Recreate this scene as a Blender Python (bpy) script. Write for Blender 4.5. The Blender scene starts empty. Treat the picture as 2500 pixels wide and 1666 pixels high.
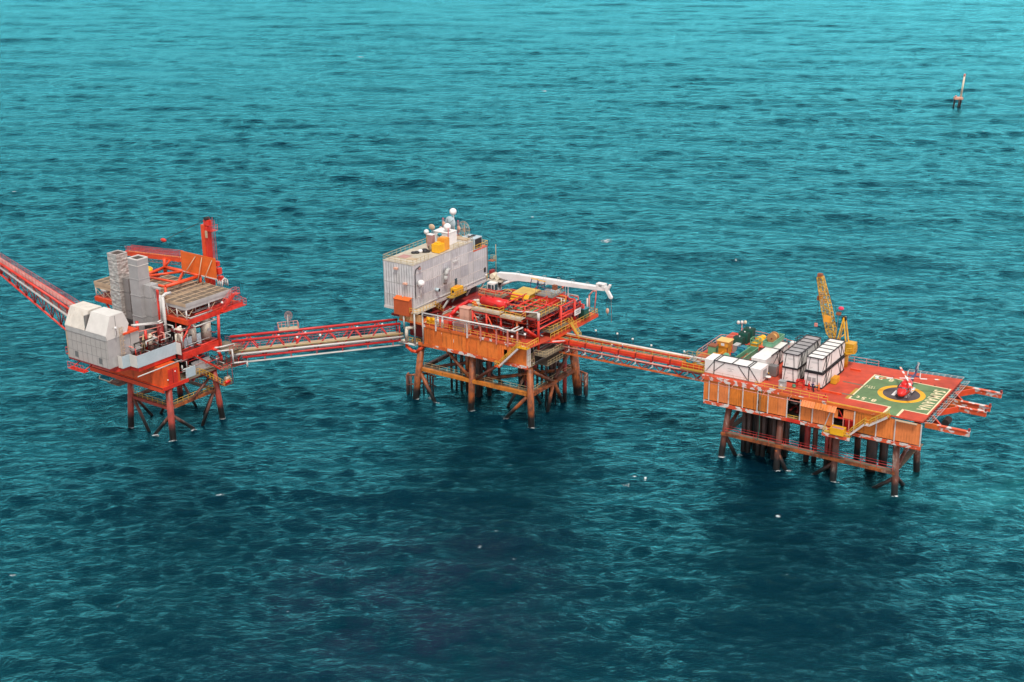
import bpy, bmesh, math, random
import numpy as np
from mathutils import Vector, Matrix
random.seed(7)
SC = bpy.context.scene
COL = SC.collection
R_ = math.radians

# ------------------------------------------------------------------ materials
def nodes(name):
    m = bpy.data.materials.new(name); m.use_nodes = True
    nt = m.node_tree
    for n in list(nt.nodes): nt.nodes.remove(n)
    out = nt.nodes.new('ShaderNodeOutputMaterial')
    b = nt.nodes.new('ShaderNodeBsdfPrincipled')
    nt.links.new(b.outputs[0], out.inputs[0])
    return m, nt, b

def N(nt, kind, **kw):
    n = nt.nodes.new(kind)
    for k, v in kw.items():
        if k.startswith('i_'):
            key = k[2:].replace('_', ' ')
            n.inputs[key].default_value = v
        else:
            setattr(n, k, v)
    return n

def ramp(nt, fac, stops, interp='LINEAR'):
    r = nt.nodes.new('ShaderNodeValToRGB'); r.color_ramp.interpolation = interp
    e = r.color_ramp.elements
    while len(e) > len(stops): e.remove(e[-1])
    while len(e) < len(stops): e.new(1.0)
    for k, (p, c) in enumerate(stops):
        e[k].position = p
        e[k].color = (c, c, c, 1) if isinstance(c, (int, float)) else (*c, 1)
    nt.links.new(fac, r.inputs[0])
    return r.outputs[0]

def mix(nt, fac, a, b, mode='MIX'):
    m = nt.nodes.new('ShaderNodeMix'); m.data_type = 'RGBA'; m.blend_type = mode
    for sock, v in ((m.inputs[0], fac), (m.inputs[6], a), (m.inputs[7], b)):
        if isinstance(v, bpy.types.NodeSocket): nt.links.new(v, sock)
        elif isinstance(v, (int, float)): sock.default_value = v
        else: sock.default_value = (*v, 1)
    return m.outputs[2]

def noise(nt, vec, scale, detail=4, rough=0.6, stretch=None):
    if stretch:
        mp = N(nt, 'ShaderNodeMapping'); mp.inputs['Scale'].default_value = stretch
        nt.links.new(vec, mp.inputs[0]); vec = mp.outputs[0]
    n = N(nt, 'ShaderNodeTexNoise'); n.inputs['Scale'].default_value = scale
    n.inputs['Detail'].default_value = detail; n.inputs['Roughness'].default_value = rough
    nt.links.new(vec, n.inputs['Vector'])
    return n.outputs[0]

MATS = {}
RUST = (0.10, 0.028, 0.010)
def paint(name, col, rough=0.5, var=0.25, rust=0.0, rustcol=RUST, scale=0.5, streak=0.0,
          ribs=None, pitch=0.5, ribdepth=0.05, second=None, second_amt=0.5, sec_scale=0.5, metal=0.0, joints=None):
    """weathered paint: tonal noise, rust patches, rust streaks down the face, optional ribs and peeled second colour"""
    m, nt, b = nodes(name)
    tc = N(nt, 'ShaderNodeTexCoord'); P = tc.outputs['Object']
    c1 = tuple(max(0, x * (1 - var)) for x in col); c2 = tuple(min(1, x * (1 + var * 0.6)) for x in col)
    n1 = noise(nt, P, scale, 6, 0.65)
    base = mix(nt, ramp(nt, n1, [(0.32, 0.0), (0.7, 1.0)]), c1, c2)
    if second:
        n2 = noise(nt, P, sec_scale, 3, 0.55, (1, 1, 1.6))
        base = mix(nt, ramp(nt, n2, [(second_amt - 0.015, 0.0), (second_amt + 0.015, 1.0)]), base, second)
    if streak > 0:
        n3 = noise(nt, P, 1.6, 4, 0.6, (1.2, 1.2, 0.10))
        base = mix(nt, ramp(nt, n3, [(0.66 - streak * 0.25, 0.0), (0.80 - streak * 0.2, 0.75)]), base, rustcol)
    if rust > 0:
        n4 = noise(nt, P, 0.9, 8, 0.7)
        base = mix(nt, ramp(nt, n4, [(0.70 - rust * 0.3, 0.0), (0.78 - rust * 0.25, 0.9)]), base, rustcol)
    if joints:
        br = N(nt, 'ShaderNodeTexBrick'); br.offset = 0
        mp = N(nt, 'ShaderNodeMapping'); mp.inputs['Rotation'].default_value = joints[2] if len(joints) > 2 else (0, 0, 0)
        nt.links.new(P, mp.inputs[0]); nt.links.new(mp.outputs[0], br.inputs[0])
        br.inputs['Scale'].default_value = 1; br.inputs['Mortar Size'].default_value = 0.05
        br.inputs['Brick Width'].default_value = joints[0]; br.inputs['Row Height'].default_value = joints[1]
        br.inputs['Color1'].default_value = (0, 0, 0, 1); br.inputs['Color2'].default_value = (0, 0, 0, 1); br.inputs['Mortar'].default_value = (1, 1, 1, 1)
        base = mix(nt, br.outputs[0], base, tuple(x * 0.35 for x in col))
    nt.links.new(base, b.inputs['Base Color'])
    b.inputs['Roughness'].default_value = rough; b.inputs['Metallic'].default_value = metal
    h = None
    if ribs:
        w = N(nt, 'ShaderNodeTexWave'); w.wave_type = 'BANDS'; w.bands_direction = ribs
        w.inputs['Scale'].default_value = 0.314 / pitch; w.inputs['Distortion'].default_value = 0.0
        nt.links.new(P, w.inputs[0]); h = w.outputs['Fac']; dist = ribdepth
    else:
        h = noise(nt, P, 2.5, 4, 0.6); dist = 0.02
    bp = N(nt, 'ShaderNodeBump'); bp.inputs['Strength'].default_value = 0.6; bp.inputs['Distance'].default_value = dist
    nt.links.new(h, bp.inputs['Height']); nt.links.new(bp.outputs[0], b.inputs['Normal'])
    MATS[name] = m
    return m

def leg_paint(name, col, second=(0.45, 0.36, 0.30), rust=0.6):
    """jacket steel: paint and rust above, wet black growth in the splash zone (height above the sea)"""
    m, nt, b = nodes(name)
    tc = N(nt, 'ShaderNodeTexCoord'); P = tc.outputs['Object']
    g = N(nt, 'ShaderNodeNewGeometry')
    sx = N(nt, 'ShaderNodeSeparateXYZ'); nt.links.new(g.outputs['Position'], sx.inputs[0])
    n1 = noise(nt, P, 0.5, 6, 0.65)
    base = mix(nt, ramp(nt, n1, [(0.35, 0.0), (0.65, 1.0)]), tuple(x * 0.6 for x in col), col)
    n2 = noise(nt, P, 0.35, 5, 0.6, (1, 1, 0.4))
    base = mix(nt, ramp(nt, n2, [(0.60, 0.0), (0.66, 0.8)]), base, second)
    n3 = noise(nt, P, 0.8, 8, 0.7, (1, 1, 0.5))
    base = mix(nt, ramp(nt, n3, [(0.66 - rust * 0.3, 0.0), (0.78 - rust * 0.25, 0.9)]), base, (0.075, 0.024, 0.012))
    ad = N(nt, 'ShaderNodeMath', operation='MULTIPLY_ADD'); nt.links.new(n1, ad.inputs[0]); ad.inputs[1].default_value = 2.4
    nt.links.new(sx.outputs[2], ad.inputs[2])
    mr = N(nt, 'ShaderNodeMapRange'); nt.links.new(ad.outputs[0], mr.inputs[0])
    mr.inputs[1].default_value = 3.4; mr.inputs[2].default_value = 5.2
    base = mix(nt, mr.outputs[0], (0.012, 0.009, 0.008), base)
    nt.links.new(base, b.inputs['Base Color']); b.inputs['Roughness'].default_value = 0.55
    MATS[name] = m
    return m

def plain(name, col, rough=0.5, metal=0.0):
    return paint(name, col, rough, var=0.12, metal=metal)

OR = (0.74, 0.205, 0.040)
plain('white', (0.72, 0.71, 0.68)); plain('black', (0.012, 0.012, 0.014)); plain('dark', (0.016, 0.012, 0.011), 0.8)
plain('grey', (0.30, 0.30, 0.29)); plain('glass', (0.05, 0.075, 0.09), 0.12); plain('rubber', (0.02, 0.02, 0.02), 0.9)
plain('yellow', (0.78, 0.40, 0.01)); plain('rail_yellow', (0.62, 0.36, 0.04)); plain('teal', (0.01, 0.19, 0.24))
plain('darkgreen', (0.012, 0.10, 0.07)); plain('green', (0.13, 0.36, 0.19)); plain('red', (0.62, 0.015, 0.012), 0.35)
plain('skin', (0.35, 0.19, 0.12)); plain('navy', (0.02, 0.03, 0.10)); plain('pipe_grey', (0.42, 0.42, 0.39), 0.4)
plain('blue', (0.02, 0.10, 0.20)); plain('steel', (0.22, 0.21, 0.20), 0.4, 0.4); plain('cream', (0.66, 0.58, 0.42))
plain('hivis', (0.75, 0.17, 0.02)); plain('deckpad', (0.38, 0.24, 0.03), 0.8)
plain('magenta', (0.70, 0.03, 0.09)); plain('brownwood', (0.42, 0.21, 0.08), 0.8); plain('sandbox', (0.33, 0.29, 0.22), 0.8)
paint('rail_red', (0.50, 0.030, 0.025), 0.5, 0.2); paint('rail_pink', (0.60, 0.22, 0.17), 0.5, 0.2); paint('rail_beige', (0.40, 0.30, 0.15), 0.6, 0.25)
paint('redsteel', (0.60, 0.032, 0.016), 0.45, 0.3, rust=0.25); paint('darkred', (0.22, 0.012, 0.010), 0.6, 0.35, rust=0.45)
paint('orangered', (0.66, 0.065, 0.014), 0.45, 0.22, rust=0.2)
paint('deck_red', (0.50, 0.056, 0.022), 0.75, 0.35, rust=0.30, scale=0.25, rustcol=(0.16, 0.035, 0.02))
paint('deck_grate', (0.20, 0.16, 0.11), 0.85, 0.35, rust=0.45)
paint('pad_green', (0.12, 0.205, 0.085), 0.85, 0.3, rust=0.2, rustcol=(0.11, 0.13, 0.045), scale=0.2)
paint('pad_grey', (0.075, 0.062, 0.066), 0.85, 0.3); paint('pad_yellow', (0.78, 0.37, 0.008), 0.7, 0.12); paint('pad_cream', (0.75, 0.62, 0.38), 0.7, 0.15)
paint('peel', (0.62, 0.58, 0.54), 0.6, 0.2, second=(0.60, 0.085, 0.025), second_amt=0.475, sec_scale=0.55, rust=0.3)
paint('peel_o', (0.60, 0.12, 0.02), 0.6, 0.25, second=(0.60, 0.55, 0.50), second_amt=0.63, sec_scale=0.4, rust=0.35)
paint('clad_a', OR, 0.55, 0.22, rust=0.12, streak=0.32, ribs='X', pitch=0.55, ribdepth=0.06, scale=0.3)
paint('clad_b', (0.68, 0.19, 0.020), 0.55, 0.25, rust=0.15, streak=0.42, ribs='X', pitch=0.55, ribdepth=0.06, scale=0.3)
paint('clad_c', (0.76, 0.22, 0.06), 0.55, 0.2, rust=0.10, streak=0.30, ribs='X', pitch=0.55, ribdepth=0.06, scale=0.3)
paint('clad_m', (0.74, 0.18, 0.026), 0.55, 0.25, rust=0.14, streak=0.38, ribs='X', pitch=0.6, ribdepth=0.05, scale=0.25)
paint('clad_m2', (0.70, 0.155, 0.022), 0.55, 0.28, rust=0.2, streak=0.46, ribs='X', pitch=0.6, ribdepth=0.05, scale=0.25)
paint('white_rust', (0.60, 0.56, 0.52), 0.55, 0.2, rust=0.35); paint('wall_rust_red', (0.64, 0.085, 0.012), 0.5, 0.3, rust=0.1, streak=0.22)
paint('cont_white', (0.74, 0.72, 0.68), 0.45, 0.10, rust=0.06, streak=0.10)
paint('cont_roof', (0.31, 0.295, 0.29), 0.7, 0.3, rust=0.15)
paint('acc_wall', (0.50, 0.50, 0.50), 0.4, 0.16, rust=0.08, streak=0.12, ribs='Y', pitch=0.8, ribdepth=0.13, scale=0.3)
paint('acc_front', (0.58, 0.58, 0.57), 0.35, 0.22, rust=0.10, streak=0.12, ribs='X', pitch=0.75, ribdepth=0.25, scale=0.5)
paint('acc_wall_b', (0.44, 0.44, 0.45), 0.45, 0.2, rust=0.12, streak=0.2, ribs='Y', pitch=0.8, ribdepth=0.13, scale=0.3); paint('acc_wall_c', (0.56, 0.555, 0.54), 0.4, 0.16, rust=0.1, streak=0.15, ribs='Y', pitch=0.8, ribdepth=0.13, scale=0.4); paint('acc_front_b', (0.52, 0.51, 0.49), 0.4, 0.25, rust=0.16, streak=0.25, ribs='X', pitch=0.75, ribdepth=0.25, scale=0.5); paint('acc_roof', (0.46, 0.41, 0.32), 0.8, 0.25, rust=0.22, rustcol=(0.30, 0.13, 0.04))
paint('house_wall', (0.40, 0.38, 0.35), 0.5, 0.10, rust=0.05, ribs='X', pitch=0.8, ribdepth=0.03)
paint('house_side', (0.37, 0.36, 0.345), 0.5, 0.10, ribs='Y', pitch=0.8, ribdepth=0.03)
paint('house_roof', (0.60, 0.58, 0.53), 0.5, 0.08); paint('house_roof_rust', (0.60, 0.56, 0.48), 0.55, 0.15, rust=0.12, streak=0.25, rustcol=(0.32, 0.15, 0.05))
paint('stack_grey', (0.33, 0.325, 0.315), 0.45, 0.12, streak=0.05, rustcol=(0.14, 0.11, 0.09)); paint('duct_dark', (0.20, 0.185, 0.175), 0.55, 0.15); paint('stack_in', (0.07, 0.05, 0.04), 0.9)
paint('paleblue', (0.40, 0.50, 0.53), 0.5, 0.08, ribs='Y', pitch=0.4, ribdepth=0.02)
paint('cooler_top', (0.15, 0.115, 0.08), 0.9, 0.3); paint('cooler_frame', (0.46, 0.34, 0.22), 0.7, 0.2, rust=0.2)
paint('fascia', (0.40, 0.40, 0.38), 0.55, 0.15, rust=0.1); paint('cream_tank', (0.52, 0.47, 0.38), 0.45, 0.15, streak=0.35, rustcol=(0.26, 0.12, 0.04))
paint('windwall', (0.68, 0.125, 0.014), 0.5, 0.15, rust=0.05, streak=0.15, ribs='X', pitch=0.5, ribdepth=0.04)
paint('shed', (0.46, 0.085, 0.022), 0.55, 0.15, ribs='X', pitch=0.5, ribdepth=0.06); paint('tan', (0.50, 0.26, 0.10), 0.6, 0.25, rust=0.25, ribs='X', pitch=0.6)
paint('pink', (0.62, 0.34, 0.24), 0.6, 0.15, ribs='X', pitch=1.2, ribdepth=0.04); paint('oldpink', (0.42, 0.22, 0.19), 0.7, 0.3, rust=0.35)
paint('crane_yellow', (0.58, 0.31, 0.015), 0.5, 0.3, rust=0.3); paint('yellow_roof', (0.55, 0.36, 0.08), 0.6, 0.2, rust=0.15, ribs='X', pitch=0.7)
paint('green_skip', (0.13, 0.34, 0.20), 0.6, 0.2, rust=0.15); paint('rust_lid', (0.25, 0.075, 0.03), 0.8, 0.3, rust=0.3)
paint('amber', (0.75, 0.31, 0.03), 0.5, 0.2, rust=0.15); paint('hopper_top', (0.78, 0.45, 0.14), 0.6, 0.15, rust=0.12)
paint('bridge_red', (0.50, 0.022, 0.020), 0.45, 0.2, rust=0.12); paint('bridge_white', (0.52, 0.51, 0.48), 0.5, 0.12)
paint('grating', (0.17, 0.135, 0.09), 0.9, 0.35, rust=0.3)
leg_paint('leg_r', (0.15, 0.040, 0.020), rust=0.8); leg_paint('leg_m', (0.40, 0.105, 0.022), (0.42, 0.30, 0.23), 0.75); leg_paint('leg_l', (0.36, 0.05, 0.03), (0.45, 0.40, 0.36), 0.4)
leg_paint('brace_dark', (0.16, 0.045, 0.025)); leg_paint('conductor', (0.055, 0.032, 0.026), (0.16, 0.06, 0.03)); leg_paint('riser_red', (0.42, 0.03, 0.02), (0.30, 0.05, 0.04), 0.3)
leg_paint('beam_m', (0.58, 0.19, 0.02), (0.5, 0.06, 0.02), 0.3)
leg_paint('barrel', (0.34, 0.06, 0.03))

# quilted lagging of the older exhaust stack
def quilt():
    m, nt, b = nodes('quilt')
    tc = N(nt, 'ShaderNodeTexCoord'); P = tc.outputs['Object']
    v = N(nt, 'ShaderNodeTexVoronoi'); v.inputs['Scale'].default_value = 0.9
    mp = N(nt, 'ShaderNodeMapping'); mp.inputs['Scale'].default_value = (1, 1, 1.5); nt.links.new(P, mp.inputs[0]); nt.links.new(mp.outputs[0], v.inputs[0])
    n = noise(nt, P, 1.2, 5, 0.7)
    base = mix(nt, ramp(nt, n, [(0.3, 0.0), (0.7, 1.0)]), (0.32, 0.29, 0.265), (0.58, 0.55, 0.50))
    nt.links.new(base, b.inputs['Base Color']); b.inputs['Roughness'].default_value = 0.35; b.inputs['Metallic'].default_value = 0.25
    bp = N(nt, 'ShaderNodeBump'); bp.inputs['Strength'].default_value = 1; bp.inputs['Distance'].default_value = 0.16
    nt.links.new(v.outputs['Distance'], bp.inputs['Height']); nt.links.new(bp.outputs[0], b.inputs['Normal'])
    MATS['quilt'] = m
quilt()

# ------------------------------------------------------------------ frames and mesh building
class Frame:
    def __init__(s, o, deg):
        h = math.radians(deg)
        s.M = Matrix.Translation(Vector(o)) @ Matrix.Rotation(-h, 4, 'Z')
FR = Frame((65.86, 260.527, 0), 33.0)
FM = Frame((4.144, 290.282, 0), 33.6)
FL = Frame((-75.629, 285.302, 0), 35.76)
FW = Frame((0, 0, 0), 0)

class MB:
    def __init__(s): s.v = []; s.f = []; s.sm = []
    def add(s, vs, fs, smooth=False):
        k = len(s.v); s.v += [tuple(p) for p in vs]; s.f += [tuple(i + k for i in f) for f in fs]; s.sm += [smooth] * len(fs); return s
    def box(s, x0, x1, y0, y1, z0, z1):
        x0, x1 = min(x0, x1), max(x0, x1); y0, y1 = min(y0, y1), max(y0, y1); z0, z1 = min(z0, z1), max(z0, z1)
        return s.add([(x0, y0, z0), (x1, y0, z0), (x1, y1, z0), (x0, y1, z0), (x0, y0, z1), (x1, y0, z1), (x1, y1, z1), (x0, y1, z1)],
                     [(3, 2, 1, 0), (4, 5, 6, 7), (0, 1, 5, 4), (1, 2, 6, 5), (2, 3, 7, 6), (3, 0, 4, 7)])
    def tube(s, p, q, r, n=8, r2=None, cap=True):
        p, q = Vector(p), Vector(q); d = q - p
        if d.length < 1e-6: return s
        d.normalize(); a = Vector((0, 0, 1)) if abs(d.z) < 0.9 else Vector((1, 0, 0))
        x = d.cross(a).normalized(); y = d.cross(x); r2 = r if r2 is None else r2
        vs = []
        for c, rr in ((p, r), (q, r2)):
            for i in range(n):
                t = 2 * math.pi * i / n; vs.append(c + x * math.cos(t) * rr + y * math.sin(t) * rr)
        s.add(vs, [(i, i + n, (i + 1) % n + n, (i + 1) % n) for i in range(n)], n > 5)
        if cap: s.f += [tuple(len(s.v) - 2 * n + i for i in range(n)), tuple(len(s.v) - 1 - i for i in range(n))]; s.sm += [False, False]
        return s
    def path(s, pts, r, n=8):
        for a, b in zip(pts, pts[1:]): s.tube(a, b, r, n)
        for c in pts[1:-1]: s.ball(c, r * 1.02, 6, 8)
        return s
    def bar(s, p, q, w, h, up=(0, 0, 1)):
        p, q = Vector(p), Vector(q); d = (q - p)
        if d.length < 1e-6: return s
        d.normalize(); u = Vector(up)
        if abs(d.dot(u)) > 0.95: u = Vector((0, 1, 0))
        x = d.cross(u).normalized() * w / 2; y = x.cross(d).normalized() * h / 2
        vs = [c + a * x + b * y for c in (p, q) for a, b in ((-1, -1), (1, -1), (1, 1), (-1, 1))]
        return s.add(vs, [(0, 1, 2, 3), (7, 6, 5, 4), (0, 4, 5, 1), (1, 5, 6, 2), (2, 6, 7, 3), (3, 7, 4, 0)])
    def ball(s, c, r, rings=8, n=12, sc=(1, 1, 1)):
        vs = [(c[0], c[1], c[2] + r * sc[2])]
        for i in range(1, rings):
            t = math.pi * i / rings
            for j in range(n):
                p = 2 * math.pi * j / n
                vs.append((c[0] + r * sc[0] * math.sin(t) * math.cos(p), c[1] + r * sc[1] * math.sin(t) * math.sin(p), c[2] + r * sc[2] * math.cos(t)))
        vs.append((c[0], c[1], c[2] - r * sc[2])); L = len(vs) - 1
        fs = [(0, 1 + j, 1 + (j + 1) % n) for j in range(n)]
        for i in range(rings - 2):
            fs += [(1 + i * n + j, 1 + (i + 1) * n + j, 1 + (i + 1) * n + (j + 1) % n, 1 + i * n + (j + 1) % n) for j in range(n)]
        fs += [(L, 1 + (rings - 2) * n + (j + 1) % n, 1 + (rings - 2) * n + j) for j in range(n)]
        return s.add(vs, fs, True)
    def prism(s, poly, d, axis='z', at=0.0):
        """polygon in the plane across axis, extruded from at by d along it; poly for x: (y,z), y: (x,z), z: (x,y)"""
        def P(a, b, c): return {'x': (c, a, b), 'y': (a, c, b), 'z': (a, b, c)}[axis]
        n = len(poly); vs = [P(a, b, at) for a, b in poly] + [P(a, b, at + d) for a, b in poly]
        fs = [tuple(range(n))[::-1], tuple(range(n, 2 * n))] + [(i, (i + 1) % n, (i + 1) % n + n, i + n) for i in range(n)]
        return s.add(vs, fs)
    def ring(s, c, r0, r1, z0, z1, n=64):
        vs = []
        for r, z in ((r0, z0), (r1, z0), (r1, z1), (r0, z1)):
            vs += [(c[0] + r * math.cos(2 * math.pi * i / n), c[1] + r * math.sin(2 * math.pi * i / n), z) for i in range(n)]
        fs = []
        for k in range(4):
            a, b = k * n, ((k + 1) % 4) * n
            fs += [(a + i, a + (i + 1) % n, b + (i + 1) % n, b + i) for i in range(n)]
        return s.add(vs, fs)
    def rail(s, pts, h=1.1, r=0.045, sp=1.8, mid=True):
        for a, b in zip(pts, pts[1:]):
            a, b = Vector(a), Vector(b); L = (b - a).length; k = max(1, round(L / sp)); up = Vector((0, 0, h))
            for i in range(k + 1):
                p = a.lerp(b, i / k); s.tube(p, p + up, r, 4)
            s.tube(a + up, b + up, r, 4)
            if mid: s.tube(a + up * 0.5, b + up * 0.5, r * 0.85, 4)
        return s
    def build(s, name, mat, root, parent=None, label=None, fix=True):
        base = Vector(root['base']) if 'base' in root else Vector((0, 0, 0))
        me = bpy.data.meshes.new(name)
        me.from_pydata([tuple(Vector(p) - base) for p in s.v], [], s.f)
        if fix:
            bm = bmesh.new(); bm.from_mesh(me); bmesh.ops.recalc_face_normals(bm, faces=bm.faces[:]); bm.to_mesh(me); bm.free()
        me.polygons.foreach_set('use_smooth', s.sm)
        me.materials.append(MATS[mat] if isinstance(mat, str) else mat)
        me.update()
        o = bpy.data.objects.new(name, me); COL.objects.link(o); o.parent = parent or root
        if label: o['label'] = label
        return o

def thing(fr, name, label, cat, base, group=None, rz=0.0):
    o = bpy.data.objects.new(name, None); COL.objects.link(o)
    o.empty_display_size = 0.5
    o.matrix_world = fr.M @ Matrix.Translation(Vector(base)) @ Matrix.Rotation(rz, 4, 'Z')
    o['label'] = label; o['category'] = cat; o['base'] = tuple(base)
    if group: o['group'] = group
    return o

def dup(root, fr, base, label, rz=0.0, group=None, scale=1.0):
    r = root.copy(); COL.objects.link(r)
    r.matrix_world = fr.M @ Matrix.Translation(Vector(base)) @ Matrix.Rotation(rz, 4, 'Z') @ Matrix.Scale(scale, 4)
    r['label'] = label
    if group: r['group'] = group
    for ch in list(root.children):
        c = ch.copy(); COL.objects.link(c); c.parent = r
        for g in ch.children:
            d = g.copy(); COL.objects.link(d); d.parent = c
    return r

def mb(): return MB()

def text_mesh(txt, size, loc, rot, mat, name, root, parent, space=1.0):
    cu = bpy.data.curves.new('lettering_curve', 'FONT'); cu.body = txt; cu.size = size; cu.space_character = space
    cu.align_x = 'CENTER'; cu.align_y = 'CENTER'; cu.offset = 0.02 * size; cu.extrude = 0.002
    ob = bpy.data.objects.new('lettering_tmp', cu); COL.objects.link(ob)
    dg = bpy.context.evaluated_depsgraph_get(); dg.update()
    me = bpy.data.meshes.new_from_object(ob.evaluated_get(dg)); me.name = name
    COL.objects.unlink(ob); bpy.data.objects.remove(ob)
    base = Vector(root['base'])
    M = Matrix.Translation(Vector(loc) - base) @ rot
    me.transform(M); me.materials.clear(); me.materials.append(MATS[mat])
    o = bpy.data.objects.new(name, me); COL.objects.link(o); o.parent = parent
    return o
# ------------------------------------------------------------------ camera, sky, sun
P_, RO_ = R_(19.8), R_(0.44)
f_ = Vector((0, math.cos(P_), -math.sin(P_))); r_ = Vector((1, 0, 0)); d_ = f_.cross(r_)
r2_ = math.cos(RO_) * r_ + math.sin(RO_) * d_; d2_ = -math.sin(RO_) * r_ + math.cos(RO_) * d_
cam = bpy.data.cameras.new('camera'); co = bpy.data.objects.new('camera', cam); COL.objects.link(co)
rot = Matrix((r2_, -d2_, -f_)).transposed().to_4x4()
co.matrix_world = Matrix.Translation((0, 0, 125)) @ rot
cam.sensor_width = 36; cam.lens = 36 * 3411 / 2500; cam.clip_start = 1; cam.clip_end = 60000
SC.camera = co

SUN_EL, SUN_AZ = R_(63), R_(172)      # azimuth clockwise from +Y: high, behind the camera
w = bpy.data.worlds.new('World'); SC.world = w; w.use_nodes = True
nt = w.node_tree; bg = nt.nodes['Background']
sky = nt.nodes.new('ShaderNodeTexSky'); sky.sky_type = 'NISHITA'; sky.sun_disc = False
sky.sun_elevation = SUN_EL; sky.sun_rotation = SUN_AZ; sky.dust_density = 3.0; sky.air_density = 1.0
hs = nt.nodes.new('ShaderNodeHueSaturation'); hs.inputs['Saturation'].default_value = 0.55
nt.links.new(sky.outputs[0], hs.inputs['Color'])
# broken cloud deck over the blue
tc = nt.nodes.new('ShaderNodeTexCoord')
cn = nt.nodes.new('ShaderNodeTexNoise'); cn.inputs['Scale'].default_value = 2.6; cn.inputs['Detail'].default_value = 6
mpw = nt.nodes.new('ShaderNodeMapping'); mpw.inputs['Scale'].default_value = (1, 1, 2.5)
nt.links.new(tc.outputs['Generated'], mpw.inputs[0]); nt.links.new(mpw.outputs[0], cn.inputs[0])
cr = nt.nodes.new('ShaderNodeValToRGB'); cr.color_ramp.elements[0].position = 0.42; cr.color_ramp.elements[1].position = 0.68
nt.links.new(cn.outputs[0], cr.inputs[0])
mx = nt.nodes.new('ShaderNodeMix'); mx.data_type = 'RGBA'
nt.links.new(cr.outputs[0], mx.inputs[0]); nt.links.new(hs.outputs[0], mx.inputs[6]); mx.inputs[7].default_value = (4.3, 4.5, 4.8, 1)
sxw = nt.nodes.new('ShaderNodeSeparateXYZ'); nt.links.new(tc.outputs['Generated'], sxw.inputs[0])
hr = nt.nodes.new('ShaderNodeMapRange'); hr.interpolation_type = 'SMOOTHERSTEP'; nt.links.new(sxw.outputs[2], hr.inputs[0])
hr.inputs[1].default_value = -0.05; hr.inputs[2].default_value = 0.55; hr.inputs[3].default_value = 1.0; hr.inputs[4].default_value = 0.0
mh = nt.nodes.new('ShaderNodeMix'); mh.data_type = 'RGBA'
nt.links.new(hr.outputs[0], mh.inputs[0]); nt.links.new(mx.outputs[2], mh.inputs[6]); mh.inputs[7].default_value = (15.0, 15.6, 16.0, 1)
xr = nt.nodes.new('ShaderNodeMapRange'); nt.links.new(sxw.outputs[0], xr.inputs[0]); xr.inputs[1].default_value = -0.1; xr.inputs[2].default_value = 0.5
hm = nt.nodes.new('ShaderNodeMix'); hm.data_type = 'RGBA'; nt.links.new(xr.outputs[0], hm.inputs[0]); hm.inputs[6].default_value = (14.6, 13.2, 13.4, 1); hm.inputs[7].default_value = (24, 19.5, 19.8, 1)
nt.links.new(hm.outputs[2], mh.inputs[7])
nt.links.new(mh.outputs[2], bg.inputs['Color']); bg.inputs['Strength'].default_value = 0.11

sl = bpy.data.lights.new('sun', 'SUN'); sl.energy = 2.5; sl.angle = R_(11); sl.color = (1.0, 0.95, 0.88)
so = bpy.data.objects.new('sun', sl); COL.objects.link(so)
sd = Vector((math.sin(SUN_AZ) * math.cos(SUN_EL), math.cos(SUN_AZ) * math.cos(SUN_EL), math.sin(SUN_EL)))
so.rotation_euler = (-sd).to_track_quat('-Z', 'Y').to_euler()

SC.view_settings.view_transform = 'Standard'; SC.view_settings.look = 'None'; SC.view_settings.gamma = 1
SC.view_settings.exposure = 0.35; SC.view_settings.use_curve_mapping = False
SC.cycles.use_denoising = True
SC.cycles.max_bounces = 6; SC.cycles.caustics_reflective = False; SC.cycles.caustics_refractive = False

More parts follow.
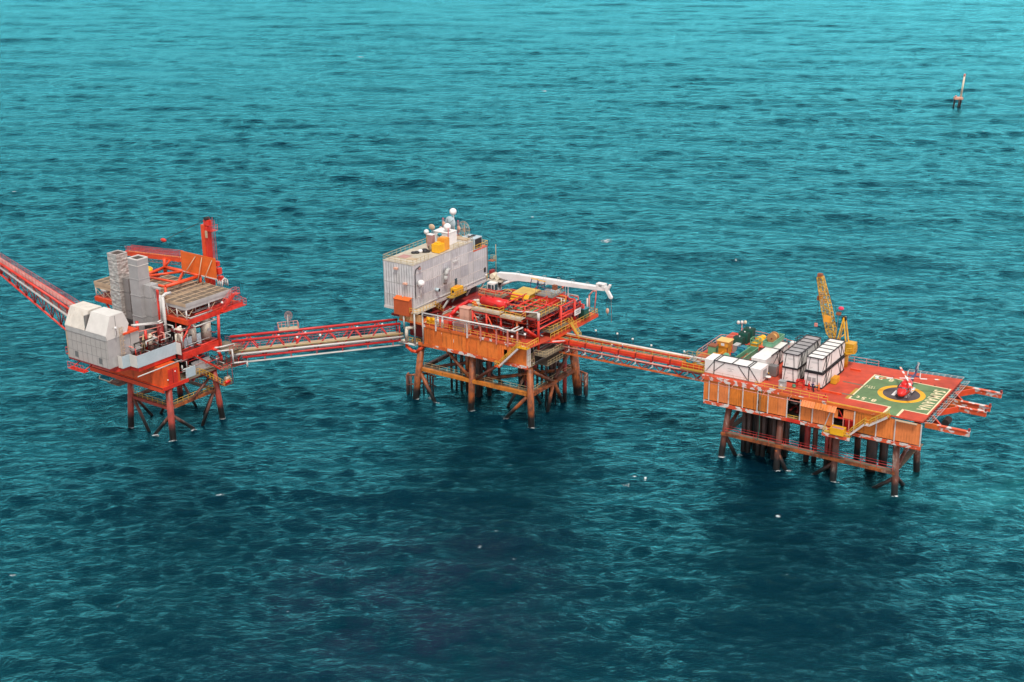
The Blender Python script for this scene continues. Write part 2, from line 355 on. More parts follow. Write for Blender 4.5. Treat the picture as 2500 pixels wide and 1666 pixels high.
# ------------------------------------------------------------------ the sea
def sea():
    rng = np.random.default_rng(11)
    ys = [-900.0, -300, 0, 60, 110]
    y = 140.0
    while y < 1700: ys.append(y); y += max(0.42, y * 0.0019)
    while y < 30000: ys.append(y); y *= 1.06
    ys = np.array(ys)
    s = np.concatenate([-np.geomspace(3.0, 0.56, 26), np.arange(-0.54, 0.5401, 0.0015), np.geomspace(0.56, 3.0, 26)])
    near = np.maximum(ys, 300.0)
    Y = np.repeat(ys[:, None], len(s), 1); X = near[:, None] * s[None, :]
    step = np.maximum(np.gradient(ys)[:, None], near[:, None] * np.gradient(s)[None, :])
    ncomp = 110
    lam = np.geomspace(1.7, 70.0, ncomp) * np.exp(rng.normal(0, 0.03, ncomp))
    wind = R_(262)
    th = wind + rng.normal(0, 1, ncomp) * np.where(lam > 25, R_(16), np.where(lam > 8, R_(24), R_(32)))
    slope = 0.0265 * np.where(lam < 4.2, 1.0, (4.2 / lam) ** 0.55)
    ph = rng.uniform(0, 6.283, ncomp)
    H = np.zeros_like(X); DX = np.zeros_like(X); DY = np.zeros_like(X); J = np.zeros_like(X)
    # gusts: patches where the short waves are steeper or calmer
    gx = 0.5 + 0.5 * np.sin(X / 83 + 1.3 * np.sin(Y / 131) + 0.6) * np.sin(Y / 97 + 1.1 * np.sin(X / 149))
    gust = 0.72 + 0.5 * gx
    for L, t, sl_, p in zip(lam, th, slope, ph):
        k = 6.28318 / L; a = sl_ / k
        fade = np.clip((L / step - 3.0) / 2.0, 0, 1)
        if fade.max() <= 0: continue
        arg = k * (X * math.cos(t) + Y * math.sin(t)) + p
        g = fade * (gust if L < 18 else 1.0)
        sn, cs = np.sin(arg), np.cos(arg)
        H += g * a * cs; DX -= g * a * math.cos(t) * sn * 0.9; DY -= g * a * math.sin(t) * sn * 0.9
        if L > 3.5: J += g * sl_ * cs
    Z = H
    fcap = np.clip((J - 0.325) / 0.07, 0, 1)
    patch = np.sin(X / 17.3 + 2 * np.sin(Y / 23.1)) * np.sin(Y / 19.7 + 2 * np.sin(X / 31.3))
    foam = fcap * (patch > 0.25)
    spots = FOAM_SPOTS
    for (fx, fy, rx, ry, amp) in spots:
        foam = np.maximum(foam, amp * np.exp(-((X - fx) / rx) ** 2 - ((Y - fy) / ry) ** 2))
    wake = np.zeros_like(X)
    for (fx, fy, rx, ry, amp) in WAKE_SPOTS:
        wake = np.maximum(wake, amp * np.exp(-((X - fx) / rx) ** 2 - ((Y - fy) / ry) ** 2))
    painted_shade = np.zeros_like(X)
    for (fx, fy, rx, ry, amp) in PAINTED_SHADE_SPOTS:
        painted_shade = np.maximum(painted_shade, amp * np.exp(-(np.abs(X - fx) / rx) ** 3 - (np.abs(Y - fy) / ry) ** 3))
    ny, nx = X.shape
    co_ = np.stack([X + DX, Y + DY, Z], -1).reshape(-1, 3).astype(np.float32)
    idx = np.arange(ny * nx).reshape(ny, nx)
    quads = np.stack([idx[:-1, :-1], idx[:-1, 1:], idx[1:, 1:], idx[1:, :-1]], -1).reshape(-1, 4)
    me = bpy.data.meshes.new('sea_water')
    me.vertices.add(len(co_)); me.vertices.foreach_set('co', co_.ravel())
    me.loops.add(quads.size); me.loops.foreach_set('vertex_index', quads.ravel().astype(np.int32))
    me.polygons.add(len(quads)); me.polygons.foreach_set('loop_start', np.arange(0, quads.size, 4, dtype=np.int32))
    me.polygons.foreach_set('loop_total', np.full(len(quads), 4, np.int32))
    me.polygons.foreach_set('use_smooth', np.ones(len(quads), bool))
    me.update(calc_edges=True)
    for nm, arr in (('foam', foam), ('wake', wake), ('painted_shade', painted_shade)):
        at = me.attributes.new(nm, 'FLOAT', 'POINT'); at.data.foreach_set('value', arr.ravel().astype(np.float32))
    o = bpy.data.objects.new('sea_water', me); COL.objects.link(o); o['kind'] = 'structure'
    o['label'] = 'choppy teal open sea with scattered whitecaps'
    m, nt, b = nodes('sea_water')
    tc = N(nt, 'ShaderNodeTexCoord'); P = tc.outputs['Object']
    af = N(nt, 'ShaderNodeAttribute'); af.attribute_name = 'foam'
    aw = N(nt, 'ShaderNodeAttribute'); aw.attribute_name = 'wake'
    # water body: teal with slow drifts of bluer and greener water
    n1 = noise(nt, P, 0.012, 3, 0.55)
    body = mix(nt, ramp(nt, n1, [(0.35, 0.0), (0.65, 1.0)]), (0.0001, 0.0085, 0.019), (0.0001, 0.0130, 0.0215))
    n2 = noise(nt, P, 0.22, 7, 0.65, (0.45, 1.0, 1.0))
    wk = N(nt, 'ShaderNodeMath', operation='MULTIPLY'); nt.links.new(aw.outputs['Fac'], wk.inputs[0]); nt.links.new(ramp(nt, n2, [(0.38, 0.05), (0.68, 1.0)]), wk.inputs[1])
    body = mix(nt, wk.outputs[0], body, (0.02, 0.17, 0.17))
    ap = N(nt, 'ShaderNodeAttribute'); ap.attribute_name = 'painted_shade'
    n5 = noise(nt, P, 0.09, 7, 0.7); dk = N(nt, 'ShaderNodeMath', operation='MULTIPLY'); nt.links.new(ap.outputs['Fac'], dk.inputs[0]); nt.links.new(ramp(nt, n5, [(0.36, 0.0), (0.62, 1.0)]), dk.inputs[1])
    body = mix(nt, dk.outputs[0], body, (0.010, 0.007, 0.024))  # shade and purple reflection put into the water colour, broken up by noise
    n3 = noise(nt, P, 1.9, 6, 0.8, (0.7, 1, 1))
    fm = N(nt, 'ShaderNodeMath', operation='MULTIPLY_ADD'); nt.links.new(n3, fm.inputs[0]); fm.inputs[1].default_value = 1.6
    fa = N(nt, 'ShaderNodeMath', operation='MULTIPLY_ADD'); nt.links.new(af.outputs['Fac'], fa.inputs[0]); fa.inputs[1].default_value = 0.66; nt.links.new(fm.outputs[0], fa.inputs[2]); fm.inputs[2].default_value = -0.35
    gate = N(nt, 'ShaderNodeMath', operation='MULTIPLY'); th_ = N(nt, 'ShaderNodeMapRange'); nt.links.new(fa.outputs[0], th_.inputs[0]); th_.inputs[1].default_value = 0.98; th_.inputs[2].default_value = 1.10; nt.links.new(th_.outputs[0], gate.inputs[0])
    nt.links.new(ramp(nt, af.outputs['Fac'], [(0.12, 0.0), (0.25, 1.0)]), gate.inputs[1])
    base = mix(nt, gate.outputs[0], body, (0.72, 0.76, 0.76))
    # ripples riding on the modelled waves
    r1 = noise(nt, P, 1.25, 7, 0.68, (0.62, 1.0, 1.0)); r2 = noise(nt, P, 0.33, 4, 0.6, (0.6, 1.0, 1.0))
    ad = N(nt, 'ShaderNodeMath', operation='MULTIPLY_ADD'); nt.links.new(r2, ad.inputs[0]); ad.inputs[1].default_value = 2.2; nt.links.new(r1, ad.inputs[2])
    bp = N(nt, 'ShaderNodeBump'); bp.inputs['Strength'].default_value = 1.0; bp.inputs['Distance'].default_value = 0.40
    nt.links.new(ad.outputs[0], bp.inputs['Height'])
    out = [n for n in nt.nodes if n.type == 'OUTPUT_MATERIAL'][0]; nt.nodes.remove(b)
    df = N(nt, 'ShaderNodeBsdfDiffuse'); nt.links.new(base, df.inputs[0]); nt.links.new(bp.outputs[0], df.inputs['Normal'])
    gl = N(nt, 'ShaderNodeBsdfGlossy'); gl.inputs[0].default_value = (0.17, 0.90, 1.0, 1); gl.inputs['Roughness'].default_value = 0.17; nt.links.new(bp.outputs[0], gl.inputs['Normal'])
    fr = N(nt, 'ShaderNodeFresnel'); fr.inputs[0].default_value = 1.31; nt.links.new(bp.outputs[0], fr.inputs['Normal'])
    dry = N(nt, 'ShaderNodeMath', operation='SUBTRACT'); dry.inputs[0].default_value = 1.0; nt.links.new(gate.outputs[0], dry.inputs[1])
    ripple = None; fx = N(nt, 'ShaderNodeMath', operation='MULTIPLY'); nt.links.new(fr.outputs[0], fx.inputs[0]); nt.links.new(dry.outputs[0], fx.inputs[1])
    ms = N(nt, 'ShaderNodeMixShader'); nt.links.new(fx.outputs[0], ms.inputs[0]); nt.links.new(df.outputs[0], ms.inputs[1]); nt.links.new(gl.outputs[0], ms.inputs[2])
    nt.links.new(ms.outputs[0], out.inputs[0])
    me.materials.append(m)
FOAM_SPOTS = [(-59.3, 255.2, 1.7, 0.8, 1.0), (27.4, 262.7, 0.7, 1.8, 1.0), (25.2, 263.6, 1.2, .5, 1), (23.3, 260.0, 1.8, 1.2, .8), (-90.6, 224.3, 1.2, .7, .9),
    (-6.5, 234.3, 1.3, 1.2, .8), (-.3, 229.4, 1.5, .8, .7), (-68.6, 212.9, .8, .6, .7), (-39.2, 211.1, 1.0, .7, .7), (-.6, 270.2, .8, .6, .8), (59.5, 247.7, .8, .8, .6),
    (-19.5, 306.9, 1.3, 1.6, .9), (18.2, 734.8, 2.6, 2.2, 1), (-91, 860, 5, 3, .9), (31.2, 443.1, 3.5, 4.5, .85), (7.5, 475.4, 1.4, 1.5, .9), (70.8, 420.7, 1.2, 2, .8), (27.2, 224.4, 1.5, 1.5, .55),
    (-75.5, 284.0, 1.3, .9, 1), (-79.5, 287.6, .9, .6, .9), (52.0, 245.6, 1.0, .8, 1), (78.5, 265.5, 1.4, 2.0, .8), (57.9, 262.5, .8, .6, .7)]
WAKE_SPOTS = [(84, 263, 9, 5, .55), (91, 259, 10, 4, .55), (99, 253, 9, 7, .8), (105, 257, 9, 6, .8), (74, 250, 16, 8, .3), (90, 247, 14, 7, .35)]
PAINTED_SHADE_SPOTS = [(-18, 212, 26, 28, .8)]  # dim purple patch: cloud shade and reflection painted into the sea colour
for fr, pts in ((FR, ((-25.1, -.4), (-12.4, -.3), (0, -.3), (12.9, -.4), (-22.2, 2.3), (-10.4, .9), (-5.6, 1.9))), (FM, ((-31.9, -.9), (-16.6, .1), (.2, -.2), (-7.8, 1.0), (-26.4, 0), (-.7, 21.6))), (FL, ((-13.4, -.5), (.1, 0), (-.2, 15), (-5.8, .1), (-1.1, 7)))):
    for u, v in pts:
        p = fr.M @ Vector((u, v, 0)); FOAM_SPOTS.append((p.x + .2, p.y - .7, 1.4, .9, 1.0))
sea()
# ------------------------------------------------------------------ people (about 1.75 m, continuous skinned body, clothes as children)
def skin_mesh(name, pts, edges, rad, mat, parent, root_i=0, sub=1):
    me = bpy.data.meshes.new(name + '_cage'); me.from_pydata(pts, edges, [])
    o = bpy.data.objects.new(name + '_cage', me); COL.objects.link(o)
    md = o.modifiers.new('s', 'SKIN')
    for i, v in enumerate(me.skin_vertices[0].data):
        v.radius = (rad[i], rad[i]); v.use_root = (i == root_i)
    sb = o.modifiers.new('d', 'SUBSURF'); sb.levels = sub; sb.render_levels = sub
    dg = bpy.context.evaluated_depsgraph_get(); dg.update()
    m2 = bpy.data.meshes.new_from_object(o.evaluated_get(dg)); m2.name = name
    COL.objects.unlink(o); bpy.data.objects.remove(o)
    m2.materials.clear(); m2.materials.append(MATS[mat])
    q = bpy.data.objects.new(name, m2); COL.objects.link(q); q.parent = parent
    return q

def person(fr, base, rz, label, suit, helmet, pose='stand', group='workers on the platforms'):
    t = thing(fr, 'person', label, 'person', base, group, rz)
    lean = 0.0
    hip = (0, 0, 0.92); kn = [(-.10, .02, .49), (.10, -.06, .49)]; an = [(-.11, 0.06, .08), (.12, -.02, .08)]
    el = [(-.30, .02, 1.12), (.30, .02, 1.12)]; wr = [(-.30, -.16, .92), (.28, -.18, .95)]
    sh = (0, 0.0, 1.42); nk = (0, -.01, 1.52); hd = (0, -.03, 1.64)
    if pose == 'bend':
        hip = (0, .12, .86); sh = (0, -.26, 1.22); nk = (0, -.36, 1.27); hd = (0, -.47, 1.30)
        el = [(-.26, -.38, .95), (.26, -.38, .95)]; wr = [(-.18, -.55, .75), (.18, -.55, .75)]
    if pose == 'walk':
        kn = [(-.10, -.18, .50), (.10, .12, .50)]; an = [(-.10, -.22, .08), (.11, .34, .12)]
        el = [(-.28, .16, 1.14), (.28, -.14, 1.14)]; wr = [(-.27, .06, .90), (.26, -.34, 1.0)]
    if pose == 'reach':
        el = [(-.30, -.22, 1.28), (.28, -.25, 1.2)]; wr = [(-.22, -.50, 1.25), (.2, -.5, 1.15)]
    V = Vector
    mid = tuple((V(hip) * .5 + V(sh) * .5)); chest = tuple(V(hip) * .2 + V(sh) * .8)
    pts = [hip, mid, chest, sh, nk, hd, tuple(V(hd) + V((0, -.01, .08)))]
    rad = [.15, .145, .17, .10, .058, .088, .07]
    ed = [(0, 1), (1, 2), (2, 3), (3, 4), (4, 5), (5, 6)]
    def add(p, r, frm):
        pts.append(tuple(p)); rad.append(r); ed.append((frm, len(pts) - 1)); return len(pts) - 1
    for s in (0, 1):
        sg = -1 if s == 0 else 1
        a = add(V(hip) + V((sg * .10, 0, -.06)), .095, 0); a = add(kn[s], .068, a); a = add(an[s], .048, a); add(V(an[s]) + V((0, -.15, -.05)), .038, a)
        a = add(V(chest) + V((sg * .20, 0, .04)), .072, 2); a = add(el[s], .050, a); a = add(wr[s], .034, a)
        d = (V(wr[s]) - V(el[s])).normalized(); palm = add(V(wr[s]) + d * .07, .034, a)
        sd_ = V((1, 0, 0)) if abs(d.x) < .8 else V((0, 1, 0))
        for k, (off, ln) in enumerate(((-.030, .072), (-.010, .085), (.010, .080), (.028, .062))):
            f1 = add(V(pts[palm]) + sd_ * off + d * .045, .0095, palm); add(V(pts[f1]) + d * ln * .55 + V((0, 0, -.012)), .008, f1)
        th = add(V(wr[s]) + d * .045 + sd_ * (-sg * .045), .011, a)
        add(V(pts[th]) + d * .045 + sd_ * (-sg * .018), .009, th)
    skin_mesh('body', pts, ed, rad, 'skin', t)
    # coverall: same skeleton without head, hands and feet, slightly thicker
    keep = [i for i in range(len(pts)) if i not in (4, 5, 6)]
    cp, cr, ce, mp = [], [], [], {}
    for i in keep:
        if rad[i] < .034 or (rad[i] <= .0345 and i > 6) or rad[i] == .038: continue
        mp[i] = len(cp); cp.append(pts[i]); cr.append(rad[i] + .018)
    ce = [(mp[a], mp[b]) for a, b in ed if a in mp and b in mp]
    skin_mesh('coverall', cp, ce, cr, suit, t)
    h = mb(); hx, hy, hz = pts[6]
    h.ball((hx, hy, hz - .005), .125, 8, 12, (1, 1.1, .85)); h.ring((hx, hy - .02), .10, .165, hz - .045, hz - .03, 16)
    o = bpy.data.meshes.new('helmet'); o.from_pydata(h.v, [], h.f); o.materials.append(MATS[helmet]); ho = bpy.data.objects.new('helmet', o); COL.objects.link(ho); ho.parent = t
    b = mb()
    for s in (0, 1): x, y, z = an[s]; b.box(x - .055, x + .055, y - .20, y + .07, z - .08, z + .05)
    o = bpy.data.meshes.new('boots'); o.from_pydata(b.v, [], b.f); o.materials.append(MATS['black']); ho = bpy.data.objects.new('boots', o); COL.objects.link(ho); ho.parent = t
    f = mb(); x, y, z = pts[5]
    dy = Vector((hd[0] - nk[0], hd[1] - nk[1], 0)); fy = -.086
    f.ball((x - .032, y + fy, z + .012), .012, 5, 6); f.ball((x + .032, y + fy, z + .012), .012, 5, 6)
    o = bpy.data.meshes.new('eyes'); o.from_pydata(f.v, [], f.f); o.materials.append(MATS['black']); ho = bpy.data.objects.new('eyes', o); COL.objects.link(ho); ho.parent = t
    return t

# ------------------------------------------------------------------ right-hand platform with the helideck
def pipework(root, name, region, n, seed, mats, rr=(0.08, 0.2)):
    """n separate pipe parts, each a bent run inside the region"""
    rnd = random.Random(seed); x0, x1, y0, y1, z0, z1 = region
    for i in range(n):
        m = rnd.choice(mats); r = rnd.uniform(*rr)
        p = [rnd.uniform(x0, x1), rnd.uniform(y0, y1), rnd.uniform(z0, z1)]; pts = [tuple(p)]
        axes = rnd.sample([0, 1, 2], 3) if rnd.random() < .7 else [0, 1, 0]
        for a in axes:
            lo, hi = ((x0, x1), (y0, y1), (z0, z1))[a]; L = (hi - lo)
            p[a] = min(hi, max(lo, p[a] + rnd.choice((-1, 1)) * rnd.uniform(.25, .7) * L)); pts.append(tuple(p))
        q = mb().path(pts, r, 7)
        if rnd.random() < .5:
            a = Vector(pts[0]).lerp(Vector(pts[1]), .5); q.tube(a - Vector((0, 0, .05)), a + Vector((0, 0, r * 4)), r * .5, 6); q.ball(tuple(a), r * 1.8, 6, 8)
        q.build(name, m, root)

def build_right():
    t = thing(FR, 'helideck_platform', 'orange clad platform carrying the green helideck and the white containers', 'platform', (-6, 6, 0))
    # legs
    for u0, u1 in ((-25.0, -23.7), (-12.4, -12.1), (0.0, 0.0), (12.9, 12.3)):
        for v0, v1 in ((0, 0), (13.9, 13.2)):
            vv = v0 - .3 if v0 < 5 else v0 + .3
            d = (u1 - u0) / 12
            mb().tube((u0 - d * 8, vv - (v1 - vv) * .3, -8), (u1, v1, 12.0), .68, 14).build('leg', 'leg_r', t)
    # conductors and risers under the deck
    k = 0
    for u in np.linspace(-22.2, -13.6, 6):
        for v in (4.0, 6.3, 8.6):
            k += 1; x = u + (.3 if k % 2 else -.3)
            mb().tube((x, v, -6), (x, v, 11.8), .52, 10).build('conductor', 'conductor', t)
    mb().tube((-8.6, 6.7, -6), (-8.6, 6.7, 11.8), .62, 12).build('riser', 'riser_red', t)
    mb().tube((-7.2, 7.6, -6), (-7.2, 7.6, 11.8), .55, 12).build('riser', 'brace_dark', t)
    for i in range(7):
        x = -3.9 + (i % 4) * .75; y = 5.6 + (i // 4) * 1.1
        mb().tube((x, y, -6), (x, y, 11.8), .27 if i else .42, 8).build('riser', 'riser_red' if i in (0, 3, 6) else 'barrel', t)
    mb().tube((4.5, 9.5, -6), (4.5, 9.5, 11.8), 1.15, 14).build('caisson', 'conductor', t)
    mb().tube((6.4, 11.5, -6), (6.4, 11.5, 11.8), .9, 14).build('caisson', 'conductor', t)
    # braces
    br = [((-24.6, .1, 4.9), (-22.0, 2.4, -2)), ((-12.5, -.5, 4.4), (-10.2, .9, -1.5)), ((0, .1, 4.3), (-6.0, 1.9, -1.5)), ((12.6, -.1, 4.0), (6.4, 1.6, -1.5)),
          ((12.7, 0.3, 4.2), (12.6, 7.3, -1)), ((12.5, 13.3, 11.5), (12.6, .4, 5.2)), ((4.0, 0.6, 11.5), (0, 13, 5)), ((-12, 13.4, 11.5), (-6, 13.6, 4.5)), ((0, 13.4, 11.5), (-6, 13.6, 4.5)),
          ((-24, 13.5, 11.5), (-18, 13.6, 4.5)), ((-24.6, .5, 5.2), (-24.4, 13.4, 11)), ((12.4, 13.5, 6), (0, 13.5, 6.0)), ((1, 3, 11.6), (12, 12.9, 5.6)), ((-6, 13.6, 5), (-4.5, 10, -1)), ((0.3, 6, 11.5), (4, 13, 6))]
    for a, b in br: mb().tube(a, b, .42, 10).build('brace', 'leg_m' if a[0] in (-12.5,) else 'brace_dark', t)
    # lower walkway
    for (a, b) in (((-25, -.3), (12.8, -.3)), ((-25, 13.6), (12.8, 13.6))):
        mb().box(a[0], b[0], a[1] - .55, a[1] + .75, 5.45, 5.55).build('walkway_grating', 'grating', t)
        mb().box(a[0], b[0], a[1] - .80, a[1] - .56, 5.0, 5.62).build('walkway_beam', 'leg_m', t)
        mb().rail([(a[0] + .8, a[1] - .6, 5.6), (b[0] - .5, b[1] - .6, 5.6)], 1.15, .05, 3.2).build('railing', 'rail_red', t)
        mb().rail([(a[0] + .8, a[1] + .7, 5.56), (b[0] - .5, b[1] + .7, 5.56)], 1.15, .04, 3.2).build('railing', 'rail_red', t)
    for u in (-24.3, 12.4):
        mb().box(u - .6, u + .6, .5, 12.8, 5.42, 5.56).build('walkway_grating', 'grating', t)
        mb().rail([(u - .6, .6, 5.56), (u - .6, 12.6, 5.56)], 1.15, .05, 2.4).build('railing', 'rail_red', t)
    # lower deck, decks and cladding
    mb().box(-29.1, 4.6, -1.15, 22, 11.75, 11.95).box(4.6, 17.2, -1.15, 1.2, 11.75, 11.95).build('lower_deck', 'deck_grate', t)
    mb().prism([(-30.2, -1.15), (17.35, -1.15), (17.35, 25.6), (6, 24.0), (-8, 23.2), (-29, 27.6), (-35.9, 27.6), (-36.0, 8.6), (-30.2, 8.4)], .28, 'z', 17.32).build('deck_plate', 'deck_red', t)
    mb().box(-35.8, -30.4, 8.7, 27.4, 16.6, 17.3).build('deck_girder', 'peel_o', t)
    segs = [(-29.2, -28.07), (-28.07, -25.92), (-25.92, -23.51), (-23.51, -20.32), (-20.32, -17.07), (-16.75, -14.69), (-14.69, -12.6), (-12.6, -10.57), (-7.61, -5.0), (-5.0, -2.25), (-2.25, -.62),
            (3.8, 8.33), (8.33, 12.08), (12.08, 17.2)]
    mm = ['clad_a', 'clad_a', 'clad_c', 'clad_b', 'clad_b', 'clad_b', 'clad_a', 'clad_c', 'clad_a', 'clad_c', 'clad_a', 'clad_b', 'clad_a', 'clad_c']
    for (a, b), m in zip(segs, mm):
        mb().box(a + .03, b - .03, -1.2, -1.08, 12.5, 16.9).build('wall_panel', m, t)
    mb().box(1.45, 3.7, -1.2, -1.08, 14.9, 16.7).build('wall_panel', 'clad_c', t)
    mb().box(-.6, .3, -1.2, -1.08, 14.6, 16.4).build('wall_panel', 'clad_a', t)
    for v in (5.5, 10.5, 15.5, 20.5): mb().box(4.7, 17.2, v - .15, v + .15, 16.5, 17.3).build('deck_girder', 'darkred', t)
    for u in (8.5, 12.8, 17.0): mb().box(u - .15, u + .15, 1, 25, 16.4, 17.3).build('deck_girder', 'darkred', t)
    for a, b in (((12.6, 13.2, 12), (16.8, 20, 16.6)), ((12.6, 13.2, 12), (9, 22, 16.6)), ((12.3, 0.2, 12), (16.8, 8, 16.6))): mb().tube(a, b, .3, 8).build('deck_strut', 'darkred', t)
    mb().tube((19.2, 8.2, 14.3), (19.2, 10.6, 14.3), .75, 14).build('hanging_tank', 'dark', t)
    mb().box(-29.3, -29.18, -1.2, 22, 12.0, 17.2).build('side_wall', 'clad_a', t)
    mb().box(-29.2, 4.6, 21.9, 22.02, 12.0, 17.3).build('rear_wall', 'clad_b', t)
    for u in (-28.07, -25.92, -23.51, -20.32, -17.0, -14.69, -10.5, -7.66, -5.0, -.58, 3.78, 8.33, 12.08, 17.22):
        mb().box(u - .11, u + .11, -1.32, -1.205, 12.3, 16.95).build('wall_post', 'white_rust', t)
    mb().bar((-2.25, -1.27, 12.4), (-1.2, -1.27, 15.9), .18, .10, (0, 1, 0)).build('wall_brace', 'white_rust', t)
    # framed opening: cross beam and diagonal
    mb().box(-.6, 3.75, -1.16, -1.0, 14.55, 14.85).bar((.45, -1.1, 16.4), (1.4, -1.1, 14.8), .16, .1, (0, 1, 0)).build('opening_frame', 'redsteel', t)
    for u in (1.5, 2.7): mb().box(u - .08, u + .08, -1.18, -1.0, 12.0, 14.8).build('opening_post', 'rail_pink', t)
    mb().box(1.5, 3.7, -.2, -.1, 12, 14.5).build('inner_door', 'red', t)
    pipework(t, 'inner_pipe', (-10.3, -7.8, 0, 4, 12.3, 17), 7, 3, ['darkred', 'darkred', 'steel'], (.12, .3))
    mb().rail([(-10.4, -1.0, 12.0), (-7.7, -1.0, 12.0)], .9, .06, 1.3).build('railing', 'rail_yellow', t)
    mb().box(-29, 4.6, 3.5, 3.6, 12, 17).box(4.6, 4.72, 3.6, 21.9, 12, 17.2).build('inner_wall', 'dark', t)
    # edge girders with peeling paint
    for a, b, m in ((-29.7, -12.4, 'peel'), (-12.4, 11.0, 'peel_o')): mb().box(a, b, -1.42, -1.18, 16.97, 17.98 if m == 'peel' else 17.6).build('edge_girder', m, t)
    for a, b, m in ((-29.2, -10.5, 'peel'), (-10.5, -7.4, 'redsteel'), (-7.4, 17.45, 'peel')): mb().box(a, b, -1.38, -1.15, 11.55, 12.28).build('base_girder', m, t)
    q = mb().tube((-29.6, -2.3, 16.75), (-7.2, -2.3, 16.75), .07, 6)
    q.build('outer_rail', 'rail_pink', t)
    for u in (-29.5, -22.5, -15.5, -9.9): mb().tube((u, -2.3, 16.75), (u + .3, -1.4, 17.5), .06, 5).build('rail_bracket', 'rail_pink', t)
    # canopy of clad sheets over the middle
    for a, b in ((-7.3, -4.4), (-4.4, -1.7), (-1.7, .1)):
        mb().prism([(-1.25, 17.25), (-2.3, 16.0), (-2.25, 15.9), (-1.2, 17.1)], b - a - .06, 'x', a).build('canopy_sheet', random.choice(['clad_b', 'clad_c']), t)
    # deck edge railing, kerb
    mb().rail([(-17.7, -1.1, 17.6), (-2.1, -1.1, 17.6)], 1.15, .06, 2.0).build('railing', 'rail_yellow', t)
    mb().rail([(-30, -1.1, 17.98), (-17.9, -1.1, 17.98)], 1.0, .03, 2.4).build('railing', 'rail_beige', t)
    mb().box(-2.1, 10.9, -1.30, -1.12, 17.6, 17.78).build('deck_kerb', 'rail_yellow', t)
    mb().box(12.2, 16.4, -1.9, -1.2, 16.9, 17.0).build('edge_plank', 'cooler_frame', t)
    # stairs and landing
    def flight(a, b):
        n = 9
        for s in (-1.45, -2.35): mb().bar((a[0], s, a[1]), (b[0], s, b[1]), .1, .35).build('stair_stringer', 'white_rust', t)
        q = mb()
        for i in range(n):
            k = i / (n - 1); u = a[0] + (b[0] - a[0]) * k; z = a[1] + (b[1] - a[1]) * k; q.box(u - .16, u + .16, -2.35, -1.45, z, z + .05)
        q.build('stair_treads', 'deckpad', t)
        for s in (-1.45, -2.35): mb().rail([(a[0], s, a[1] + .15), (b[0], s, b[1] + .15)], 1.1, .06, 1.4).build('railing', 'rail_yellow', t)
    flight((10.7, 17.4), (7.2, 14.9)); flight((6.2, 14.9), (3.3, 11.9))
    mb().box(6.1, 7.3, -2.4, -1.4, 14.75, 14.87).build('stair_landing', 'white_rust', t)
    mb().rail([(6.2, -2.35, 14.9), (7.2, -2.35, 14.9)], 1.1, .06, 1.0).build('railing', 'rail_yellow', t)
    mb().box(-2.0, 3.6, -3.0, -1.42, 11.45, 11.62).build('landing_deck', 'deckpad', t)
    mb().box(-2.1, 3.7, -3.12, -2.98, 11.0, 11.66).build('landing_edge', 'peel', t)
    mb().rail([(-2.0, -1.5, 11.62), (-2.0, -2.95, 11.62), (3.6, -2.95, 11.62)], 1.1, .06, 1.3).build('railing', 'rail_yellow', t)
    # rail along back and outlying gear
    mb().rail([(-35.8, 9, 17.6), (-35.8, 21, 17.6), (-32.2, 22.2, 17.6), (-33.4, 27.3, 17.6), (-28.5, 27.3, 17.6), (-22, 26, 17.6)], 1.4, .06, 2.2).build('railing', 'rail_pink', t)
    mb().rail([(-22, 26, 17.6), (-8, 23.1, 17.6), (0, 23.5, 17.6)], 1.3, .055, 2.4).build('railing', 'rail_pink', t)
    mb().rail([(-35.9, 8.6, 17.6), (-30.3, 8.4, 17.6), (-30.3, .5, 17.6)], 1.2, .06, 1.8).build('railing', 'rail_yellow', t)
    for a in ((-4.5, 18.6, 2.2), (-5.2, 3.6, 4.2)): mb().box(a[0], a[0] + a[2], a[1], a[1] + .5, 17.6, 17.95).build('skid_beam', 'orangered', t)
    for (u0, v0, u1) in ((-3.4, 11.0, 1.0), (-4, 4.5, 1.3)): mb().box(u0, u1, v0, v0 + .55, 17.601, 17.612).build('grating_strip', 'grating', t)
    # helideck
    Z = 17.604
    pad = mb().box(.85, 17.1, 2.75, 18.65, Z - .004, Z + .004)
    pad.box(9.7, 12.0, -1.1, 2.75, Z - .004, Z + .004); pad = pad.build('landing_pad', 'pad_green', t)
    mb().box(.2, .85, 2.6, 9.0, Z - .004, Z + .003).build('pad_edge', 'deckpad', t)
    q = mb(); Zb = Z + .008
    q.box(.85, 1.15, 2.75, 18.65, Z, Zb); q.box(16.8, 17.1, 2.75, 18.65, Z, Zb); q.box(1.15, 16.8, 18.35, 18.65, Z, Zb); q.box(1.15, 9.2, 2.75, 3.05, Z, Zb); q.box(12.3, 16.8, 2.75, 3.05, Z, Zb)
    q.build('pad_border', 'pad_cream', t, pad)
    mb().box(9.2, 9.7, -1.0, 3.05, Z, Zb).box(11.9, 12.4, -.9, 3.05, Z, Zb).build('gangway_stripes', 'pad_cream', t, pad)
    mb().ring((9.2, 10.75), 3.72, 4.75, Z, Zb).build('landing_circle', 'pad_yellow', t, pad)
    mb().prism([(9.2 + 3.72 * math.cos(i * .0982), 10.75 + 3.72 * math.sin(i * .0982)) for i in range(64)], .008, 'z', Z).build('circle_disc', 'pad_grey', t, pad)
    mb().box(7.55, 8.25, 9.2, 12.3, Zb, Zb + .006).box(10.2, 10.9, 9.2, 12.3, Zb, Zb + .006).box(8.25, 10.2, 10.45, 11.05, Zb, Zb + .006).build('landing_letter', 'white', t, pad)
    text_mesh('SAMAANA', 3.2, (15.3, 10.7, Z + .010), Matrix.Rotation(R_(-90), 4, 'Z') @ Matrix.Scale(.72, 4, (1, 0, 0)), 'pad_cream', 'pad_lettering', t, pad, 1.22)
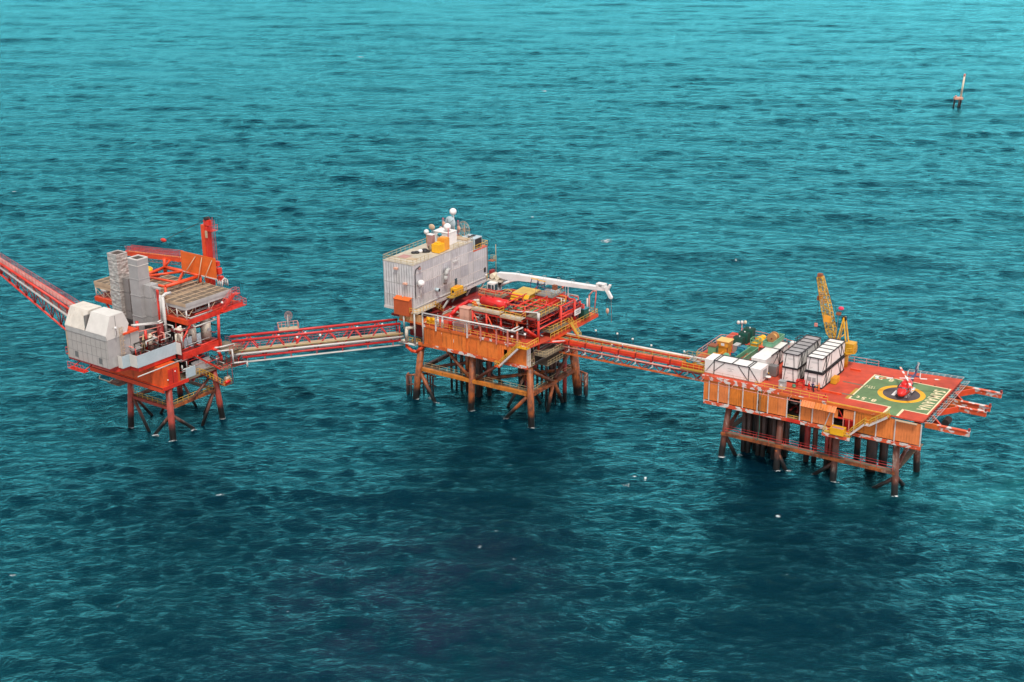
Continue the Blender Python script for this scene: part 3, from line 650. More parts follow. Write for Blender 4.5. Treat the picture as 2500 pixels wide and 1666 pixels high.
    for v, uc in ((4.55, 4.0), (17.2, 3.9)):
        text_mesh('8.5t' if v < 9 else '8.5', 2.0, (uc, v, Z + .010), Matrix.Rotation(R_(180), 4, 'Z'), 'pad_cream', 'pad_lettering', t, pad, 1.35)
    text_mesh('130.1\n1517', .8, (2.5, 11.2, Z + .010), Matrix.Rotation(R_(180), 4, 'Z'), 'pad_cream', 'pad_lettering', t, pad, 1.3)
    mb().box(1.3, 2.1, 17.2, 18.1, Z + .004, Z + .01).build('pad_patch', 'white', t, pad)
    q = mb()
    for i in range(6): q.box(1.9 + i * 2.9, 2.05 + i * 2.9, 18.75, 18.9, 17.6, 17.8)
    q.build('deck_lights', 'black', t)
    # safety net frames outside the helideck
    def net(a, b, ox, oy, n):
        q = mb(); a = Vector(a); b = Vector(b); o = Vector((ox, oy, .25))
        q.tube(a + o, b + o, .05, 5)
        for i in range(n + 1): p = a.lerp(b, i / n); q.tube(p, p + o, .05, 5)
        for k in (.33, .66): q.tube(a + o * k, b + o * k, .03, 4)
        q.build('safety_net', 'fascia', t)
    net((6, 24.1, 17.3), (17.2, 25.6, 17.3), 0.1, 1.5, 9); net((17.4, 25.6, 17.2), (17.4, -.6, 17.2), 1.5, 0, 18)
    # cantilever support beams with knee braces
    for v in (24.2, 15.7, 12.6, .9):
        mb().box(17.3, 20.0, v - .22, v + .22, 15.7, 16.8).build('support_beam', 'peel_o', t)
        mb().box(20.0, 25.9, v - .22, v + .22, 15.65, 16.65).box(20.0, 26.0, v - .4, v + .4, 16.65, 16.75).build('support_beam', 'peel', t)
        mb().box(25.6, 25.95, v - .25, v + .25, 16.75, 17.3).build('end_bracket', 'darkred', t)
        w_ = -4.4 if v in (24.2, 12.6) else 4.4
        mb().bar((20.5, v, 16.1), (17.4, v + w_, 16.1), .3, 1.2).build('knee_brace', 'orangered', t)
    # hose hanging from the deck edge
    pts = [(-16, -1.6, 17.4), (-16.2, -1.9, 15), (-16.1, -1.9, 12), (-16.0, -1.9, 9), (-16.2, -2.0, 6.4), (-16.6, -2.0, 5.9)]
    mb().path(pts, .07, 5).build('hose', 'darkgreen', t)
    # walkway lamps at the bridge end
    mb().rail([(-35.7, 1.2, 17.6), (-30.4, 1.2, 17.6)], 1.2, .06, 1.2).build('railing', 'rail_yellow', t)
    mb().box(-36, -30.2, .8, 8.5, 17.3, 17.55).build('landing_deck', 'deckpad', t)
    pipework(t, 'deck_pipe', (-35, -31, 2, 7.5, 17.8, 19.2), 7, 9, ['rail_yellow', 'grey', 'red', 'teal', 'sandbox'], (.1, .22))
    return t
RP = build_right()

def frame_box(root, name, x0, x1, y0, y1, z0, z1, ribs_u=0, ribs_v=0, r=.09, diag=True, parent=None):
    """black lifting frame round a container: edges, roof bars and side diagonals, standing proud of the skin"""
    q = mb(); e = .06
    X0, X1, Y0, Y1 = x0 - e, x1 + e, y0 - e, y1 + e
    zt = z1 + e
    for a, b in (((X0, Y0), (X1, Y0)), ((X0, Y1), (X1, Y1)), ((X0, Y0), (X0, Y1)), ((X1, Y0), (X1, Y1))):
        q.bar((*a, zt), (*b, zt), 2 * r, 2 * r); q.bar((*a, z0), (*b, z0), 2 * r, 2.6 * r)
    for i in range(1, ribs_v + 1):
        y = Y0 + (Y1 - Y0) * i / (ribs_v + 1); q.bar((X0, y, zt), (X1, y, zt), 1.6 * r, 1.6 * r)
        if i in (1, ribs_v):
            for x in (X0, X1): q.bar((x, y, z0), (x, y, zt), 1.8 * r, 1.6 * r)
    for i in range(1, ribs_u + 1):
        x = X0 + (X1 - X0) * i / (ribs_u + 1); q.bar((x, Y0, zt), (x, Y1, zt), 1.6 * r, 1.6 * r)
    if diag and ribs_v:
        ya, yb = Y0 + (Y1 - Y0) / (ribs_v + 1), Y1 - (Y1 - Y0) / (ribs_v + 1)
        for x in (X0, X1):
            q.bar((x, ya, zt), (x, Y0 + .2, z0), r, r); q.bar((x, ya, zt), (x, ya + 2.0, z0), r, r) if False else None
            q.bar((x, ya + 1.9, zt), (x, ya + .1, z0), r, r); q.bar((x, yb - 1.9, zt), (x, yb - .1, z0), r, r); q.bar((x, yb, zt), (x, Y1 - .2, z0), r, r)
        for k in (.22, .70):
            x = X0 + (X1 - X0) * k; q.bar((x, Y0, zt), (x + (.25 if k > .5 else -.35), Y0, z0), r, r)
    q.build('lifting_frame', 'black', root, parent)

def container(label, x0, x1, y0, y1, z0, z1, roof='cont_white', rv=5, ru=0, group='framed white containers', vents=0, door=True):
    t = thing(FR, 'container', label, 'container', ((x0 + x1) / 2, (y0 + y1) / 2, z0), group)
    mb().box(x0, x1, y0, y1, z0 + .12, z1).build('body', 'cont_white', t)
    mb().box(x0 + .05, x1 - .05, y0 + .05, y1 - .05, z1 + .002, z1 + .03).build('roof', roof, t)
    mb().box(x0 + .1, x1 - .1, y0 + .1, y1 - .1, z0, z0 + .12).build('skid', 'black', t)
    frame_box(t, 'f', x0, x1, y0, y1, z0 + .14, z1 + .03, ru, rv)
    if door: mb().box(x1 + .002, x1 + .03, y0 + 4.9, y0 + 5.3, z0 + .4, z1 - .4).build('door_gap', 'steel', t)
    for i in range(vents):
        mb().box(x0 + .75 + i * .95, x0 + 1.5 + i * .95, y0 - .03, y0 - .002, z0 + 1.2, z0 + 2.1).build('vent', 'grey', t)
    if not vents:
        q = mb()
        for k in range(3): q.box(x0 + .75, x0 + .9 + .2 * k, y0 - .012, y0 - .002, z0 + .55 + .16 * k, z0 + .6 + .16 * k)
        for k in range(2): q.box(x0 + 1.0, x1 - .7, y0 - .012, y0 - .002, z1 - .9 - .2 * k, z1 - .85 - .2 * k)
        q.build('stencil_lines', 'grey', t)
    return t
container('lower white container of the grey-roofed stack', -14.4, -11.2, 5.0, 17.6, 17.62, 20.55)
container('upper white container with a dark grey ribbed roof', -14.35, -11.15, 4.9, 17.7, 20.72, 23.78, roof='cont_roof')
container('lower white container with two vents behind the workers', -9.45, -5.6, 4.8, 17.5, 17.62, 20.65, vents=2)
container('upper white container with a white ribbed roof by the yellow crane', -9.15, -5.8, 4.8, 17.7, 21.0, 24.02)
q = thing(FR, 'stacking_frame', 'black open spacer frame between the two white-roofed containers', 'frame', (-7.5, 11, 20.75))
mb().box(-9.2, -9.0, 4.7, 17.6, 20.74, 20.98).box(-5.95, -5.75, 4.7, 17.6, 20.74, 20.98).build('beam', 'black', q)
for i in range(9): mb().box(-9.0, -5.95, 4.8 + i * 1.55, 5.2 + i * 1.55, 20.76, 20.95).build('crossbar', 'black', q)

# long white tank container at the front
t = thing(FR, 'tank_container', 'long white container with a black frame lying along the front edge', 'container', (-24, 2.8, 17.6), 'framed white containers')
mb().box(-30.2, -17.5, .75, 4.75, 17.75, 20.75).build('body', 'cont_white', t)
mb().box(-30.0, -17.7, .9, 4.6, 17.61, 17.75).build('skid', 'black', t)
q = mb()
for a, b in (((-28.1, .69), (-20.0, .69)), ((-28.1, 4.6), (-20.0, 4.6)), ((-28.1, .69), (-28.1, 4.6)), ((-20.0, .69), (-20.0, 4.6)), ((-24.0, .69), (-24.0, 4.6)), ((-27.6, .69), (-27.6, 4.6)), ((-20.5, .69), (-20.5, 4.6))): q.bar((*a, 20.82), (*b, 20.82), .16, .16)
for u in (-28.0, -20.1): q.bar((u, .69, 17.7), (u, .69, 20.8), .14, .12, (0, 1, 0))
for a, b in (((-28.0, 20.7), (-29.9, 18.0)), ((-28.0, 18.4), (-25.6, 20.7)), ((-22.6, 20.7), (-20.3, 17.9)), ((-20.0, 20.7), (-17.9, 17.9))): q.bar((a[0], .69, a[1]), (b[0], .69, b[1]), .09, .09, (0, 1, 0))
q.build('lifting_frame', 'black', t)
mb().box(-17.49, -17.45, 2.0, 3.9, 18.2, 20.2).build('door', 'grey', t)
q = mb()
for k, (a, b) in enumerate(((-24.9, -23.5), (-24.4, -24.0), (-24.9, -23.7))): q.box(a, b, .735, .745, 19.55 - k * .28, 19.62 - k * .28)
q.build('stencil_lines', 'grey', t)

t = thing(FR, 'container', 'plain white box unit without a frame behind the long container', 'container', (-20, 7, 17.6))
mb().box(-21.7, -18.45, 5.5, 8.45, 17.62, 21.15).build('body', 'cont_white', t); mb().box(-21.75, -18.4, 5.45, 8.5, 21.15, 21.22).build('roof', 'white', t)
container('white container carrying the green skip', -21.95, -18.65, 8.7, 18.6, 17.62, 20.95, rv=1)

def skip(label, x0, x1, y0, y1, z0, z1, mat='green_skip', inner='sandbox', th=.12, group=None):
    t = thing(FR, 'skip', label, 'skip', ((x0 + x1) / 2, (y0 + y1) / 2, z0), group)
    mb().box(x0, x1, y0, y1, z0, z0 + .12).build('floor', inner, t)
    mb().box(x0, x1, y0, y0 + th, z0 + .12, z1).box(x0, x1, y1 - th, y1, z0 + .12, z1).box(x0, x0 + th, y0 + th, y1 - th, z0 + .12, z1).box(x1 - th, x1, y0 + th, y1 - th, z0 + .12, z1).build('sides', mat, t)
    q = mb().box(x0 - .06, x1 + .06, y0 - .06, y0 - .002, z1 - .16, z1 + .02).box(x0 - .06, x1 + .06, y1 + .002, y1 + .06, z1 - .16, z1 + .02).box(x0 - .06, x0 - .002, y0, y1, z1 - .16, z1 + .02).box(x1 + .002, x1 + .06, y0, y1, z1 - .16, z1 + .02)
    q.build('rim', mat, t)
    return t
skip('open green skip on a white container holding the cable drum', -22.6, -20.3, 13.4, 20.0, 21.08, 22.3)
skip('long open green skip with a sandy inside on the deck', -27.0, -25.2, 8.2, 17.6, 17.62, 19.0)
t = thing(FR, 'cable_drum', 'round brown wooden cable drum in the green skip', 'cable drum', (-21.4, 16.2, 21.2))
for y in (15.4, 16.9):
    mb().tube((-21.4, y, 22.45), (-21.4, y + .18, 22.45), 1.12, 24).build('flange', 'brownwood', t)
mb().tube((-21.4, 15.5, 22.45), (-21.4, 16.9, 22.45), .75, 18).build('cable', 'hopper_top', t)
mb().tube((-21.4, 15.3, 22.45), (-21.4, 15.4, 22.45), .16, 12).build('hub', 'darkred', t)
t = thing(FR, 'hopper', 'amber hopper box with a pale sloping top by the green cabin', 'hopper', (-31.7, 14, 17.6))
mb().box(-32.8, -30.6, 13.1, 15.3, 17.62, 19.3).build('bin', 'amber', t)
mb().prism([(-32.9, 19.3), (-30.5, 19.3), (-30.3, 20.5), (-33.1, 20.5)], 2.5, 'y', 12.95).build('chute', 'amber', t)
mb().box(-33.2, -30.2, 12.8, 15.6, 20.5, 20.66).build('lid', 'hopper_top', t)
for u in (-32.85, -30.65): mb().box(u, u + .14, 12.98, 13.08, 17.62, 19.3).build('rib', 'rust_lid', t)
mb().box(-32.1, -31.3, 12.90, 12.94, 19.6, 20.2).build('plate', 'white', t)
t = thing(FR, 'green_cabin', 'green metal cabin with a rusty flat roof at the bridge end', 'cabin', (-33.3, 11.6, 17.6))
mb().box(-34.2, -32.5, 10.75, 12.5, 17.62, 19.75).build('body', 'green', t); mb().box(-34.3, -32.4, 10.65, 12.6, 19.75, 19.95).build('roof', 'rust_lid', t); mb().box(-32.5, -32.46, 11.2, 12.1, 17.8, 19.4).build('door', 'darkgreen', t)
t = thing(FR, 'grey_box', 'small grey locker behind the amber hopper', 'locker', (-30, 16, 17.6))
mb().box(-30.4, -29.3, 15.4, 17.4, 17.62, 19.2).build('body', 'grey', t); mb().box(-30.45, -29.25, 15.35, 17.45, 19.2, 19.28).build('lid', 'fascia', t)
for i, (y, z, lab) in enumerate(((19.6, 19.5, 'dark green tank nearest the grey locker'), (21.7, 20.0, 'dark green tank in the middle of three'), (23.8, 20.4, 'dark green tank beside the corner rail'))):
    t = thing(FR, 'green_tank', lab, 'tank', (-31, y + .8, 17.6), 'dark green tanks')
    mb().box(-32.2 + i * .3, -30.0 + i * .3, y, y + 1.7, 17.62, z).build('body', 'darkgreen', t)
    q = mb()
    for k in range(4): q.box(-32.25 + i * .3, -29.95 + i * .3, y + .2 + k * .42, y + .26 + k * .42, 17.7, z + .06)
    q.build('ribs', 'dark', t); mb().tube((-31 + i * .3, y + .8, z), (-31 + i * .3, y + .8, z + .3), .15, 8).build('cap', 'white', t)
for (x0, x1, y0, y1, z, lab) in ((-29.3, -27.9, 11.6, 14.2, 18.6, 'low bright teal bundle in front of the skip'), (-29.2, -27.4, 14.6, 17.0, 19.1, 'larger bright teal bundle behind the low one')):
    t = thing(FR, 'tarpaulin_bundle', lab, 'bundle', ((x0 + x1) / 2, y0, 17.6), 'teal bundles')
    mb().prism([(x0, 17.62), (x1, 17.62), (x1, z - .5), (x1 - .4, z), (x0 + .35, z - .05), (x0, z - .6)], y1 - y0, 'y', y0).build('cover', 'teal', t)
    mb().bar((x0 - .02, y0 + .6, z - .3), (x1 + .02, y0 + .6, z - .3), .08, .9).build('strap', 'blue', t)
t = thing(FR, 'cage_basket', 'green open cage with a yellow load inside', 'basket', (-27.3, 20.5, 17.6))
mb().box(-28.2, -26.5, 20.2, 21.8, 17.62, 18.5).build('load', 'yellow', t)
q = mb()
for x in (-28.25, -26.45):
    for y in (20.15, 21.85): q.box(x - .07, x + .07, y - .07, y + .07, 17.62, 19.6)
for z in (18.6, 19.55): q.box(-28.3, -26.4, 20.08, 20.2, z, z + .16).box(-28.3, -26.4, 21.8, 21.92, z, z + .16).box(-28.32, -28.2, 20.1, 21.9, z, z + .16).box(-26.5, -26.38, 20.1, 21.9, z, z + .16)
q.build('cage', 'green', t)
t = thing(FR, 'yellow_bag', 'slumped yellow sack behind the green cage', 'sack', (-27.2, 23.2, 17.6))
mb().ball((-27.2, 23.2, 18.6), 1.15, 8, 12, (1.0, .8, .85)).ball((-26.7, 23.6, 19.3), .7, 8, 12, (1, .8, .8)).build('sack', 'yellow', t); mb().ball((-27.3, 23.0, 18.0), 1.0, 8, 12, (1.1, .9, .5)).build('fold', 'amber', t)
t = thing(FR, 'grey_cabinet', 'weathered grey metal cabinet beside the white containers', 'cabinet', (-17.2, 6.6, 17.6))
mb().box(-18.1, -16.2, 6.0, 7.6, 17.75, 19.9).build('body', 'steel', t); mb().box(-18.0, -16.3, 6.1, 7.5, 17.62, 17.75).build('plinth', 'dark', t); mb().box(-16.2, -16.17, 6.2, 7.4, 18.0, 19.7).build('door', 'oldpink', t)
t = thing(FR, 'control_cabinet', 'pale grey control cabinet with a shiny top near the yellow railing', 'cabinet', (-12.6, .7, 17.6))
mb().box(-13.2, -11.9, .2, 1.3, 17.62, 19.3).build('body', 'fascia', t); mb().box(-13.3, -11.8, .1, 1.4, 19.3, 19.42).build('lid', 'grey', t); mb().tube((-12.6, .15, 18.5), (-12.6, .2, 18.5), .28, 12).build('gauge', 'white', t)
t = thing(FR, 'white_table', 'small white table beside the grey cabinet', 'table', (-16.9, 3.6, 17.6))
mb().tube((-16.9, 3.6, 18.35), (-16.9, 3.6, 18.45), .6, 16).build('table_top', 'white', t)
for a in range(4): mb().tube((-16.9 + .4 * math.cos(a * 1.57 + .7), 3.6 + .4 * math.sin(a * 1.57 + .7), 17.62), (-16.9 + .3 * math.cos(a * 1.57 + .7), 3.6 + .3 * math.sin(a * 1.57 + .7), 18.36), .03, 5).build('leg', 'fascia', t)
t = thing(FR, 'drum', 'squat green drum on the red deck near the railing', 'drum', (-10.8, 2.8, 17.6))
mb().tube((-10.8, 2.8, 17.62), (-10.8, 2.8, 18.1), .42, 14).build('body', 'green', t); mb().ring((-10.8, 2.8), .30, .45, 18.1, 18.16, 20).build('rim', 'darkgreen', t)
t = thing(FR, 'red_stand', 'open red steel stand by the corner of a container', 'stand', (-9.6, 3.2, 17.6))
for x in (-10.4, -8.9):
    for y in (2.8, 3.6): mb().box(x - .07, x + .07, y - .07, y + .07, 17.62, 19.3).build('leg', 'red', t)
mb().box(-10.5, -8.8, 2.7, 2.85, 19.15, 19.3).box(-10.5, -8.8, 3.55, 3.7, 19.15, 19.3).box(-10.48, -10.32, 2.85, 3.55, 19.15, 19.3).box(-8.98, -8.82, 2.85, 3.55, 19.15, 19.3).box(-10.4, -8.9, 2.75, 2.83, 18.3, 18.42).build('top_frame', 'red', t)
t = thing(FR, 'yellow_crate', 'yellow ribbed crate alone on the red deck beside the containers', 'crate', (-4.5, 9.6, 17.6))
mb().box(-5.1, -4.0, 8.5, 10.7, 17.7, 18.85).build('body', 'crane_yellow', t); mb().box(-5.0, -4.1, 8.6, 10.6, 17.62, 17.7).build('skid', 'dark', t)
q = mb()
for k in range(4): q.box(-5.15, -3.95, 8.55 + k * .66, 8.68 + k * .66, 17.75, 18.95)
q.build('ribs', 'amber', t)
t = thing(FR, 'yellow_skip', 'bright yellow open bin on the side landing below the canopy', 'bin', (1, -2.6, 11.65))
mb().box(-.4, 2.4, -3.3, -1.6, 11.66, 11.76).build('floor', 'dark', t)
mb().box(-.4, 2.4, -3.3, -3.2, 11.76, 13.2).box(-.4, 2.4, -1.7, -1.6, 11.76, 13.2).box(-.4, -.3, -3.2, -1.7, 11.76, 13.2).box(2.3, 2.4, -3.2, -1.7, 11.76, 13.2).build('sides', 'yellow', t)
mb().box(-.28, 2.28, -3.18, -1.72, 12.7, 12.95).build('scrap', 'oldpink', t)
t = thing(FR, 'white_tank', 'small white tank behind the long stacks', 'tank', (-17.8, 20, 17.6))
mb().box(-18.6, -17.6, 18.9, 20.2, 17.62, 21.0).build('body', 'cont_white', t); mb().box(-18.5, -17.7, 19, 20.1, 21.0, 21.1).build('lid', 'white', t)
t = thing(FR, 'framed_tank', 'teal tank inside a black lifting frame beside the small white tank', 'tank', (-16, 20.5, 17.6))
mb().box(-17.2, -15.3, 19.3, 21.4, 17.7, 20.8).build('body', 'teal', t); frame_box(t, 'f', -17.4, -15.1, 19.1, 21.6, 17.7, 22.0, 0, 1, .06)
t = thing(FR, 'fire_monitor', 'red wheeled fire monitor by the end of the railing', 'fire monitor', (-3.2, .6, 17.6))
mb().tube((-3.6, .6, 17.8), (-2.8, .6, 17.8), .28, 12).build('hose_reel', 'red', t); mb().tube((-3.2, .6, 18.0), (-3.2, .6, 18.5), .08, 8).tube((-3.2, .6, 18.5), (-3.0, .0, 18.7), .07, 8).build('nozzle', 'darkred', t)

# loose cargo at the rear left
for i, (u, v, m, lab) in enumerate(((-29.0, 18.2, 'blue', 'blue drum behind the teal bundles'), (-28.1, 18.4, 'green', 'green drum next to the blue drum'), (-24.2, 22.4, 'red', 'red drum by the rear railing'), (-23.2, 22.0, 'yellow', 'yellow drum by the rear railing'), (-24.0, 20.8, 'steel', 'bare steel drum by the rear railing'))):
    t = thing(FR, 'drum', lab, 'drum', (u, v, 17.6), 'steel drums')
    mb().tube((u, v, 17.62), (u, v, 18.6), .42, 14).build('body', m, t); mb().ring((u, v), .34, .45, 18.6, 18.66, 18).build('rim', 'dark', t)
t = thing(FR, 'pipe_rack', 'rack of brown pipes lying behind the green cage', 'pipe rack', (-24.5, 24.5, 17.6))
for i in range(6): mb().tube((-28.5 + .1 * i, 24.2 + .36 * (i % 3), 17.85 + .34 * (i // 3)), (-23.6, 24.2 + .36 * (i % 3), 17.85 + .34 * (i // 3)), .16, 8).build('pipe', 'rust_lid' if i % 2 else 'steel', t)
t = thing(FR, 'green_crate', 'pale green crate between the amber hopper and the long container', 'crate', (-29.6, 9.8, 17.6))
mb().box(-30.2, -28.9, 9.0, 10.6, 17.7, 18.6).build('body', 'green_skip', t); mb().prism([(-30.3, 18.6), (-28.8, 18.6), (-29.2, 19.1), (-29.9, 19.1)], 1.6, 'y', 9.0).build('lid', 'green', t); mb().box(-30, -29.1, 9.1, 10.5, 17.61, 17.7).build('skid', 'dark', t)
t = thing(FR, 'pump_cage', 'yellow tubular cage round a rusty pump beside the pale green crate', 'pump', (-31.6, 10.2, 17.6))
mb().rail([(-32.3, 9.6, 17.62), (-30.8, 9.6, 17.62), (-30.8, 11.4, 17.62)], 1.3, .09, .8).build('frame', 'amber', t); mb().box(-32.2, -31.0, 9.8, 11.2, 17.62, 18.3).build('pump', 'rust_lid', t)
t = thing(FR, 'brown_chest', 'rust brown chest left of the cable drum skip', 'chest', (-24.6, 18.8, 17.6))
mb().box(-25.2, -23.4, 18.0, 20.0, 17.62, 18.9).build('body', 'rust_lid', t); mb().box(-25.3, -23.3, 17.9, 20.1, 18.9, 19.02).build('lid', 'orangered', t)
t = thing(FR, 'scrap_pile', 'pile of pipes and timber lying inside the long green skip', 'pile', (-26, 12, 17.8))
_r = random.Random(8)
for i in range(9): a = (_r.uniform(-26.7, -25.5), _r.uniform(8.6, 11.5), 17.9 + .06 * i); mb().tube(a, (_r.uniform(-26.7, -25.5), a[1] + _r.uniform(2, 5.4), 17.9 + .07 * i), _r.uniform(.06, .14), 6).build('pipe' if i % 2 else 'timber', _r.choice(['sandbox', 'brownwood', 'steel', 'rust_lid']), t)

# people on the deck
person(FR, (-7.7, 3.0, 17.6), 2.6, 'worker in a red coverall, leftmost of the group by the vents', 'red', 'red')
person(FR, (-7.0, 3.3, 17.6), 0.4, 'worker in a dark blue coverall standing in the group', 'navy', 'navy', 'stand')
person(FR, (-6.5, 2.6, 17.6), 1.9, 'worker in black bending over beside the vents', 'black', 'yellow', 'bend')
person(FR, (-5.7, 3.4, 17.6), 4.4, 'worker in an orange vest, rightmost of the group by the vents', 'hivis', 'hivis', 'reach')
person(FR, (-17.6, 4.4, 17.6), 1.2, 'worker in dark clothes and a yellow helmet beside the white table', 'navy', 'yellow', 'bend')

# yellow lattice crane
t = thing(FR, 'lattice_crane', 'yellow lattice boom crane standing behind the white containers', 'crane', (-6.6, 20, 17.6))
mb().tube((-6.6, 20, 17.6), (-6.6, 20, 20.6), 1.0, 18).build('pedestal', 'crane_yellow', t)
mb().tube((-6.6, 20, 20.6), (-6.6, 20, 20.9), 1.7, 20).build('slew_ring', 'deckpad', t)
mb().prism([(-8.8, 18.6), (-5.6, 18.2), (-4.1, 19.6), (-4.3, 21.4), (-6, 22), (-8.8, 21.6)], .25, 'z', 20.9).build('slew_deck', 'crane_yellow', t)
mb().box(-6.2, -4.4, 19.2, 21.4, 21.15, 23.1).build('machine_house', 'crane_yellow', t)
mb().box(-8.6, -7.0, 19.0, 21.2, 21.15, 22.6).build('winch_housing', 'amber', t)
mb().rail([(-5.6, 18.3, 21.15), (-4.15, 19.7, 21.15), (-4.3, 21.4, 21.15), (-6, 22, 21.15)], 1.1, .05, 1).build('railing', 'rail_yellow', t)
mb().box(-7.0, -6.2, 17.9, 19.0, 21.15, 23.0).build('cab', 'glass', t)
tip = Vector((-13.1, 20, 36.6)); ft = Vector((-9.3, 20, 23.2))
def boom_w(k): return .30 + .52 * min(1, k / .12) * (1 - max(0, (k - .55) / .45) * .55)
q = mb(); prev = None; nrm = (tip - ft).normalized().cross(Vector((0, 1, 0)))
for i in range(17):
    k = i / 16; c = ft.lerp(tip, k); h = boom_w(k)
    cs = [c + nrm * a * h + Vector((0, b * h, 0)) for a, b in ((-1, -1), (1, -1), (1, 1), (-1, 1))]
    for a in range(4): q.tube(cs[a], cs[(a + 1) % 4], .06, 5)
    if prev:
        for a in range(4): q.tube(prev[a], cs[a], .12, 6); q.tube(prev[a] if i % 2 else prev[(a + 1) % 4], cs[(a + 1) % 4] if i % 2 else cs[a], .06, 5)
    prev = cs
q.build('boom', 'crane_yellow', t)
q = mb()
for i in range(7):
    k = .60 + i * .03; c = ft.lerp(tip, k); h = boom_w(k) + .03
    q.bar(c - nrm * h + Vector((0, -h - .03, 0)), c + nrm * h + Vector((0, -h - .03, 0)), .05, .28, (0, 1, 0))
q.build('boom_slats', 'amber', t)
c = ft.lerp(tip, .34); h = boom_w(.34); mb().box(c.x - h, c.x + h, c.y - h - .1, c.y - h - .02, c.z - .7, c.z + .8).build('boom_plate', 'amber', t)
mb().box(tip.x - .5, tip.x + .4, 19.5, 20.5, tip.z - .2, tip.z + .7).build('boom_head', 'rust_lid', t)
for y in (19.2, 20.8): mb().bar((-6.1, y, 23.0), (-7.1, y * .7 + 20 * .3, 28.6), .22, .22).bar((-8.2, y, 22.6), (-7.1, y * .7 + 20 * .3, 28.6), .2, .2).build('gantry_leg', 'yellow', t)
for z in (24.4, 26.2, 27.6): mb().bar((-7.2, 19.2 + (z - 23) * .05, z), (-7.2, 20.8 - (z - 23) * .05, z), .14, .14).build('gantry_rung', 'yellow', t)
mb().ring((0, 0), .25, .55, 0, .5, 18); q = mb().tube((-7.15, 19.75, 28.2), (-7.15, 20.25, 28.2), .55, 16); q.build('sheave', 'dark', t)
mb().tube((-8.6, 19.9, 23), (-8.5, 19.9, 28.9), .06, 5).build('mast', 'steel', t)
mb().box(-8.9, -8.0, 19.6, 20.4, 28.9, 29.4).build('floating_block', 'rust_lid', t)
mb().ball((-8.0, 20, 30.4), .5, 8, 12, (1.2, 1, .75)).build('wind_marker', 'magenta', t)
for dy in (-.3, .3): mb().tube((-8.4, 20 + dy, 29.2), tuple(ft.lerp(tip, .80) + Vector((.7, dy, 0))), .035, 4).tube((-8.4, 20 + dy, 29.2), (-7.1, 20 + dy, 28.3), .035, 4).build('pendant_rope', 'dark', t)
jb = Vector((-13.0, 20, 31.8)); mb().box(-13.4, -12.7, 19.7, 20.3, 31.4, 32.3).build('whip_bracket', 'rust_lid', t)
mb().tube(tuple(jb), (-13.3, 20, 26.0), .035, 4).tube((-13.3, 19.8, 36.8), (-13.1, 20, 32), .035, 4).build('hoist_rope', 'dark', t)
mb().box(-13.6, -13.0, 19.8, 20.2, 25.4, 26.1).build('hook_block', 'rail_pink', t)

# flood lamp at the corner
t = thing(FR, 'flood_lamp', 'tall leaning floodlight pole at the left rear corner rail', 'floodlight', (-33.4, 27, 17.6))
mb().tube((-33.4, 27, 17.6), (-33.4, 27, 20.4), .09, 6).build('pole', 'rail_pink', t)
for dx, m in ((-.9, 'white'), (0, 'white'), (.8, 'cream')): mb().ball((-33.4 + dx, 27, 20.6 + .2 * dx), .36, 7, 10, (1, .8, 1.2)).build('lamp_head', m, t)
mb().bar((-34.3, 27, 20.3), (-32.5, 27, 20.6), .1, .1).build('crossbar', 'rail_pink', t)

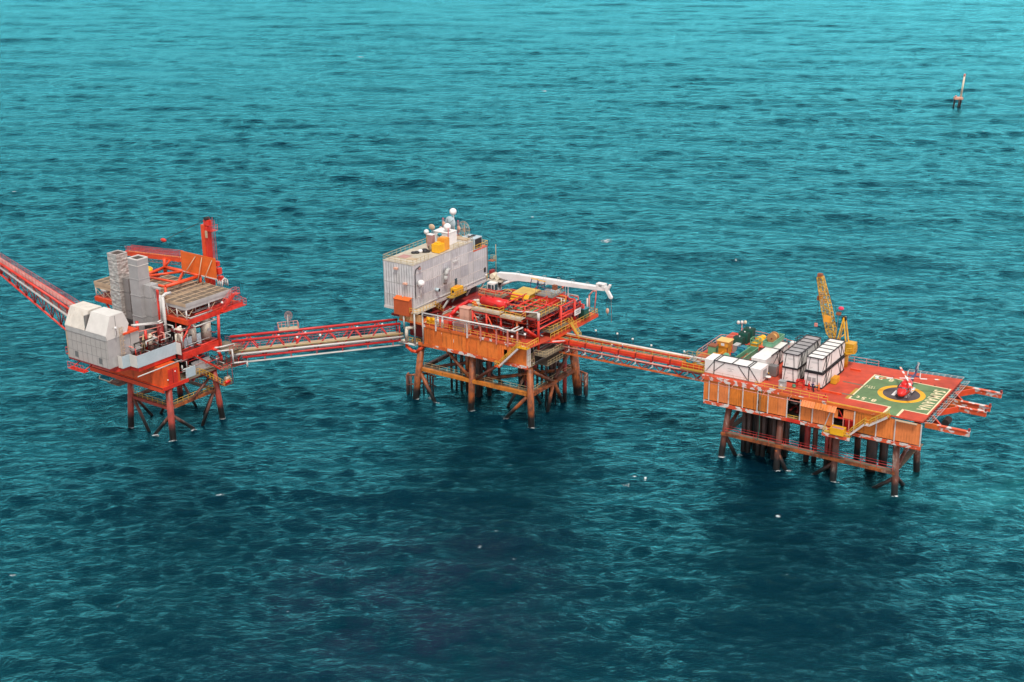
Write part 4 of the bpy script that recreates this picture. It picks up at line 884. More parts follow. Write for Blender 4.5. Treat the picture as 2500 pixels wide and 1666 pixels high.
# helicopter
def helicopter():
    t = thing(FR, 'helicopter', 'red helicopter with red and white rotor blades parked on the yellow circle', 'helicopter', (9.75, 11.2, 17.62), None, R_(2))
    t['base'] = (0, 0, 0)
    # body: loft along y; nose at -y
    st = [(-4.2, .25, .22, 1.25), (-3.9, .60, .50, 1.20), (-3.2, .98, .82, 1.30), (-2.2, 1.22, 1.05, 1.48), (-1.0, 1.32, 1.12, 1.58), (.6, 1.32, 1.12, 1.6), (1.9, 1.18, 1.02, 1.66), (2.8, .80, .78, 1.82), (3.6, .46, .50, 1.98), (5.4, .34, .38, 2.05), (7.2, .24, .28, 2.15), (8.8, .17, .22, 2.25)]
    def loft(rows, name, mat, n=16, p=2.6):
        q = mb(); vs = []
        for y, a, h, z in rows:
            for i in range(n):
                t_ = 2 * math.pi * i / n; c, s_ = math.cos(t_), math.sin(t_)
                vs.append((a * math.copysign(abs(c) ** (2 / p), c), y, z + h * math.copysign(abs(s_) ** (2 / p), s_)))
        fs = [(k * n + i, k * n + (i + 1) % n, (k + 1) * n + (i + 1) % n, (k + 1) * n + i) for k in range(len(rows) - 1) for i in range(n)]
        fs += [tuple(range(n)), tuple((len(rows) - 1) * n + i for i in range(n))]
        q.add(vs, fs, True); return q.build(name, mat, t)
    loft(st[:8], 'fuselage', 'red'); loft(st[7:], 'tail_boom', 'navy')
    loft([(-1.6, .35, .15, 2.62), (-1.2, .75, .42, 2.72), (.2, .85, .52, 2.75), (1.6, .75, .48, 2.7), (2.9, .38, .30, 2.5)], 'engine_cowling', 'red')
    # windows stand 2 cm proud of the nose
    q = mb()
    for s in (-1, 1):
        q.add([(s * .06, -3.62, 1.62), (s * .66, -3.38, 1.55), (s * .86, -2.35, 2.32), (s * .06, -2.55, 2.50)], [(0, 1, 2, 3)])
        q.add([(s * .74, -3.30, 1.52), (s * 1.14, -2.75, 1.55), (s * 1.10, -2.0, 2.30), (s * .92, -2.33, 2.32)], [(0, 1, 2, 3)])
    q.v = [(x * 1.03, y - .03, z + .03) for x, y, z in q.v]; q.build('windscreen', 'glass', t)
    for s in (-1, 1):
        for y0, y1 in ((-1.9, -.9), (-.7, .4), (.6, 1.5)):
            mb().box(s * 1.30, s * 1.36, y0, y1, 1.65, 2.25).build('side_window', 'glass', t)
    mb().box(-.05, .05, 7.6, 9.0, 2.3, 4.2).build('tail_fin', 'navy', t)
    mb().box(-1.4, 1.4, 6.4, 7.0, 2.1, 2.17).build('tailplane', 'navy', t)
    for s in (-1, 1): mb().box(s * 1.42 - .03, s * 1.42 + .03, 6.2, 7.2, 1.8, 2.9).build('end_plate', 'white', t)
    mb().tube((.05, 8.7, 3.9), (.28, 8.7, 3.9), .08, 8).bar((.25, 7.6, 3.5), (.25, 9.8, 4.3), .04, .2).bar((.25, 8.3, 5.0), (.25, 9.1, 2.8), .04, .2).build('tail_rotor', 'white', t)
    for s in (-1, 1):
        mb().bar((s * 1.15, -2.6, .08), (s * 1.15, 2.4, .08), .14, .12).build('skid', 'dark', t)
        mb().tube((s * .8, -1.6, .8), (s * 1.15, -1.7, .1), .06, 6).tube((s * .8, 1.3, .8), (s * 1.15, 1.4, .1), .06, 6).build('skid_strut', 'dark', t)
        mb().box(s * 1.55 - .22, s * 1.55 + .22, -.4, 1.9, .75, 1.2).build('sponson', 'white', t)
    mb().tube((0, .35, 3.1), (0, .35, 3.75), .18, 10).ball((0, .35, 3.75), .36, 7, 10, (1, 1, .6)).build('rotor_hub', 'white', t)
    for k, a in enumerate((25, 117, 207, 297)):
        d = Vector((math.cos(R_(a)), math.sin(R_(a)), 0)); c = Vector((0, .35, 3.72)); segs = [(.3, 1.6), (1.6, 3.0), (3.0, 4.5), (4.5, 6.2), (6.2, 7.0), (7.0, 7.4)]
        b = None
        for i, (s0, s1) in enumerate(segs):
            z0, z1 = -.035 * s0 * .6, -.035 * s1 * .6
            q = mb().bar(c + d * s0 + Vector((0, 0, z0)), c + d * s1 + Vector((0, 0, z1)), .46 if i else .3, .06)
            m = ['white', 'orangered', 'white', 'orangered', 'white', 'amber'][i]
            if i == 0: b = q.build('rotor_blade', m, t)
            else: q.build('blade_band', m, t, b)
    t.scale = (.9, .9, .9)
    return t
helicopter()
# ------------------------------------------------------------------ middle platform
def flood(fr, base, label, group='floodlights', h=1.2, d=(0, -1), mat='white'):
    t = thing(fr, 'floodlight', label, 'floodlight', base, group); t['base'] = (0, 0, 0)
    mb().tube((0, 0, 0), (0, 0, h), .05, 6).build('pole', 'steel', t)
    mb().ball((d[0] * .15, d[1] * .15, h), .30, 7, 10, (1, 1, .9)).build('lamp_head', mat, t)
    return t

def build_middle():
    t = thing(FM, 'process_platform', 'orange clad platform with red pipework on six rusty legs, in the middle of the three', 'platform', (-15, 8, 0))
    # legs
    for (u0, u1, v0, v1, r) in ((-31.9, -30.3, -.9, 0, .78), (-16.6, -15.9, .1, .2, .76), (.25, -.3, -.2, 0, .74), (-31.9, -30.6, 21.6, 19.6, .9), (-16.6, -15.8, 21.8, 19.6, .9), (-.6, -.3, 21.6, 18.6, 1.0)):
        a = Vector((u0, v0, 0)); b = Vector((u1, v1, 13.9)); d = (b - a) / 13.9
        mb().tube(a - d * 6, b, r, 14).build('leg', 'leg_m', t)
    # jacket walkways
    mb().box(-30.6, -.9, -.45, .35, 7.25, 8.05).build('walkway_beam', 'beam_m', t); mb().box(-30.6, -.9, .35, 1.3, 7.9, 8.0).build('walkway_grating', 'grating', t)
    mb().rail([(-30, .4, 8.05), (-16.8, .4, 8.05)], 1.15, .05, 2.2).build('railing', 'rail_beige', t); mb().rail([(-15.2, .4, 8.05), (-1.2, .4, 8.05)], 1.15, .05, 2.2).build('railing', 'rail_beige', t)
    mb().box(-.45, .35, .9, 18.6, 7.1, 7.85).build('walkway_beam', 'leg_m', t); mb().box(-1.4, -.45, .9, 18.6, 7.7, 7.8).build('walkway_grating', 'grating', t)
    mb().rail([(-.4, 1.4, 7.85), (-.4, 18, 7.85)], 1.15, .05, 2.2).build('railing', 'rail_beige', t)
    mb().box(-30.6, -1, 19.8, 20.6, 7.1, 7.9).build('walkway_beam', 'brace_dark', t); mb().box(-31.4, -30.6, .9, 19.8, 7.1, 7.9).build('walkway_beam', 'brace_dark', t)
    br = [((-1, 0, 7), (-8.6, 1.2, -1.2), .42, 'leg_m'), ((-31, -.2, 7.2), (-26.2, 0, -1.2), .45, 'leg_m'), ((-.2, 9.7, 7.2), (-1.3, 8.6, -1.2), .42, 'leg_m'), ((-.2, 10.3, 7.2), (-1.6, 16.8, -1.2), .42, 'leg_m'),
          ((-.3, .2, 13.4), (-.3, 8.8, 8.0), .4, 'leg_m'), ((-.3, 18.4, 13.4), (-.3, 10.6, 8.0), .4, 'brace_dark'), ((-7.6, .1, 14), (-14.9, .1, 8.3), .4, 'brace_dark'), ((-23.5, .1, 14), (-17.0, .1, 8.4), .4, 'leg_m'),
          ((-16, .5, 7.6), (-1, 19, 7.6), .42, 'leg_m'), ((-16, 19.5, 7.6), (-1, 10, 7.6), .38, 'leg_m'), ((-16, 20, 7.6), (-30, 1, 7.6), .4, 'brace_dark'), ((-8, 10, 7.4), (-11, 6, -1), .36, 'leg_m'), ((-8, 10, 7.4), (-5.2, 13, -1), .36, 'brace_dark'),
          ((-16, 20, 13.5), (-8, 20, 8), .38, 'brace_dark'), ((-1, 20, 13.5), (-8, 20, 8), .38, 'brace_dark'), ((-30.6, 19, 13), (-23, 20, 8), .38, 'brace_dark'), ((-16, 20, 13), (-23, 20, 8), .38, 'brace_dark'), ((-30.8, 1, 13), (-30.8, 18, 8.3), .42, 'brace_dark'), ((-24, 12, 7), (-20, 20, -1), .36, 'brace_dark')]
    for a, b, r, m in br: mb().tube(a, b, r, 9).build('brace', m, t)
    rnd = random.Random(4)
    for i in range(16):
        u = -13.5 + (i % 8) * 1.25; v = 16.2 + (i // 8) * 1.6
        mb().tube((u, v, -5), (u, v, 13.9), rnd.uniform(.16, .3), 7).build('conductor', 'conductor', t)
    for u, v, r, m in ((-5.5, 18, 1.0, 'conductor'), (-3.6, 17.5, .2, 'conductor'), (-2.2, 14, .16, 'conductor'), (-1.2, 16.5, .5, 'riser_red'), (-3.0, 11, .16, 'conductor'), (-9.2, 12, .25, 'riser_red'), (-20.5, 14, .4, 'conductor'), (-22, 15, .4, 'conductor'), (-19, 15.5, .35, 'conductor'), (-24.5, 10, .5, 'riser_red'), (-20, 8, .5, 'conductor'), (-18.2, 10, .5, 'barrel')):
        mb().tube((u, v, -5), (u, v, 13.9), r, 8).build('riser', m, t)
    for i in range(14):
        u = -28.5 + (i % 7) * 1.45; v = 9 + (i // 7) * 4.5
        mb().tube((u, v, -5), (u, v, 13.9), rnd.uniform(.14, .34), 7).build('conductor', 'conductor', t)
    mb().tube((-18.0, .9, 13.9), (-17.6, .6, 10.2), .55, 10).build('pipe_spool', 'leg_m', t)
    # fender piles round two corners
    def fenders(pts, z):
        q = mb()
        for a, b in zip(pts, pts[1:]): q.tube(a + (z,), b + (z,), .22, 7); q.tube(a + (z - 2.4,), b + (z - 2.4,), .16, 7)
        q.build('fender_ring', 'leg_m', t)
        for a, b in zip(pts, pts[1:]):
            A, B = Vector(a + (0,)), Vector(b + (0,)); n = max(1, round((B - A).length / 1.0))
            for i in range(n): p = A.lerp(B, i / n); mb().tube((p.x, p.y, -4), (p.x, p.y, z), .2, 6).build('fender_pile', 'brace_dark', t)
    fenders([(-35.4, 1.2), (-34.8, -.4), (-31.5, 3.4), (-28.5, 2.6)], 5.2); fenders([(-2.4, 23.6), (1.4, 22.5), (2.0, 20.2)], 5.6)
    # under deck level
    mb().box(-30, -.4, -.95, 20, 13.95, 14.15).build('cellar_deck', 'deck_grate', t)
    for v in (3, 7, 11, 15, 19): mb().box(-30, -.4, v - .2, v + .2, 13.2, 13.95).build('deck_girder', 'darkred', t)
    mb().box(-29, -.4, 2.5, 2.6, 14.15, 19).build('inner_wall', 'dark', t)
    pan = [(-29, -26.5), (-26.5, -23.7), (-23.7, -20.3), (-20.3, -16.8), (-16.8, -13.9), (-13.9, -10.9), (-10.9, -8.0), (-8.0, -6.5), (-5.6, -.42)]
    for i, (a, b) in enumerate(pan): mb().box(a + .025, b - .025, -1.06, -.94, 14.75, 18.75).build('wall_panel', 'clad_m2' if i in (0, 1, 4, 7) else 'clad_m', t)
    mb().box(-6.48, -5.62, -1.06, -.94, 17.6, 18.75).build('wall_panel', 'clad_m', t)
    for a, _ in pan[1:7]: mb().box(a - .05, a + .05, -1.10, -1.062, 14.8, 18.7).build('wall_post', 'peel_o', t)
    for a, b, m in ((-30.4, -22, 'peel_o'), (-22, -12.6, 'peel'), (-12.6, -6, 'peel_o'), (-6, -.1, 'peel')): mb().box(a, b, -1.2, -.9, 14.0, 14.7).build('base_girder', m, t)
    for a, b, m in ((-29.3, -24, 'peel_o'), (-24, -13, 'peel_o'), (-13, -.2, 'peel')): mb().box(a, b, -1.22, -.9, 18.76, 19.3).build('edge_girder', m, t)
    mb().box(-.5, -.3, -1.0, .5, 14.2, 19.1).build('corner_panel', 'white_rust', t)
    mb().prism([(-29.3, -.95), (.4, -.95), (1.4, 6), (1.4, 27.2), (-29.3, 27.2)], .22, 'z', 19.08).build('main_deck', 'deck_red', t)
    mb().rail([(-29, -1.0, 19.3), (-2.2, -1.0, 19.3)], 1.15, .055, 1.9).build('railing', 'rail_yellow', t)
    mb().rail([(-.3, -.9, 14.2), (-.3, 2, 14.2)], 3.0, .06, .8).build('railing', 'rail_beige', t)
    # yellow stair down the front
    mb().bar((-2.0, -1.45, 18.9), (-7.0, -1.45, 13.8), .12, .4).bar((-2.0, -2.3, 18.9), (-7.0, -2.3, 13.8), .12, .4).build('stair_stringer', 'white_rust', t)
    mb().bar((-2.0, -1.85, 19.0), (-7.0, -1.85, 13.9), .9, .1).build('stair_treads', 'yellow', t)
    for v in (-1.45, -2.3): mb().rail([(-2.0, v, 19.1), (-7.0, v, 14.0)], 1.1, .06, 1.3).build('railing', 'rail_yellow', t)
    mb().box(-8.2, -6.8, -2.4, -1.2, 13.5, 13.65).build('stair_landing', 'orangered', t); mb().rail([(-6.8, -2.35, 13.65), (-8.15, -2.35, 13.65), (-8.15, -1.3, 13.65)], 1.1, .06, .8).build('railing', 'rail_yellow', t)
    mb().box(-2.4, .4, -2.3, -1.0, 19.1, 19.25).build('stair_landing', 'yellow', t); mb().rail([(-2.4, -2.25, 19.25), (.35, -2.25, 19.25), (.35, .2, 19.25), (.35, 2.5, 19.25)], 1.3, .07, .7).build('railing', 'rail_yellow', t)
    # left end: tan wall under the shed, posts and hanging pipes
    mb().box(-36.0, -29.3, -.75, -.6, 19.4, 21.2).build('end_wall', 'tan', t); mb().box(-36.2, -29.2, -.8, 3, 18.9, 19.4).build('end_girder', 'peel_o', t)
    for u, z0, z1 in ((-34.4, 17.4, 20.4), (-31.3, 14.1, 21.4), (-28.9, 14.6, 22.2)): mb().tube((u, -1.2, z0), (u, -1.2, z1), .2, 8).build('post', 'pipe_grey', t)
    mb().path([(-32.2, .6, 17.6), (-34.0, -.8, 17.3), (-34.1, -.9, 14.4), (-35.5, -.9, 13.9)], .42, 10).build('process_pipe', 'cream_tank', t)
    mb().path([(-34.6, -.4, 14.4), (-34.2, -.6, 12.7), (-32.6, -.7, 11.9), (-31.2, -.8, 12.0), (-29.4, -.6, 13.7)], .38, 10).build('process_pipe', 'orangered', t)
    for k in range(2): mb().path([(-36.5, -1.0 + .5 * k, 13.6), (-31.3, -1.0 + .5 * k, 13.6), (-31.3, -1.0 + .5 * k, 14.2)], .17, 8).build('process_pipe', 'bridge_white', t)
    mb().box(-33.9, -30.2, -.6, 12, 13.9, 14.05).build('landing_deck', 'grating', t); mb().rail([(-33.8, -.5, 14.05), (-30.3, -.5, 14.05)], 1.1, .05, 1.2).build('railing', 'rail_yellow', t)
    mb().box(-36, -30.2, 3.0, 3.1, 14.2, 19.2).build('inner_wall', 'darkred', t)
    # pipe run along the front with its posts
    for k, (dv, dz, r) in enumerate(((0, .0, .2), (-.35, .1, .15), (.3, -.65, .1))): mb().path([(-28.6, -1.35 + dv, 22.2 + dz), (-7.4, -1.35 + dv, 22.65 + dz), (-6.2, -1.1 + dv, 22.3 + dz), (-3.6 - k, -.9 + dv, 22.3 + dz), (-2.6 - k, .8, 22.9 + dz)], r, 8).build('process_pipe', 'bridge_white', t)
    for u in (-25.0, -16.2, -12.5, -8.2, -5.2, -2.6): mb().box(u - .13, u + .13, -1.55, -1.25, 18.5, 22.35).build('post', 'rail_pink' if u > -15 else 'white_rust', t)
    mb().path([(-21.9, -.2, 19.3), (-21.7, 0, 22.6), (-20.9, 1.2, 23.9), (-20.6, 5.5, 24.5), (-19.5, 6.2, 24.3), (-18.8, 6.2, 23.4)], .45, 12).build('process_pipe', 'red', t)
    # mezzanine
    Z = 24.9
    mb().box(-16.0, -8.4, .4, 2.0, Z + .2, Z + .32).build('mezzanine_walkway', 'acc_roof', t); mb().box(-8.2, -2.6, .1, 1.9, Z - .1, Z + .02).build('mezzanine_walkway', 'acc_roof', t)
    mb().box(-16.2, -8.3, .28, .4, Z - .1, Z + .34).box(-8.2, -2.5, .0, .1, Z - .4, Z + .04).build('walkway_edge', 'cooler_frame', t)
    mb().rail([(-16, 2, Z + .32), (-16, .45, Z + .32), (-8.45, .45, Z + .32), (-8.45, 2, Z + .32)], 1.2, .06, 1.7).build('railing', 'rail_yellow', t); mb().rail([(-8.2, .15, Z), (-2.65, .15, Z), (-2.65, 2, Z)], 1.2, .06, 1.5).build('railing', 'rail_yellow', t)
    mb().box(-16, -.3, 2.0, 15.8, Z - .45, Z - .3).build('mezzanine_deck', 'darkred', t)
    mb().box(-3.4, -.2, 3.2, 15, Z - .3, Z - .2).build('mezzanine_walkway', 'grating', t)
    mb().rail([(-.25, 3.2, Z - .2), (-.25, 15, Z - .2)], 1.3, .055, 1.6).build('railing', 'rail_yellow', t); mb().rail([(-3.4, 3.2, Z - .2), (-3.4, 15, Z - .2)], 1.3, .05, 1.6).build('railing', 'rail_beige', t)
    for u in (-16, -12.2, -8.3, -4.0): mb().tube((u, .6, 19.3), (u, .6, Z), .24, 8).build('column', 'redsteel' if u < -5 else 'peel_o', t)
    for u in (-15.8, -10.5, -5.5): mb().tube((u, 8, 19.3), (u, 8, Z), .24, 8).build('column', 'redsteel', t)
    for a, b in (((-12.2, .7, 24.4), (-9.9, .7, 20.2)), ((-9.9, .7, 20.2), (-8.3, .7, 22.6)), ((-16, .7, 24.4), (-14, .7, 20.2))): mb().tube(a, b, .16, 7).build('column_brace', 'orangered', t)
    mb().box(-16.2, -2.6, .5, .75, Z - .75, Z - .4).build('mezzanine_beam', 'redsteel', t)
    for v, z0, z1, m in ((3, 17.5, 26.2, 'redsteel'), (12.5, 17.3, 25.2, 'redsteel'), (18.5, 19.3, 25.0, 'redsteel'), (22.5, 19.3, 22.7, 'redsteel')): mb().tube((.1, v, z0), (.1, v, z1), .3, 10).build('column', m, t)
    mb().tube((.1, 3, 24.4), (.1, 3, 26.2), .34, 10).build('column_cap', 'white_rust', t)
    mb().tube((.1, 3.0, 26.2), (-6.8, 2.2, 25.6), .17, 8).build('top_pipe', 'bridge_white', t)
    for a, b in (((.1, 3, 22.2), (.1, 22.5, 22.2)), ((.1, 12.5, 25), (.1, 18.6, 24.9)), ((.1, 12.5, 25), (-8, 12.5, 25.2)), ((.1, 22.5, 22.6), (-7.5, 22.5, 23.6)), ((-4.5, 12.4, 25.1), (-4.5, 21.5, 25.1)), ((.1, 18.5, 25), (-4.5, 18.5, 25))): mb().tube(a, b, .2, 8).build('frame_beam', 'redsteel', t)
    mb().rail([(1.3, 6.2, 19.3), (1.3, 27, 19.3), (-3, 27, 19.3)], 1.2, .06, 1.6).build('railing', 'rail_yellow', t); mb().box(1.3, 1.5, 6, 27.1, 18.6, 19.3).build('edge_girder', 'orangered', t)
    mb().rail([(-2.9, 6.9, 20.6), (.6, 6.9, 20.6), (.9, 14.6, 20.6)], 1.2, .055, 1.5).build('railing', 'rail_yellow', t); mb().box(-3, 1.0, 6.8, 14.7, 20.4, 20.55).build('mezzanine_walkway', 'grating', t)
    # stair to the bridge
    for s in (14.6, 15.6): mb().bar((1.0, s, 20.5), (5.0, s - 2.2, 18.0), .1, .3).build('stair_stringer', 'orangered', t); mb().rail([(1.0, s, 20.6), (5.0, s - 2.2, 18.1)], 1.15, .06, 1.2).build('railing', 'rail_yellow', t)
    mb().bar((1.0, 15.1, 20.5), (5.0, 12.9, 18.0), 1.0, .08).build('stair_treads', 'deckpad', t)
    # lots of process pipes
    pipework(t, 'process_pipe', (-3.5, -.4, 3.5, 22, 19.6, 23.6), 46, 21, ['redsteel', 'redsteel', 'redsteel', 'darkred', 'blue', 'navy', 'pipe_grey'], (.08, .2))
    pipework(t, 'process_pipe', (-15.5, -3.6, 2.5, 8, 19.4, 24.4), 26, 22, ['redsteel', 'orangered', 'darkred', 'darkred', 'pipe_grey'], (.08, .22))
    pipework(t, 'process_pipe', (-8.2, -3.4, 2.2, 14.5, 24.7, 26.2), 40, 23, ['redsteel', 'navy', 'orangered', 'rail_pink', 'green', 'rail_yellow'], (.06, .15))
    pipework(t, 'process_pipe', (-15.5, -8.4, 5, 14, 24.7, 26.4), 36, 24, ['redsteel', 'rail_pink', 'orangered', 'darkred', 'rail_yellow'], (.08, .18))
    pipework(t, 'process_pipe', (-10, -1, 14.5, 22, 22.5, 26.4), 34, 25, ['redsteel', 'orangered', 'darkred', 'pipe_grey'], (.08, .18))
    pipework(t, 'cellar_pipe', (-12, -.6, 1.5, 18, 14.4, 18.8), 22, 26, ['darkred', 'steel', 'dark', 'oldpink', 'pipe_grey'], (.1, .25))
    pipework(t, 'process_pipe', (-27, -17, 1.5, 9, 19.4, 21.6), 12, 27, ['sandbox', 'grey', 'orangered', 'pipe_grey'], (.1, .22))
    mb().box(-27.5, -17.5, 8, 26, 19.3, 21.0).build('machinery_housing', 'darkred', t)
    mb().box(-16, -4, 9, 20, 19.35, 24.3).build('module_core', 'darkred', t)
    for a, b in (((-8.2, 2.6, 27.0), (-8.2, 11, 27.0)), ((-8.2, 2.6, 27.0), (-3.2, 2.6, 27.0)), ((-3.2, 2.6, 27.0), (-3.2, 12, 27.0)), ((-16.5, 9.2, 26.9), (-8.2, 9.2, 26.9)), ((-6, 2.6, 26.4), (-6, 12, 26.4)), ((-8.2, 6.4, 26.6), (-.4, 6.4, 26.2)), ((-.2, 9.0, 26.0), (-7, 9.0, 26.2)), ((-3.2, 16, 26.6), (-.2, 16, 26.2)), ((-1.6, 3, 25.9), (-1.6, 18, 25.9))):
        mb().tube(a, b, .17, 8).build('frame_beam', 'redsteel', t)
    for u, v in ((-8.2, 2.6), (-3.2, 2.6), (-3.2, 11.8), (-8.2, 9.2), (-16.4, 9.2), (-1.6, 9), (-6, 6.4)): mb().tube((u, v, 24.6), (u, v, 27), .14, 7).build('frame_post', 'redsteel', t)
    mb().rail([(-8.1, 9.4, 25.0), (-3.4, 9.4, 25.0)], 1.2, .055, 1.4).build('railing', 'rail_yellow', t); mb().rail([(-8.1, 5.4, 24.9), (-3.4, 5.4, 24.9)], 1.2, .055, 1.4).build('railing', 'rail_yellow', t); mb().rail([(-7.4, 15.6, 25.2), (-.4, 15.6, 25.2)], 1.2, .055, 1.4).build('railing', 'rail_yellow', t)
    # lower maintenance platforms at the right end
    mb().box(-.2, 3.0, 1.5, 9, 16.6, 16.75).build('maintenance_deck', 'grating', t); mb().rail([(.2, 1.4, 16.75), (3.0, 1.6, 16.75), (3.0, 8.8, 16.75)], 1.2, .05, 1.1).build('railing', 'rail_beige', t)
    mb().box(-.4, 2.6, 3, 13, 14.0, 14.12).build('maintenance_deck', 'grating', t); mb().rail([(2.6, 3, 14.12), (2.6, 13, 14.12)], 1.2, .05, 1.3).build('railing', 'rail_beige', t)
    for dv, m in ((0, 'redsteel'), (.6, 'bridge_white'), (1.0, 'oldpink')): mb().path([(-2, 2.6 + dv, 18.7), (1.0, 5.4 + dv, 18.6), (3.6, 9.2 + dv, 18.2)], .16, 7).build('process_pipe', m, t)
    mb().tube((-2.6, 2.4, 21.9), (-.8, 4.6, 19.6), .3, 8).build('process_pipe', 'redsteel', t); mb().tube((-3.2, 2.4, 21.9), (-1.4, 4.6, 19.6), .3, 8).build('process_pipe', 'redsteel', t)
    # upper platform above the vessel
    mb().box(-17.6, -11.4, 5.4, 8.6, 26.85, 27.0).build('upper_deck', 'deck_grate', t); mb().box(-17.7, -11.3, 5.28, 5.4, 26.6, 27.02).build('upper_edge', 'orangered', t)
    mb().rail([(-17.6, 8.5, 27), (-17.6, 5.4, 27), (-11.4, 5.4, 27), (-11.4, 8.5, 27)], 1.2, .06, 1.5).build('railing', 'rail_beige', t)
    for u in (-17.4, -11.6): mb().tube((u, 5.6, 24.6), (u, 5.6, 26.9), .14, 7).build('column', 'redsteel', t)
    pipework(t, 'process_pipe', (-17, -12, 5.6, 8.2, 27.1, 28.4), 8, 29, ['orangered', 'redsteel'], (.08, .15))
    # side supports under the living block
    for v in (4, 10, 16, 22, 28): mb().bar((-33, v, 19.3), (-33, v + 2.5, 21.2), .3, .3).build('block_support', 'white_rust', t); mb().box(-40.2, -39.8, v - .2, v + .2, 19.0, 21.2).build('block_support', 'white_rust', t)
    mb().box(-40.6, -30.4, 2, 29.5, 18.6, 19.1).build('block_deck', 'darkred', t); mb().box(-38, -33.4, 4, 27, 19.1, 21.1).build('block_base', 'dark', t)
    mb().box(-33.4, -33.2, 8.5, 17, 19.1, 21.15).build('red_wall', 'darkred', t)
    mb().bar((-31.9, 10.8, 19.3), (-32.1, 14.2, 21.3), .35, .35).build('block_support', 'fascia', t)
    # pipe loop (vent) at the far right corner
    mb().path([(.1, 25.2, 19.3), (.1, 25.2, 24.2), (.9, 25.3, 25.3), (1.9, 25.4, 25.5)], .16, 8).build('vent_pipe', 'rail_pink', t); mb().tube((1.2, 25.6, 19.3), (1.8, 25.5, 25.4), .1, 7).build('vent_pipe', 'orangered', t); mb().tube((-.3, 25, 19.3), (-.3, 25, 23.4), .2, 8).build('vent_pipe', 'white_rust', t)
    return t
MP = build_middle()

# living quarters
t = thing(FM, 'accommodation_block', 'tall ribbed white accommodation block at the left end of the middle platform', 'building', (-36.5, 12, 21.2))
X0, X1, Z0, ZR = -40.9, -32.2, 21.2, 32.6
mb().box(X0, X1, .14, 24.0, Z0 + .5, ZR).build('side_walls', 'acc_wall', t)
mb().box(X0, X1, 0, .12, Z0 + .5, ZR).build('front_wall', 'acc_front', t)
mb().box(X0, X1, 24.02, 30.2, Z0 + .5, 30.0).build('rear_wing', 'acc_wall', t)
mb().box(X0 - .1, X1 + .1, -.1, 30.3, Z0 - .1, Z0 + .48).build('base_frame', 'white_rust', t)
mb().box(X0 - .06, X1 + .06, -.06, 24.06, ZR + .002, ZR + .14).build('roof', 'acc_roof', t); mb().box(X0 - .06, X1 + .06, 24.08, 30.26, 30.002, 30.12).build('roof', 'orangered', t)
for z in (24.6, 27.6): mb().box(X0 - .03, X1 + .03, -.035, -.004, z, z + .22).build('floor_band', 'fascia', t)
for z, y1 in ((24.6, 30.2), (27.6, 30.2), (30.3, 24)): mb().box(X1 + .004, X1 + .04, .1, y1, z, z + .16).build('floor_band', 'white_rust', t)
q = mb()
for y in (3.6, 7.4, 11.2, 14.9, 18.6, 22.0): q.box(X1 + .004, X1 + .035, y, y + .12, Z0 + .6, ZR - .1)
q.box(X1 + .004, X1 + .05, 24.0, 24.12, Z0 + .6, ZR - .1).build('wall_joints', 'fascia', t)
mb().box(X1 + .004, X1 + .12, 30.0, 30.25, Z0 + .5, 30.2).build('corner_post', 'steel', t)
_r = random.Random(5); _ys = [.15, 3.6, 7.4, 11.2, 14.9, 18.6, 22.0, 23.95]; _zs = [21.75, 24.58, 27.58, 30.28, 32.55]
for i in range(7):
    for k in range(4):
        m = _r.choice(['acc_wall_b', 'acc_wall_c', None, None])
        if m: mb().box(X1 + .001, X1 + .012, _ys[i] + .06, _ys[i + 1] - .06, _zs[k] + .2, _zs[k + 1] - .04).build('wall_panel', m, t)
for k, (a, b) in enumerate(((-40.8, -38.2), (-35.6, -33.4), (-38.0, -36.0))): mb().box(a, b, -.012, -.001, _zs[k + 1] - 2.6, _zs[k + 1] - .08).build('wall_panel', 'acc_front_b', t)
mb().box(X1 + .04, X1 + .2, .4, 29.8, 22.3, 22.42).build('cable_tray', 'white_rust', t)
for i, (x, z) in enumerate(((-37.0, 31.3), (-34.4, 28.0), (-36.8, 24.0))): mb().box(x - .5, x + .5, -.6, -.01, z - .2, z + .2).build('wall_lamp', 'pink', t)
mb().box(X1 + .01, X1 + .45, 1.9, 2.5, 31.2, 31.7).build('wall_lamp', 'oldpink', t); mb().box(X1 + .01, X1 + .3, 15.6, 17.4, 29.3, 29.7).build('wall_lamp', 'fascia', t)
mb().path([(X1 + .15, 2.6, 31.9), (X1 + .15, .9, 31.5), (X1 + .15, .6, 30.6), (X1 + .15, .6, 24.6)], .09, 6).build('drain_pipe', 'dark', t)
mb().path([(X1 + .1, 13.6, 28.2), (X1 + .8, 12.8, 28.6), (X1 + .9, 12.0, 28.5), (X1 + .8, 11.6, 27.4), (X1 + .7, 11.6, 26.0), (X1 + .1, 12.4, 25.4)], .45, 10).build('air_duct', 'fascia', t)
mb().tube((X1, 8.6, 24.6), (X1 + 1.0, 8.6, 24.6), .45, 14).build('fan_duct', 'paleblue', t); mb().tube((X1 + 1.0, 8.6, 24.6), (X1 + 1.04, 8.6, 24.6), .36, 14).build('fan_mouth', 'dark', t)
mb().box(X1 + .004, X1 + .05, 16.2, 17.2, 23.6, 25.2).build('window', 'glass', t); mb().box(X1 + .004, X1 + .06, 28.6, 29.4, 23.6, 24.8).build('window', 'dark', t)
mb().rail([(X1, .1, ZR + .14), (X0, .1, ZR + .14), (X0, 18.5, ZR + .14)], 1.2, .06, 1.6).build('railing', 'rail_beige', t); mb().rail([(X1, .1, ZR + .14), (X1, 6, ZR + .14)], 1.2, .055, 1.6).build('railing', 'rail_beige', t)
mb().rail([(X1, 16, ZR + .14), (X1, 24, ZR + .14)], 1.2, .05, 2).build('railing', 'rail_beige', t); mb().rail([(X1 + .1, 24.2, 30.15), (X1 + .1, 30.2, 30.15), (X0, 30.2, 30.15)], 1.3, .06, 1.4).build('railing', 'rail_yellow', t)
